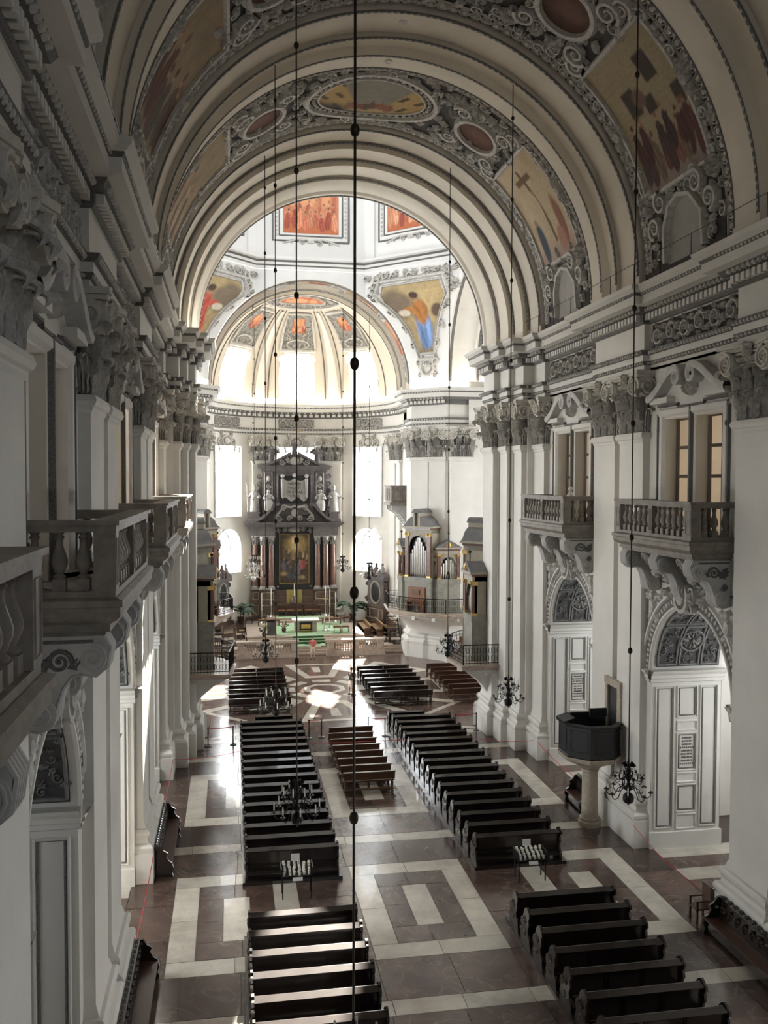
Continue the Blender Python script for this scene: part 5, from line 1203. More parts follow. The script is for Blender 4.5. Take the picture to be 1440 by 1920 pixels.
# ---- candle stands
def candle_stand(x, y, label):
    t = thing('candle_stand', label, 'candle stand', (x, y, 0), 0, 'candle stands behind the long pew blocks')
    for a in (-.48, .48):
        for b in (-.22, .22): part('leg', 'steel_black', t, lambda m: m.box(a-.02, a+.02, b-.02, b+.02, 0, .78))
    part('tray', 'steel_black', t, lambda m: (m.prism([(-.30, .74), (.30, .98), (.30, 1.01), (-.30, .77)], -.52, .52, 'x'), m.box(-.52, .52, -.3, -.28, .72, .80), m.box(-.54, -.51, -.3, .3, .8, 1.06), m.box(.51, .54, -.3, .3, .8, 1.06)))
    rr = random.Random(int(x*10))
    for k in range(6):
        def cr(m):
            for j in range(6):
                yy = -.24+.09*j+rr.uniform(-.01, .01); zz = .78+(yy+.3)*.4; m.lathe([(.045, 0), (.045, rr.uniform(.06, .13))], (-.42+.168*k+rr.uniform(-.02, .02), yy, zz), 6)
        part('candle_row', 'candle', t, cr)
    part('price_card', 'white_card', t, lambda m: m.box(-.17, .12, .30, .32, 1.05, 1.30)); part('price_card', 'white_card', t, lambda m: m.prism([(-.36, .66), (-.31, .76), (-.30, .75), (-.35, .65)], -.15, .18, 'x'))
candle_stand(-4.05, 29.55, 'black candle stand with rows of white candles behind the left pews')
candle_stand(4.15, 29.45, 'black candle stand with rows of white candles behind the right pews')
# ---- barrier posts and ropes
def stanchion(x, y, label):
    t = thing('barrier_post', label, 'barrier post', (x, y, 0), 0, 'barrier posts'); part('base', 'steel_black', t, lambda m: m.lathe([(.17, 0), (.17, .03), (.05, .06)], (0, 0, 0), 14), 40); part('post', 'steel_black', t, lambda m: m.lathe([(.03, .05), (.03, .95), (.045, .95), (.045, 1.02)], (0, 0, 0), 10), 40)
SPT = [(-7.42, 47.1, 'black barrier post beside the left crossing pier'), (-6.12, 47.2, 'black barrier post at the far left corner of the left pews'), (-2.05, 47.75, 'black barrier post right of the long left pews'), (-1.36, 47.85, 'black barrier post left of the middle benches'), (1.22, 47.8, 'black barrier post right of the middle benches'), (2.1, 47.5, 'black barrier post left of the long right pews'), (6.1, 47.6, 'black barrier post at the far end of the long right pews'), (7.35, 47.73, 'black barrier post beside the right crossing pier')]
for x, y, l in SPT: stanchion(x, y, l)
def rope(a, b, label, sag=.04, r=.022, name='barrier_rope'):
    mb = MB(); A, B = Vector(a), Vector(b); mb.tube([tuple(A.lerp(B, i/10)-Vector((0, 0, sag*4*(i/10)*(1-i/10)))) for i in range(11)], r, 6); return tag(mb.build(name, 'rope_red', None, 60), label, 'rope', 'red ropes and cords')
for k, (i, j) in enumerate(((0, 1), (2, 3), (4, 5), (6, 7))): rope((SPT[i][0], SPT[i][1], .98), (SPT[j][0], SPT[j][1], .98), 'red belt between the barrier posts %s' % ('left of the left pews', 'between left pews and middle benches', 'between middle benches and right pews', 'by the right crossing pier')[k])
rope((-9.0, 42.3, .9), (-5.75, 43.0, .95), 'thin red cord from the left pier to the left pews', .12, .012, 'cord'); rope((-2.5, 43.22, 1.1), (2.56, 43.1, 1.1), 'thin red cord across the middle benches', .05, .014, 'cord')
rope((9.0, 42.5, .9), (5.8, 43.3, .95), 'thin red cord from the right crossing pier to the pews', .12, .012, 'cord'); rope((8.95, 42.4, .95), (8.95, 36.3, .85), 'thin red cord across the farther right chapel arch', .15, .016, 'cord'); rope((8.9, 31.5, .95), (8.9, 25.6, .85), 'thin red cord across the near right chapel arch', .3, .012, 'cord')
rope((-8.9, 42.2, .95), (-8.9, 36.3, .85), 'thin red cord across the third left chapel arch', .12, .014, 'cord'); rope((-8.9, 31.4, .95), (-8.9, 25.5, .85), 'thin red cord across the second left chapel arch', .12, .014, 'cord')
# ---- chandeliers
def chandelier(x, y, zb, label, ztop, sc=1.0, cm='iron', rm='rod_bronze'):
    t = thing('chandelier', label, 'chandelier', (x, y, zb), R_.uniform(0, .5), 'brass chandeliers on long rods')
    part('rod', rm, t, lambda m: m.tube([(0, 0, 1.35*sc), (0, 0, ztop-zb)], .019, 6), 60)
    z = 6.28-zb
    while z < 1.3: z += 3.1
    while z < ztop-zb-.5:
        part('rod_knob', rm, t, lambda m: m.lathe([(.02, -.085), (.045, -.07), (.062, -.03), (.066, 0), (.062, .03), (.045, .07), (.02, .085)], (0, 0, z), 10), 60); z += 3.1
    part('stem', cm, t, lambda m: m.lathe([(.01, -.06), (.03, -.04), (.02, 0), (.10, .02), (.155, .08), (.17, .16), (.155, .25), (.10, .31), (.04, .35), (.05, .40), (.10, .46), (.11, .52), (.06, .58), (.04, .66), (.07, .72), (.10, .80), (.07, .88), (.035, .94), (.05, 1.0), (.07, 1.06), (.04, 1.12), (.025, 1.36)], (0, 0, 0), 12, mp=lambda a, b, c: (a*sc, b*sc, c*sc)), 50)
    for tier, (n, r, z0, zt) in enumerate(((8, .64, .34, .34), (8, .42, .78, .80))):
        for k in range(n):
            a = 2*pi*k/n+tier*.39; c, q = cos(a)*sc, sin(a)*sc
            def af(m):
                pt = [(.05, z0+.06), (.2, z0+.16), (.30, z0+.10), (r*.62, z0-.10), (r*.85, z0-.13), (r, z0-.04), (r, zt+.04)]
                m.tube([(p*c, p*q, h*sc) for p, h in pt], .014*sc, 5); m.tube([(p*c, p*q, h*sc) for p, h in ((.12, z0+.13), (.18, z0+.22), (.26, z0+.22), (.25, z0+.16))], .012*sc, 4)
                m.lathe([(.02*sc, 0), (.075*sc, .01*sc), (.085*sc, .025*sc), (.03*sc, .03*sc)], (r*c, r*q, (zt+.03)*sc), 8); m.lathe([(.02*sc, 0), (.028*sc, .05*sc), (.024*sc, .06*sc)], (r*c, r*q, (zt+.05)*sc), 6)
            ar = part('arm', cm, t, af, 60)
            part('candle', 'candle', ar, lambda m: m.lathe([(.02*sc, 0), (.018*sc, .24*sc), (.005*sc, .25*sc)], (r*c, r*q, (zt+.10)*sc), 6))
    part('finial_leaf', cm, t, lambda m: [leaf(m, lambda u, v, h: ((.05+u)*cos(2*pi*k/6)*sc, (.05+u)*sin(2*pi*k/6)*sc, (1.12+v+h)*sc), 0, 0, .9, .2, .06, .02, -.8, 4) for k in range(6)])
    return t
VZ = lambda x: ZC+sqrt(9.0**2-x*x)
chandelier(-4.55, 11.9, 5.2, 'chandelier whose thick rod crosses the whole middle of the picture', VZ(4.55))
for x, y, l in ((-4.55, 22.6, 'black chandelier with candles hanging over the long left pews'), (4.55, 22.6, 'black chandelier hanging beside the pulpit on the right'), (-4.55, 33.3, 'dark chandelier hanging at the far end of the left pews'), (4.55, 33.3, 'dark chandelier hanging before the right crossing pier'), (-4.55, 43.2, 'small dark chandelier hanging before the left chancel balustrade'), (4.55, 43.2, 'small dark chandelier hanging below the near right organ balcony')): chandelier(x, y, 5.15, l, VZ(x), .92)
for x, y, z, l in ((-4.4, 72.6, 5.85, 'sunlit silvery chandelier left of the high altar'), (3.45, 77.0, 6.0, 'round dark chandelier hanging right of the high altar'), (-4.1, 80.5, 5.9, 'dim chandelier hanging before the left altar columns'), (5.1, 72.6, 5.8, 'chandelier hanging before the dark monument on the right')): chandelier(x, y, z, l, 29.0, 1.15, 'silver' if x == -4.4 else 'iron')  # left chandelier in silver: its sunlight is put into the material
# ---- thin railings along the cornices
for s, side in SIDES:
    t = thing('cornice_railing', 'thin iron safety rail along the %s nave cornice' % side, 'railing', (s*8.75, 0, 21.22))
    part('hand_rail', 'iron', t, lambda m: m.tube([(0, 10, .95), (0, 46.5, .95)], .012, 4))
    for k in range(18): part('rail_post', 'iron', t, lambda m: m.tube([(0, 10.5+2.1*k, 0), (0, 10.5+2.1*k, .95)], .014, 4))
# ------------------------------------------------------------------ organs on the crossing piers (local: x along chamfer, y towards the crossing, z from the platform)
PLAT = [(-2.83, -2.2), (-4.45, -.55), (-2.75, 1.5), (-1.2, 2.1), (1.2, 2.1), (2.75, 1.5), (4.45, -.55), (2.83, -2.2)]
def arch_open(m, x0, x1, z0, z1, y0, y1, W2):   # wall piece with round-headed opening between x0..x1
    xc, r = (x0+x1)/2, (x1-x0)/2; N = 12; zs_ = z1-.0
    arc = [(xc-r*cos(pi*i/N), z0+r*sin(pi*i/N)) for i in range(N+1)]
    for a, b in zip(arc, arc[1:]): m.add([(a[0], y1, a[1]), (b[0], y1, b[1]), (b[0], y1, zs_), (a[0], y1, zs_), (a[0], y0, a[1]), (b[0], y0, b[1])], [(0, 1, 2, 3), (0, 1, 5, 4)])
def pipes(t, x0, x1, n, z0, hmax, hmin, y, part=part):
    for k in range(n):
        d = abs(k-(n-1)/2)/((n-1)/2 or 1); h = hmax-(hmax-hmin)*d; r_ = (x1-x0)/n*.46; x = x0+(x1-x0)*(k+.5)/n
        part('organ_pipe', 'silver', t, lambda m: m.lathe([(r_*.35, 0), (r_*.9, .28), (r_, .34), (r_, h), (r_*.6, h)], (x, y, z0), 8), 50)
def organ(cx, cy, rz, where):
    t = thing('organ', 'small pipe organ with red pilasters on the %s crossing pier' % where, 'organ', (cx, cy, 3.9), rz, 'organs on the crossing piers')
    def tower(px_, py_, prz, hw, yb, yf, zb, zc_, roof):
        xc = 0.0
        def part(nm, mt, pt, fn, smooth=None): mb = MB(); fn(mb); return mb.build(nm, mt, pt, smooth, (px_, py_, 0), prz)
        part('organ_base', 'organ_green', t, lambda m: (m.box(xc-hw, xc+hw, yb, yf, 0, zb-.35), m.box(xc-hw-.06, xc+hw+.06, yb, yf+.06, zb-.35, zb), m.box(xc-hw-.08, xc+hw+.08, yb, yf+.08, 0, .3)))
        part('case_side', 'organ_beige', t, lambda m: (m.box(xc-hw, xc-hw+.08, yb, yf-.15, zb, zc_), m.box(xc+hw-.08, xc+hw, yb, yf-.15, zb, zc_), m.box(xc-hw, xc+hw, yb, yb+.06, zb, zc_)))
        part('case_interior', 'altar_black', t, lambda m: m.box(xc-hw+.1, xc+hw-.1, yb+.07, yf-.45, zb, zc_))
        pw = hw*.26
        for e in (-1, 1):
            xa = xc+e*(hw-pw/2)
            part('red_pilaster', 'column_red', t, lambda m: m.box(xa-pw/2, xa+pw/2, yf-.3, yf, zb+.12, zc_-.5))
            part('gilt_capital', 'gold', t, lambda m: (m.box(xa-pw/2-.03, xa+pw/2+.03, yf-.32, yf+.04, zc_-.5, zc_-.28), [leaf(m, lambda u, v, h: (u, yf+.03+h, v), xa+k*pw*.3, zc_-.5, pi/2, .24, .06, .08, 0, 3) for k in (-1, 0, 1)]))
            part('gilt_base', 'gold', t, lambda m: m.box(xa-pw/2-.02, xa+pw/2+.02, yf-.31, yf+.02, zb, zb+.12))
        ro = hw-pw
        part('front_arch', 'organ_beige', t, lambda m: (arch_open(m, xc-ro, xc+ro, zc_-.42-ro, zc_-.28, yf-.28, yf-.1, 0), ridge(m, lambda u, v, h: (u, yf-.1+h, v), [(xc-(ro-.03)*cos(pi*i/16), zc_-.42-ro+(ro-.03)*sin(pi*i/16)) for i in range(17)], .05, .06)))
        n = max(5, int(2*ro/.17)); pipes(t, xc-ro, xc+ro, n, zb+.05, zc_-.55-zb, (zc_-.55-zb)*.55, yf-.28, part)
        part('cornice', 'organ_beige', t, lambda m: m.box(xc-hw, xc+hw, yb, yf, zc_-.28, zc_)); part('cornice_red', 'column_red', t, lambda m: m.box(xc-hw-.04, xc+hw+.04, yb, yf+.04, zc_, zc_+.13)); part('cornice_lip', 'organ_beige', t, lambda m: m.box(xc-hw-.16, xc+hw+.16, yb, yf+.16, zc_+.13, zc_+.25))
        zr = zc_+.25
        if roof == 'main':
            def rf_(m):
                for e in (-1, 1):
                    m.prism([(xc+e*(hw+.15), zr), (xc+e*(hw-.1), zr+.18), (xc+e*(hw-.35), zr+.55), (xc+e*(hw-.65), zr+.75), (xc+e*.32, zr+.78), (xc+e*.32, zr)], yb, yf+.1, 'y')
            part('bell_roof', 'slate', t, rf_)
            part('dormer', 'organ_beige', t, lambda m: (m.box(xc-.32, xc-.18, yb, yf+.14, zr, zr+1.05), m.box(xc+.18, xc+.32, yb, yf+.14, zr, zr+1.05), m.box(xc-.18, xc+.18, yb, yf-.1, zr, zr+1.05)))
            part('dormer_cap', 'slate', t, lambda m: m.prism([(xc-.42, zr+1.05), (xc+.42, zr+1.05), (xc+.42, zr+1.13)]+[(xc+.36*cos(pi*i/10), zr+1.13+.24*sin(pi*i/10)) for i in range(11)]+[(xc-.42, zr+1.13)], yb, yf+.2, 'y'))
        else:
            part('pediment', 'slate', t, lambda m: m.prism([(xc-hw-.16, zr), (xc+hw+.16, zr), (xc+hw*.35, zr+.42), (xc, zr+.55), (xc-hw*.35, zr+.42)], yb, yf+.14, 'y'))
            part('gilt_cartouche', 'gold', t, lambda m: (dome(m, lambda u, v, h: (u, yf+.15+h, v), xc, zr+.22, .14, .2, .1, 8), [volute(m, lambda u, v, h: (u, yf+.15+h, v), xc+q*.2, zr+.15, .1, 0, q, .03, .05) for q in (-1, 1)]))
            part('finial', 'iron', t, lambda m: (m.tube([(xc, yf-.1, zr+.5), (xc, yf-.1, zr+1.0)], .03, 6), m.ball((xc, yf-.1, zr+1.08), .09, 8, 6)), 60)
    tower(0, 0, 0, 1.15, -.1, 1.35, 2.65, 6.35, 'main')
    for e in (-1, 1):
        tower(e*1.95, .05, -e*pi/4, .88, -.42, .45, 2.55, 4.75, 'side')
        xl = e*1.32
        part('organ_base', 'organ_green', t, lambda m: m.box(xl-.25, xl+.25, .05, .85, 0, 2.55)); part('link_panel', 'organ_beige', t, lambda m: (m.box(xl-.36, xl+.36, .05, .5, 2.55, 5.0), m.box(xl-.34, xl-.22, .5, .8, 2.55, 4.6), m.box(xl+.22, xl+.34, .5, .8, 2.55, 4.6), m.box(xl-.34, xl+.34, .5, .8, 3.9, 4.6), m.box(xl-.38, xl+.38, .05, .86, 4.6, 4.8)))
        part('fretwork', 'trim_grey', t, lambda m: (volute(m, lambda u, v, h: (u, .8+h, v), xl-.11, 4.25, .12, 0, 1, .03, .03), volute(m, lambda u, v, h: (u, .8+h, v), xl+.11, 4.25, .12, pi, -1, .03, .03)))
        pipes(t, xl-.22, xl+.22, 5, 2.6, 1.25, .9, .65)
    con = part('console_desk', 'organ_wood', t, lambda m: (m.box(-.75, .75, 1.32, 1.5, .5, 1.9), m.box(-.7, .7, 1.5, 1.85, .75, .85), m.box(-.7, -.6, 1.5, 1.85, 0, .75), m.box(.6, .7, 1.5, 1.85, 0, .75), m.box(-.3, .3, 1.5, 1.56, 1.3, 1.7)))
    part('music_stand', 'wood_mid', con, lambda m: m.box(-.32, .32, 1.56, 1.6, 1.32, 1.72)); part('organ_bench', 'organ_wood', t, lambda m: (m.box(-.6, .6, 1.86, 2.02, .5, .56), m.box(-.55, -.47, 1.88, 2.0, 0, .5), m.box(.47, .55, 1.88, 2.0, 0, .5)))
    # platform with corbel and wrought-iron rail
    g = thing('organ_balcony', 'pale stone organ balcony with wrought iron railing at the %s crossing pier' % where, 'balcony', (cx, cy, 3.9), rz, 'organ balconies on the crossing piers')
    part('floor_slab', 'chancel_stone', g, lambda m: m.loft([[(x*k, y*k-.0, z) for x, y in PLAT] for k, z in ((.94, -.30), (.99, -.24), (.99, -.14), (1.02, -.10), (1.02, 0))], close=True, caps=True))
    def corb(m):
        m.loft([[(x*k, (y+1.2)*ky-1.2, z) for x, y in PLAT] for k, ky, z in ((.52, .40, -1.9), (.54, .42, -1.7), (.60, .5, -1.35), (.66, .58, -1.15), (.72, .68, -.9), (.80, .80, -.65), (.90, .92, -.42), (.93, .95, -.30))], close=True)
        for k in range(7):
            x, y = PLAT[k][0]*.5+PLAT[k+1][0]*.5, PLAT[k][1]*.5+PLAT[k+1][1]*.5
            m.box(x*.84-.14, x*.84+.14, y*.84-.14, y*.84+.14, -.62, -.3)
    part('corbel', 'plaster', g, corb, 50)
    for i in range(7):
        a, b = Vector((*PLAT[i], 0))*.97, Vector((*PLAT[i+1], 0))*.97; L = (b-a).length
        if L < .9: continue
        def rl(m):
            m.tube([tuple(a+Vector((0, 0, 1.12))), tuple(b+Vector((0, 0, 1.12)))], .03, 6); m.tube([tuple(a+Vector((0, 0, .12))), tuple(b+Vector((0, 0, .12)))], .02, 5)
            n = int(L/.16)
            for k in range(n+1): p = a.lerp(b, k/n); m.tube([(p.x, p.y, .02), (p.x, p.y, 1.12)], .035 if k in (0, n) else .011, 4)
            for k in range(n):
                p = a.lerp(b, (k+.5)/n); d = (b-a)/L
                for z in (.38, .80): 
                    c = [(p.x+d.x*.07*cos(q), p.y+d.y*.07*cos(q), z+.16*sin(q)) for q in [2*pi*j/8 for j in range(9)]]; m.tube(c, .009, 3, False)
        part('iron_railing', 'iron', g, rl)
for s, side in SIDES:
    for far in (0, 1):
        cyy = PA+1.15 if not far else 2*CY-PA-1.15
        n = Vector((-s, 1 if not far else -1)).normalized(); a = atan2(n.y, n.x)-pi/2
        organ(s*9.15+n.x*.22, cyy+n.y*.22, a, ('near ' if not far else 'far ')+side)

# ------------------------------------------------------------------ high altar (front at y = 83)
HX, HY = -.30, 83.6
A = thing('high_altar', 'towering dark marble high altar with red columns and framed painting', 'altar', (HX, HY, 1.0))
def Z(z): return z-1.0
for e in (-1, 1):
    for x, yy, wd in ((2.55, -.05, 1.35), (3.62, .25, .75)):
        part('pedestal', 'altar_brown', A, lambda m: (m.box(*sorted((e*(x-wd/2-.1), e*(x+wd/2+.1))), yy-.25, 1.6, Z(1.0), Z(1.25)), m.box(*sorted((e*(x-wd/2), e*(x+wd/2))), yy-.15, 1.6, Z(1.25), Z(2.45)), m.box(*sorted((e*(x-wd/2-.1), e*(x+wd/2+.1))), yy-.22, 1.6, Z(2.45), Z(2.75)), m.box(*sorted((e*(x-wd/2), e*(x+wd/2))), yy-.15, 1.6, Z(2.75), Z(3.6)), m.box(*sorted((e*(x-wd/2-.08), e*(x+wd/2+.08))), yy-.22, 1.6, Z(3.6), Z(3.8))))
        part('pedestal_panel', 'organ_beige', A, lambda m: [ridge(m, lambda u, v, h: (u, yy-.15-h, v), rect_path(e*x-wd/2+.12, e*x+wd/2-.12, z0, z1, 1), .05, .03) for z0, z1 in ((Z(1.4), Z(2.3)), (Z(2.85), Z(3.5)))])
    for x, yy in ((2.18, -.0), (2.94, -.05), (3.66, .3)):
        c = part('column', 'column_red', A, lambda m: m.lathe([(.27, Z(4.08)), (.275, Z(5.5)), (.235, Z(8.0))], (e*x, yy, 0), 16), 40)
        part('column_base', 'statue_marble', c, lambda m: (m.box(e*x-.36, e*x+.36, yy-.36, yy+.36, Z(3.8), Z(3.88)), m.lathe([(.36, Z(3.88)), (.37, Z(3.94)), (.30, Z(3.99)), (.33, Z(4.04)), (.28, Z(4.10))], (e*x, yy, 0), 16)), 50)
        def cap(m):
            m.lathe([(.24, Z(8.0)), (.25, Z(8.5)), (.33, Z(8.75))], (e*x, yy, 0), 12); m.box(e*x-.37, e*x+.37, yy-.37, yy+.37, Z(8.75), Z(8.85))
            for k in range(8): a = 2*pi*k/8; aleaf(m, e*x+.24*cos(a), yy+.24*sin(a), Z(8.0), .36 if k % 2 else .6, .12, .16, (sin(a), -cos(a)))
        part('column_capital', 'statue_marble', c, cap, 50)
    part('back_pier', 'altar_black', A, lambda m: m.box(*sorted((e*1.85, e*4.0)), .55, 1.6, Z(3.8), Z(8.85)))
    part('entablature', 'altar_grey', A, lambda m: (m.box(*sorted((e*1.8, e*3.4)), -.4, 1.6, Z(8.85), Z(9.65)), m.box(*sorted((e*3.3, e*4.1)), -.05, 1.6, Z(8.85), Z(9.65))))
part('entablature', 'altar_grey', A, lambda m: (m.box(-4.25, 4.25, -.45, 1.6, Z(9.65), Z(9.8)), m.box(-4.45, 4.45, -.6, 1.6, Z(9.8), Z(9.95)), m.box(-4.62, 4.62, -.75, 1.6, Z(9.95), Z(10.12))))
part('painting_surround', 'altar_black', A, lambda m: (m.box(-1.85, 1.85, .3, .6, Z(3.7), Z(9.9))))
part('painting_frame', 'gold', A, lambda m: ridge(m, lambda u, v, h: (u, .3-h, v), rect_path(-1.38, 1.38, Z(4.32), Z(8.95), 1), .06, .08))
painting('altarpiece', lambda a, b, h: (-1.34+2.68*a, .3-h, Z(4.36)+4.55*b), 'resurrection', 21, A, nu=80, nv=130)
part('surround_ornament', 'statue_marble', A, lambda m: (dome(m, lambda u, v, h: (u, .3-h, v), 0, Z(9.4), .62, .28, .18, 12), [leaf(m, lambda u, v, h: (u, .3-h, v), q*.6, Z(9.4), (0 if q > 0 else pi)+q*.25*k, .5, .12, .12, .3) for q in (-1, 1) for k in (-1, 0, 1)], [leaf(m, lambda u, v, h: (u, .3-h, v), q*1.5, Z(9.3), pi/2*k, .28, .07, .08, .3) for q in (-1, 1) for k in range(4)], [dome(m, lambda u, v, h: (u, .3-h, v), q*1.55, Z(4.0), .1, .1, .08, 8) for q in (-1, 1)]))
part('altar_table', 'altar_brown', A, lambda m: (m.box(-2.0, 2.0, -.35, .9, Z(1.36), Z(2.3)), m.box(-2.15, 2.15, -.5, .9, Z(2.3), Z(2.45)), m.box(-1.85, 1.85, .0, .9, Z(2.45), Z(3.1)), m.box(-1.85, 1.85, .15, .9, Z(3.1), Z(3.7))))
part('cloth_panel', 'tabernacle_cloth', A, lambda m: m.box(-.78, .68, -.40, -.36, Z(1.7), Z(3.75)) if False else m.box(-.75, .7, -.1, -.04, Z(2.0), Z(3.75)))
part('reliquary', 'altar_brown', A, lambda m: m.lathe([(.30, Z(2.45)), (.34, Z(2.5)), (.3, Z(2.9)), (.18, Z(3.05)), (.04, Z(3.2))], (-.1, -.3, 0), 12), 40); part('altar_candle', 'candle', A, lambda m: m.lathe([(.045, Z(2.9)), (.04, Z(4.35))], (-.05, -.32, 0), 8))
# attic
part('attic', 'altar_grey', A, lambda m: (m.box(-3.0, 3.0, .2, 1.6, Z(10.12), Z(14.9)), m.box(-1.85, 1.85, .0, .3, Z(10.8), Z(14.9))))
part('attic_recess', 'altar_black', A, lambda m: m.box(-1.45, 1.45, -.02, .0, Z(11.9), Z(14.5)))
part('attic_frame', 'altar_grey', A, lambda m: ridge(m, lambda u, v, h: (u, .0-h, v), rect_path(-1.55, 1.55, Z(11.8), Z(14.55), 1), .10, .12))
part('attic_cornice', 'altar_grey', A, lambda m: (m.box(-3.1, 3.1, -.1, 1.6, Z(14.9), Z(15.1)), m.box(-3.35, 3.35, -.3, 1.6, Z(15.1), Z(15.3)), m.box(-3.5, 3.5, -.4, 1.6, Z(15.3), Z(15.42))))
part('attic_pediment', 'altar_grey', A, lambda m: [m.prism([(e*3.4, Z(15.42)), (e*2.4, Z(15.62)), (e*1.3, Z(16.2)), (e*.3, Z(16.75)), (e*.3, Z(16.5)), (e*1.3, Z(15.95)), (e*2.4, Z(15.42))], -.35, 1.2, 'y') for e in (-1, 1)])
part('pediment_field', 'altar_grey', A, lambda m: m.prism([(-2.4, Z(15.42)), (2.4, Z(15.42)), (.3, Z(16.5)), (-.3, Z(16.5))], .0, 1.2, 'y'))
Sp_ = lambda u, v, h: (u, -.02-h, v)
part('pediment_scroll', 'statue_marble', A, lambda m: ([volute(m, lambda u, v, h: (u, -.1-h, v), q*1.15, Z(15.75), .3, 0 if q < 0 else pi, q, .09, .18) for q in (-1, 1)], dome(m, lambda u, v, h: (u, -.1-h, v), 0, Z(15.8), .5, .45, .25, 10), [leaf(m, lambda u, v, h: (u, -.1-h, v), q*.4, Z(15.6), pi/2-q*.9, .8, .18, .2, q*.6) for q in (-1, 1)]))
part('attic_herm', 'statue_marble', A, lambda m: [(ridge(m, lambda u, v, h: (u, .2-h, v), rect_path(q*2.4-.33, q*2.4+.33, Z(12.7), Z(14.75), 1), .06, .1), dome(m, lambda u, v, h: (u, .2-h, v), q*2.4, Z(14.2), .24, .3, .25, 8), volute(m, lambda u, v, h: (u, .2-h, v), q*2.4, Z(13.5), .24, 0, q, .07, .15), leaf(m, lambda u, v, h: (u, .2-h, v), q*2.4, Z(13.2), -pi/2, .5, .18, .14, 0), leaf(m, lambda u, v, h: (u, .2-h, v), q*2.4-.2, Z(13.8), pi/2, .5, .1, .14, .3)) for q in (-1, 1)])
part('side_volute', 'altar_grey', A, lambda m: [(m.prism([(q*3.0, Z(11.0)), (q*3.05, Z(11.0))]+[(q*(3.05+.3*sin(pi*i/8)), Z(11.2+.35*i)) for i in range(9)]+[(q*3.0, Z(14.4))], .5, .9, 'y'), [volute(m, lambda u, v, h: (u, .5-h, v), q*3.25, Z(z), .26, 0, q, .07, .12) for z in (11.3, 13.0, 13.7, 14.4)]) for q in (-1, 1)])
# curved lower pediment arms and cartouche
part('scroll_pediment', 'altar_grey', A, lambda m: [m.loft([[(e*x, -.7, Z(z)), (e*x, .3, Z(z)), (e*x, .3, Z(z+.3)), (e*x, -.7, Z(z+.3))] for x, z in ((4.3, 10.12), (3.6, 10.15), (3.0, 10.4), (2.5, 10.85), (2.1, 11.3), (1.8, 11.6), (1.45, 11.7))], close=True, caps=True) for e in (-1, 1)])
part('pediment_cartouche', 'statue_marble', A, lambda m: (ridge(m, lambda u, v, h: (u, -.15-h, v), [(q*1.75*(1 if k < 3 else .85), Z(zz)) for q, zz, k in ((-1, 10.3, 0), (-1, 10.7, 1), (-.75, 11.2, 2), (-.6, 11.6, 3), (-.2, 11.5, 3), (0, 11.65, 3), (.2, 11.5, 3), (.6, 11.6, 3), (.75, 11.2, 2), (1, 10.7, 1), (1, 10.3, 0))], .12, .2), [volute(m, lambda u, v, h: (u, -.15-h, v), q*a, Z(z), r, 0 if q < 0 else pi, q*d, .09, .2) for q in (-1, 1) for a, z, r, d in ((1.5, 10.5, .32, 1), (1.0, 11.45, .3, -1), (.5, 10.45, .26, -1))], dome(m, lambda u, v, h: (u, -.15-h, v), 0, Z(10.95), .35, .45, .25, 10)))
# inscribed cloth held by three heads
def banner(m):
    N = 16
    m.grid(lambda a, b: (-1.15+2.3*a, -.12-.05*sin(a*pi*6)*(.3+b), Z(12.25+.18*sin(a*pi*4)*(1-b)+(2.0-.25*sin(pi*((a*2) % 1)))*b)), 24, 8)
bn = part('inscribed_cloth', 'statue_marble', A, banner, 60); bn['label'] = 'white marble cloth carved with Latin words'
part('banner_head', 'statue_marble', A, lambda m: [(m.ball((x, -.15, Z(14.45)), .2, 10, 6), m.tube([(x, -.12, Z(14.2)), (x*1.03, -.12, Z(12.4))], [.16, .10], 8)) if x else m.ball((x, -.15, Z(14.5)), .2, 10, 6) for x in (-1.12, 0, 1.12)], 60)
def text(body, size, loc, par, mt):
    c = bpy.data.curves.new('t', 'FONT'); c.body = body; c.size = size; c.align_x = 'CENTER'; c.extrude = .01; o = bpy.data.objects.new('t', c); COL.objects.link(o)
    dg = bpy.context.evaluated_depsgraph_get(); me = bpy.data.meshes.new_from_object(o.evaluated_get(dg)); bpy.data.objects.remove(o); me.materials.clear(); me.materials.append(M[mt])
    q = mk('carved_letters', me, par, loc); q.rotation_euler = (pi/2, 0, 0); return q
for k, tx in enumerate(('NOTAS', 'FECISTI', 'MIHI VIAS', 'VITAE')): text(tx, .36, (0, -.20, Z(13.62-.40*k)), A, 'altar_black')
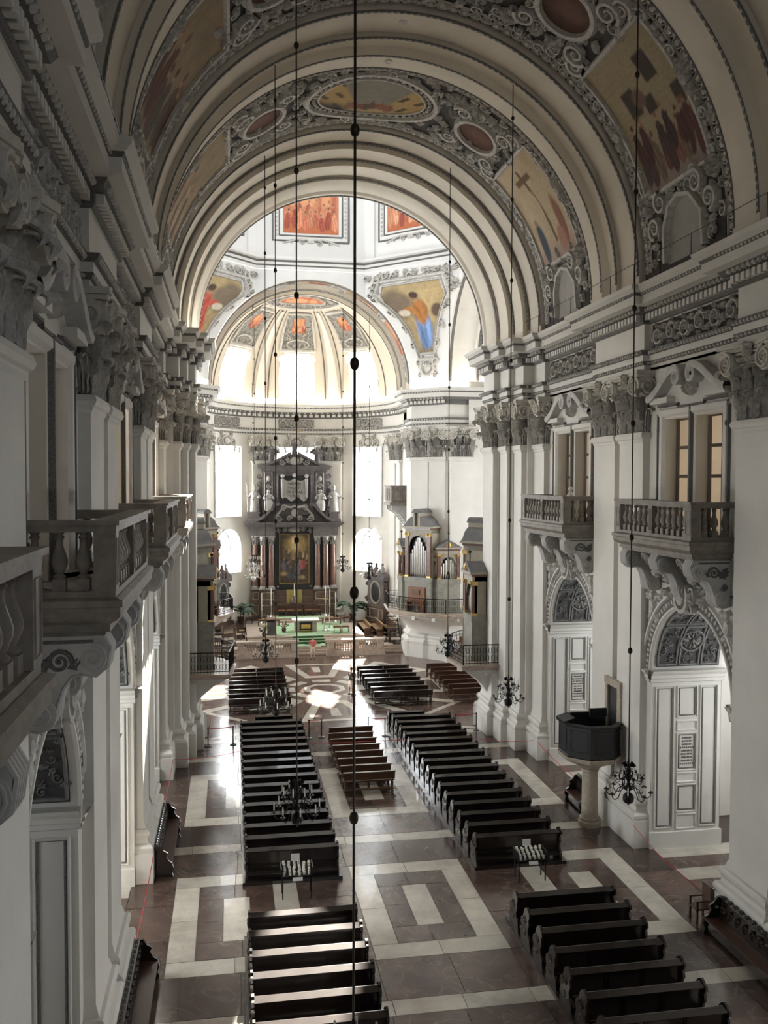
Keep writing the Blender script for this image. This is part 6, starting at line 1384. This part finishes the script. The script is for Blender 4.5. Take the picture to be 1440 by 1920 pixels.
# statues
def robed(name, label, x, y, z, h, face=0, crook=0, mitre=True, wings=False, mt='statue_marble', seated=False, group='marble statues of the high altar'):
    t = thing(name, label, 'statue', (x, y, z), face, group); k = h/2.5
    def body(m):
        N = 14; rows = []
        pr = [(.42, 0, 0), (.44, .15, 0), (.38, .6, .02), (.34, 1.0, 0), (.36, 1.3, -.02), (.38, 1.55, -.02), (.34, 1.75, 0), (.16, 1.9, 0), (.10, 1.96, 0)] if not seated else [(.40, 0, -.1), (.46, .3, -.15), (.50, .7, -.15), (.46, .95, -.05), (.34, 1.1, .05), (.35, 1.4, .08), (.36, 1.65, .05), (.15, 1.85, 0), (.10, 1.92, 0)]
        for r, zz, off in pr: rows.append([(k*(r*(1+.10*cos(5*a+zz*2))*cos(a)), k*(off+r*.72*(1+.10*cos(5*a+zz*2))*sin(a)), k*zz) for a in [2*pi*i/N for i in range(N)]])
        m.loft(rows, close=True, caps=True); m.ball((0, -.02*k, 2.1*k), .15*k, 10, 7, 1.2)
    part('robe', mt, t, body, 60)
    for e in (-1, 1): part('arm', mt, t, lambda m: m.tube([(e*.30*k, 0, 1.68*k), (e*.52*k, -.12*k, 1.30*k), (e*(.62 if e == crook else .30)*k, -.40*k, 1.38*k)], [.13*k, .12*k, .06*k], 8), 60)
    if mitre: part('mitre', mt, t, lambda m: m.loft([[(k*r*cos(a), k*r*.7*sin(a), k*zz) for a in [2*pi*i/10 for i in range(10)]] for r, zz in ((.15, 2.17), (.19, 2.32), (.12, 2.5), (.01, 2.62))], close=True), 60)
    if crook: part('crozier', mt, t, lambda m: m.tube([(crook*.66*k, -.42*k, 0), (crook*.70*k, -.42*k, 2.5*k)]+[(crook*(.70+.12*sin(q))*k, -.42*k, (2.62-.12*cos(q))*k) for q in (.6, 1.4, 2.4, 3.4, 4.4)], .028*k, 5), 60)
    if wings:
        for e in (-1, 1): part('wing', mt, t, lambda m: [leaf(m, lambda u, v, hh: (e*(.1+u)*k, (.25-hh)*k, (1.5+v)*k), 0, 0, .2+.3*j, 1.0-.12*j, .16, .08, -.3, 5) for j in range(4)])
    return t
robed('bishop_statue', 'white marble bishop with crozier left on the high altar cornice', HX-3.72, HY+.1, 11.1, 2.5, 0, -1); robed('bishop_statue', 'white marble bishop with crozier right on the high altar cornice', HX+3.72, HY+.1, 11.1, 2.5, 0, 1)
for e in (-1, 1): part('statue_pedestal', 'altar_grey', A, lambda m: (m.box(*sorted((e*3.2, e*4.25)), -.35, .8, Z(10.12), Z(10.3)), m.box(*sorted((e*3.28, e*4.15)), -.28, .8, Z(10.3), Z(10.95)), m.box(*sorted((e*3.2, e*4.25)), -.35, .8, Z(10.95), Z(11.1))))
robed('seated_figure', 'white marble figure seated on the left scroll of the high altar', HX-2.45, HY-.35, 11.2, 2.2, .3, 0, False, False, seated=True); robed('seated_figure', 'white marble figure seated on the right scroll of the high altar', HX+2.45, HY-.35, 11.2, 2.2, -.3, 0, False, False, seated=True)
robed('angel_statue', 'dark marble angel on the left end of the top pediment', HX-2.15, HY+.2, 15.65, 1.7, 0, 0, False, True, 'altar_grey'); robed('angel_statue', 'dark marble angel on the right end of the top pediment', HX+2.15, HY+.2, 15.65, 1.7, 0, 0, False, True, 'altar_grey')
robed('christ_statue', 'dark marble figure with banner cross crowning the high altar', HX, HY+.2, 16.5, 1.5, 0, 0, False, False, 'altar_grey'); 
tag(part('gilt_cross', 'gold', None, lambda m: (m.box(HX+.42, HX+.47, HY-.1, HY-.05, 16.6, 19.2), m.box(HX+.1, HX+.8, HY-.1, HY-.05, 18.6, 18.66))), 'thin gilt cross rising beside the topmost altar figure', 'cross')

# ------------------------------------------------------------------ chancel furnishings
# people's altar
T = thing('altar_table', 'pale stone altar table with white cloth and gilt shrine', 'altar', (.12, 76.3, 1.037))
part('mensa', 'white_card', T, lambda m: m.box(-1.15, 1.15, -.6, .6, .93, 1.05)); part('block', 'organ_beige', T, lambda m: (m.box(-.95, -.55, -.45, .45, 0, .93), m.box(.55, .95, -.45, .45, 0, .93), m.box(-.55, .55, -.1, .45, 0, .93)))
sh = part('shrine', 'altar_black', T, lambda m: (m.box(-.5, .5, -.5, -.1, .15, .78), m.prism([(-.5, .78), (.5, .78), (.35, .9), (-.35, .9)], -.48, -.12, 'y'))); part('gilt_panel', 'gold', sh, lambda m: (m.box(-.40, .40, -.53, -.5, .28, .66), m.box(-.55, .55, -.55, -.1, .06, .15), [dome(m, lambda u, v, h: (u, -.53-h, v), q*.2, .47, .1, .12, .05, 8) for q in (-1, 0, 1)]))
# chancel balustrade
BAL2 = smesh('baluster', 'chancel_stone', lambda m: (m.box(-.09, .09, -.09, .09, 0, .14), m.lathe([(.05, .14), (.08, .24), (.085, .32), (.05, .44), (.04, .50), (.06, .54), (.075, .62), (.05, .70), (.07, .74)], (0, 0, 0), 8), m.box(-.09, .09, -.09, .09, .72, .78)), 40)
for s, (x0, x1) in ((-1, (-5.75, -.95)), (1, (1.35, 6.0))):
    t = thing('balustrade', 'pinkish stone chancel balustrade %s of the altar steps' % ('left' if s < 0 else 'right'), 'balustrade', (0, 70.4, 0), 0, 'chancel balustrades')
    part('plinth', 'chancel_stone', t, lambda m: (m.box(x0-.05, x1+.05, -.3, .3, 0, .2), m.box(x0, x1, -.24, .24, .2, .38))); part('hand_rail', 'chancel_stone', t, lambda m: m.box(x0-.06, x1+.06, -.28, .28, 1.14, 1.30)); xm = (x0+x1)/2
    for xp in (x0+.3, xm, x1-.3): part('pier', 'chancel_stone', t, lambda m: (m.box(xp-.26, xp+.26, -.22, .22, .38, 1.14), ridge(m, lambda u, v, h: (u, -.22-h, v), rect_path(xp-.18, xp+.18, .48, 1.04, 1), .03, .02)))
    for a, b in ((x0+.58, xm-.27), (xm+.27, x1-.58)):
        n = 7
        for k in range(n): mk('baluster', BAL2, t, (a+(b-a)*(k+.5)/n, 0, .37))
def chain(a, b, label): mb = MB(); A_, B_ = Vector(a), Vector(b); mb.tube([tuple(A_.lerp(B_, i/10)-Vector((0, 0, .9*(i/10)*(1-i/10)))) for i in range(11)], .02, 5); tag(mb.build('chain', 'iron', None, 60), label, 'chain')
chain((-.9, 70.4, 1.15), (1.3, 70.4, 1.15), 'dark chain across the opening of the chancel balustrade'); chain((6.05, 70.4, 1.15), (8.0, 70.9, 1.2), 'dark chain between balustrade and right organ stairs')
# candlesticks
def candlestick(x, y, z, h, label, cm='silver'):
    t = thing('candlestick', label, 'candlestick', (x, y, z), 0, 'tall altar candlesticks'); part('stand', cm, t, lambda m: m.lathe([(.20, 0), (.20, .05), (.10, .12), (.05, .2), (.08, .28), (.04, .36), (.035, h*.42), (.08, h*.45), (.05, h*.48), (.10, h*.5), (.03, h*.51)], (0, 0, 0), 10), 50); part('candle', 'candle', t, lambda m: m.lathe([(.042, h*.5), (.038, h)], (0, 0, 0), 8))
for x, y, z, h, l in ((-3.45, 81.2, 1.0, 2.75, 'tall candlestick farthest left before the high altar'), (-2.55, 82.2, 1.36, 2.7, 'tall candlestick left of the altar seats'), (2.5, 82.3, 1.36, 2.85, 'tallest candlestick right of the altar seats with a cross'), (2.8, 81.4, 1.18, 2.8, 'tall candlestick second from the right altar columns'), (3.3, 81.0, 1.0, 2.7, 'tall candlestick farthest right before the high altar'), (1.75, 76.2, 1.037, 1.45, 'slim floor candlestick right of the altar table, inner one'), (2.2, 76.2, 1.037, 1.5, 'slim floor candlestick right of the altar table, outer one')): candlestick(x, y, z, h, l)
tag(part('altar_cross', 'gold', None, lambda m: (m.box(2.48, 2.52, 82.05, 82.09, 2.4, 3.3), m.box(2.27, 2.73, 82.05, 82.09, 2.95, 3.0)), None), 'small metal cross on the tallest right candlestick', 'cross')
# stools and seats
def stool(x, y, z, w, label, grp, hb=0, rz=0):
    t = thing('stool', label, 'stool', (x, y, z), rz, grp); part('seat', 'wood_red', t, lambda m: m.box(-w, w, -.24, .24, .42, .52)); part('cushion', 'organ_wood', t, lambda m: m.box(-w+.03, w-.03, -.22, .22, .52, .57))
    for e in (-1, 1): part('leg_frame', 'wood_dark', t, lambda m: m.box(*sorted((e*w, e*(w-.07))), -.22, .22, 0, .42))
    if hb: part('backrest', 'wood_red', t, lambda m: m.box(-w, w, .2, .26, .5, hb))
for k in range(5): stool(-1.55+.78*k+(.15 if k > 2 else 0), 82.7, 1.375, .36, 'dark seat before the high altar, %s from the left' % ORDN[k], 'seats before the high altar', .9)
for x, w, l in ((-2.9, .95, 'long low bench left behind the altar table'), (2.75, .85, 'long low bench right behind the altar table')): stool(x, 79.6, 1.037, w, l, 'low benches behind the altar table')
for x, y, z, l in ((2.75, 75.2, 1.037, 'small dark stool on the carpet right, nearer the altar table'), (3.45, 75.2, 1.037, 'small dark stool on the carpet right, farther from the altar table'), (-4.6, 81.2, 1.0, 'small padded stool near the left plant'), (4.3, 80.6, 1.0, 'small padded stool near the right candlesticks')): stool(x, y, z, .32, l, 'small chancel stools')
# choir benches right, chairs left
def stall(x, y, z, L, rz, label, hb=1.0):
    t = thing('choir_bench', label, 'bench', (x, y, z), rz, 'choir benches at the right of the chancel'); h = L/2
    part('seat', 'wood_pale', t, lambda m: m.box(-h, h, -.0, .46, .44, .49)); part('backrest', 'wood_mid', t, lambda m: m.box(-h, h, -.08, 0, .1, hb)); part('top_rail', 'wood_pale', t, lambda m: m.box(-h, h, -.12, .02, hb, hb+.05))
    for e in (-1, 1): part('bench_end', 'wood_mid', t, lambda m: m.box(*sorted((e*h, e*(h-.06))), -.1, .5, 0, .66))
stall(5.75, 78.2, .52, 4.4, pi/2+.0, 'pale-seated choir bench nearest the altar carpet', .85); stall(6.75, 77.6, .52, 4.2, pi/2+.0, 'pale-seated choir bench in the middle of the three'); stall(7.75, 77.0, .52, 3.8, pi/2+.0, 'pale-seated choir bench with high back by the organ stairs', 1.25)
for x, y, l in ((-5.9, 75.6, 'wooden chair with pale cushion left of the carpet'), (-6.9, 76.4, 'wooden chair behind the left organ railing'), (-5.6, 77.6, 'wooden kneeler chair left of the low bench')):
    t = thing('chair', l, 'chair', (x, y, .52), -pi/2+.3, 'chairs at the left of the chancel'); part('seat', 'wood_pale', t, lambda m: m.box(-.27, .27, 0, .5, .44, .5)); part('backrest', 'wood_mid', t, lambda m: m.box(-.27, .27, -.06, 0, .44, 1.1))
    for a in (-.24, .24):
        for b in (0, .45): part('leg', 'wood_mid', t, lambda m: m.box(a-.03, a+.03, b-.03, b+.03, 0, .45))
# organ stairs, side monuments, plants, ambo
t = thing('organ_stairs', 'dark wooden stairs climbing to the far right organ balcony', 'stairs', (7.3, 72.3, .5))
for k in range(8): part('tread', 'wood_dark', t, lambda m: m.box(-.45, .45, -.0+.28*k, .28+.28*k, .30*k+.12, .30*k+.20))
for e in (-.48, .48): part('stringer', 'wood_dark', t, lambda m: m.prism([(-.1, 0), (.2, 0), (2.5, 2.4), (2.5, 2.75)], e-.03, e+.03, 'x')); part('hand_rail', 'iron', t, lambda m: m.tube([(e, 0, 1.1), (e, 2.4, 3.5)], .025, 5)); part('newel', 'wood_dark', t, lambda m: m.box(e-.05, e+.05, -.1, 0, 0, 1.2))
def monument(s, label):
    th = radians(62)*s; c = (8.3*sin(th), AY+8.3*cos(th)); t = thing('monument', label, 'monument', (c[0], c[1], .9), pi-th, 'brown side monuments in the choir')
    part('base', 'altar_brown', t, lambda m: (m.box(-1.5, 1.5, 0, .75, 0, .35), m.box(-1.35, 1.35, 0, .6, .35, 1.5), m.box(-1.5, 1.5, 0, .72, 1.5, 1.7))); part('frame', 'altar_grey', t, lambda m: (m.box(-1.2, 1.2, 0, .45, 1.7, 4.0), m.box(-1.45, 1.45, 0, .65, 4.0, 4.3)))
    part('oval_niche', 'altar_black', t, lambda m: dome(m, lambda u, v, h: (u, .45+h, v), 0, 2.85, .68, .95, .04, 24)); part('oval_frame', 'organ_beige', t, lambda m: (ridge(m, lambda u, v, h: (u, .45+h, v), ell_path(0, 2.85, .75, 1.03, 28), .09, .1), [ridge(m, lambda u, v, h: (u, .6+h, v), rect_path(a, b, .5, 1.35, 1), .05, .03) for a, b in ((-1.2, -.7), (-.6, .6), (.7, 1.2))]))
    for e in (-1, 1): part('side_scroll', 'altar_brown', t, lambda m: (volute(m, lambda u, v, h: (u, .3+h, v), e*1.35, 2.1, .28, 0, e, .1, .2), volute(m, lambda u, v, h: (u, .3+h, v), e*1.3, 3.6, .22, 0, -e, .08, .2), m.prism([(e*1.2, 1.7), (e*1.5, 1.9), (e*1.3, 3.0), (e*1.4, 3.7), (e*1.2, 4.0)], .1, .35, 'y'))); part('broken_pediment', 'altar_grey', t, lambda m: m.prism([(e*1.5, 4.3), (e*1.4, 4.5), (e*.5, 5.0), (e*.4, 4.75), (e*.4, 4.3)], 0, .6, 'y')); part('putto', 'statue_marble', t, lambda m: (m.tube([(e*.9, .35, 4.7), (e*.85, .3, 5.1), (e*.8, .3, 5.3)], [.2, .2, .1], 8), m.ball((e*.8, .28, 5.45), .15, 8, 6)), 60)
    part('crest', 'altar_brown', t, lambda m: (m.lathe([(.3, 4.3), (.35, 4.8), (.2, 5.1), (.12, 5.3), (.14, 5.45), (.02, 5.6)], (0, .35, 0), 10)), 50)
monument(1, 'dark brown marble monument with oval niche right of the high altar'); monument(-1, 'dark brown marble monument half hidden behind the left organ')
def palm(x, y, z, h, label, seed):
    t = thing('potted_palm', label, 'plant', (x, y, z), 0, 'potted palms in the choir'); r = random.Random(seed); part('pot', 'terracotta', t, lambda m: m.lathe([(.24, 0), (.32, .5), (.36, .55), (.30, .55)], (0, 0, 0), 12), 40); part('stem', 'terracotta', t, lambda m: m.tube([(0, 0, .5), (.03, .02, h*.45)], .05, 6))
    for k in range(16):
        a = r.uniform(0, 6.3); L = h*r.uniform(.4, .6); up = r.uniform(.4, 1.2); P = [Vector((0, 0, h*.4+r.uniform(0, .2)))]
        for j in range(7): e = up-j*.28; P.append(P[-1]+Vector((cos(a)*cos(e), sin(a)*cos(e), sin(e)))*L/5)
        def fr(m):
            sd_ = Vector((-sin(a), cos(a), 0)); m.loft([[tuple(p+sd_*w+Vector((0, 0, -.06*abs(w)/.1))) for w in (-q, 0, q)] for p, q in zip(P, (.03, .12, .2, .22, .2, .15, .09, .02))])
            for j in range(1, 7):
                for e in (-1, 1): q = P[j]+sd_*e*.36+Vector((0, 0, -.18)); m.add([tuple(P[j]+(P[j]-P[j-1])*.25), tuple(P[j]-(P[j]-P[j-1])*.15), tuple(q)], [(0, 1, 2)])
        part('frond', 'leaf_green', t, fr)
palm(-5.35, 81.6, 1.0, 2.5, 'dark potted palm left of the high altar', 1); palm(5.0, 81.9, 1.0, 2.6, 'dark potted palm right of the high altar', 2)
def flowers(x, y, z, label, seed, mt='flower'):
    t = thing('flower_arrangement', label, 'flowers', (x, y, z), 0, 'flower arrangements at the altar'); r = random.Random(seed); part('vase', 'terracotta', t, lambda m: m.lathe([(.14, 0), (.2, .25), (.13, .4)], (0, 0, 0), 10), 40)
    for k in range(14):
        a, e = r.uniform(0, 6.3), r.uniform(.5, 1.4); d = Vector((cos(a)*cos(e), sin(a)*cos(e), sin(e)))*r.uniform(.35, .65); part('spray', 'leaf_green' if k % 3 else mt, t, lambda m: (m.tube([(0, 0, .35), tuple(Vector((0, 0, .35))+d*.6), tuple(Vector((0, 0, .33))+d)], [.02, .03, .01], 4), m.ball(tuple(Vector((0, 0, .35))+d), .07, 6, 4)))
flowers(-1.75, 75.9, 1.037, 'green flower arrangement left of the altar table', 4); flowers(-3.5, 73.9, 1.03, 'bushy flower arrangement at the ambo left of the carpet', 5)
t = thing('ambo', 'slim grey stone ambo on the carpet left of the altar table', 'lectern', (-2.85, 74.9, 1.037)); part('shaft', 'altar_grey', t, lambda m: (m.box(-.42, .42, -.25, .25, 0, .1), m.box(-.36, .36, -.2, .2, .1, 1.1))); part('reading_desk', 'altar_grey', t, lambda m: m.prism([(-.3, 1.25), (.3, 1.05), (.3, 1.1), (-.3, 1.3)], -.42, .42, 'x'))
# small box loft seen beside the far right pier
t = thing('choir_loft', 'small grey panelled loft projecting behind the far right pier', 'loft', (8.75, 74.2, 0)); part('parapet', 'balcony_stone', t, lambda m: (m.box(-1.7, 0, -1.2, 1.6, 12.2, 13.5), m.box(-1.8, 0, -1.3, 1.7, 13.5, 13.62), m.box(-1.85, 0, -1.35, 1.75, 11.95, 12.2))); part('parapet_panel', 'balcony_stone', t, lambda m: [ridge(m, lambda u, v, h: (-1.7-h, u, v), rect_path(a, a+.75, 12.35, 13.35, 1), .04, .04) for a in (-1.1, -.2, .7)]+[ridge(m, lambda u, v, h: (u, -1.2-h, v), rect_path(a, a+.65, 12.35, 13.35, 1), .04, .04) for a in (-1.6, -.8)]); part('bracket', 'console_stone', t, lambda m: [m.prism([(0, 11.95), (-1.7, 11.95), (-1.65, 11.6), (-1.0, 11.2), (-.3, 10.3), (0, 10.2)], y-.2, y+.2, 'y') for y in (-.9, .2, 1.3)])
# confessional in the near right chapel
t = thing('confessional', 'dark wooden confessional standing inside the near right chapel', 'confessional', (13.1, 27.6, 0)); part('case', 'wood_black', t, lambda m: (m.box(-.1, .9, -1.3, 1.3, 0, 2.5), m.box(-.2, 1.0, -1.4, 1.4, 2.5, 2.7))); 
for y in (-.85, 0, .85): part('door', 'wood_dark', t, lambda m: (m.box(-.16, -.1, y-.36, y+.36, .15, 2.3), ridge(m, lambda u, v, h: (-.16-h, u, v), rect_path(y-.26, y+.26, .3, 2.1, 1), .03, .02)))

# ------------------------------------------------------------------ people
def skin_obj(name, mt, par, chains, root=0, sub=2):
    vs, es, rs = [], [], []
    idx = {}
    def vid(p, r):
        k = tuple(round(c, 4) for c in p)
        if k not in idx: idx[k] = len(vs); vs.append(p); rs.append(r)
        return idx[k]
    for ch in chains:
        ids = [vid(p, r) for p, r in ch]
        es += list(zip(ids, ids[1:]))
    es = sorted(set(tuple(sorted(e)) for e in es))
    me = bpy.data.meshes.new(name); me.from_pydata(vs, es, []); o = mk(name, me, None)
    md = o.modifiers.new('s', 'SKIN'); md.use_smooth_shade = True
    for i, v in enumerate(me.skin_vertices[0].data):
        r = rs[i]; v.radius = (r, r) if not isinstance(r, tuple) else r; v.use_root = (i == root)
    ss = o.modifiers.new('u', 'SUBSURF'); ss.levels = sub; ss.render_levels = sub
    dg = bpy.context.evaluated_depsgraph_get(); m2 = bpy.data.meshes.new_from_object(o.evaluated_get(dg)); bpy.data.objects.remove(o); m2.materials.clear(); m2.materials.append(M[mt])
    m2.polygons.foreach_set('use_smooth', [True]*len(m2.polygons))
    return mk(name, m2, par)
def person(x, y, rz, label, shirt, shorts, phone=False):
    t = thing('person', label, 'person', (x, y, 0), rz)
    P = (0, 0, .93); sp = (0, .01, 1.20); chst = (0, 0, 1.38); nk = (0, -.0, 1.50)
    legs = []
    for e, fo in ((-1, -.06), (1, .06)): legs.append([(P, (.15, .11)), ((e*.10, 0, .86), .095), ((e*.12, fo*.5, .48), .062), ((e*.13, fo, .10), .042), ((e*.135, fo-.02, .045), .045), ((e*.15, fo-.02+.17, .035), .035)])
    if phone: hands = [[((e*.19, 0, 1.42), .06), ((e*.25, -.02, 1.15), .045), ((e*.12, .26, 1.18), .033), ((e*.05, .32, 1.22), .03)] for e in (-1, 1)]
    else: hands = [[((e*.19, 0, 1.42), .06), ((e*.26, -.02, 1.14), .045), ((e*.20, .16, .98), .035), ((e*.10, .24, 1.0), .03)] for e in (-1, 1)]
    head = [(nk, .055), ((0, .03 if phone else .0, 1.58), .05), ((0, .06 if phone else .01, 1.68), .095), ((0, .05 if phone else .0, 1.76), .07)]
    body = skin_obj('body', 'skin', t, legs+[[(P, (.15, .11)), (sp, (.13, .09)), (chst, (.15, .10)), (nk, .055)], head]+[[(chst, (.15, .10))]+h for h in hands])
    fingers = []
    for h in hands:
        (hx, hy, hz), _ = h[-1]; e = 1 if hx > 0 else -1
        for k in range(4): fingers.append([((hx, hy, hz), .022), ((hx-e*.02, hy+.045, hz+.03-.02*k), .011), ((hx-e*.045, hy+.065-.004*k, hz+.03-.02*k), .009), ((hx-e*.06, hy+.05, hz+.03-.02*k), .008)])
        fingers.append([((hx, hy, hz), .022), ((hx-e*.01, hy+.01, hz+.05), .012), ((hx-e*.02, hy+.03, hz+.07), .010)])
    for f in fingers: skin_obj('finger', 'skin', body, [f], 0, 1)
    skin_obj('shirt', shirt, t, [[((0, 0, .90), (.165, .125)), ((0, .01, 1.06), (.155, .115)), ((0, .01, 1.2), (.15, .11)), ((0, 0, 1.36), (.175, .12)), ((0, 0, 1.455), (.11, .085)), ((0, 0, 1.49), (.068, .068))]]+[[((0, 0, 1.36), (.175, .12)), ((e*.19, 0, 1.42), .082), ((e*.235, -.01, 1.26), .072), ((e*.245, -.015, 1.20), .07)] for e in (-1, 1)])
    skin_obj('shorts', shorts, t, [[((0, 0, .98), (.16, .12)), ((0, 0, .90), (.165, .125)), ((e*.105, 0, .80), .115), ((e*.12, (-.03 if e < 0 else .03)*.8, .56), .095), ((e*.12, (-.03 if e < 0 else .03), .50), .09)] for e in (-1, 1)])
    hy = .05 if phone else .0
    def hairf(m):
        rows = []
        for i in range(6): a = pi/2*i/5; rows.append([(.088*cos(a)*cos(q)*1.0, hy-.012+.10*cos(a)*sin(q), 1.72+.115*sin(a)+(-.06 if i == 0 and sin(q) < .2 else 0)) for q in [2*pi*k/14 for k in range(14)]])
        m.loft(rows, close=True, caps=True)
    part('hair', 'hair', t, hairf, 60)
    def face(m): m.lathe([(.008, -.02), (.016, 0), (.004, .03)], (0, hy+.095, 1.685), 6); m.ball((-.09, hy-.0, 1.69), .022, 6, 5, 1.5); m.ball((.09, hy, 1.69), .022, 6, 5, 1.5)
    part('nose_and_ears', 'skin', body, face, 60)
    part('eyes', 'hair', body, lambda m: [m.ball((q*.034, hy+.088, 1.715), .011, 6, 4) for q in (-1, 1)]); part('mouth', 'shirt_red', body, lambda m: m.box(-.025, .025, hy+.086, hy+.094, 1.635, 1.643))
    for e, fo in ((-1, -.06), (1, .06)): part('shoe', 'shoe', t, lambda m: m.loft([[(e*.135+w*cos(q), fo-.04+yy, z) for q in (0,)] if False else [(e*.14+w*.5*a, fo-.08+yy*b, z) for a, b in ((-1, 0), (-1, .8), (-.5, 1), (.5, 1), (1, .8), (1, 0))] for w, yy, z in ((.10, .30, 0), (.105, .31, .03), (.10, .28, .07), (.08, .14, .10))], close=True, caps=True), 60)
    if phone: part('phone', 'steel_black', t, lambda m: m.box(-.04, .04, .345, .355, 1.19, 1.34))
    return t
person(.12, 69.3, 0, 'person in red shirt and beige shorts standing at the altar steps', 'shirt_red', 'shorts_beige'); person(1.5, 57.1, -1.25, 'person in black shirt and white shorts looking at a phone', 'shirt_black', 'shorts_white', True)
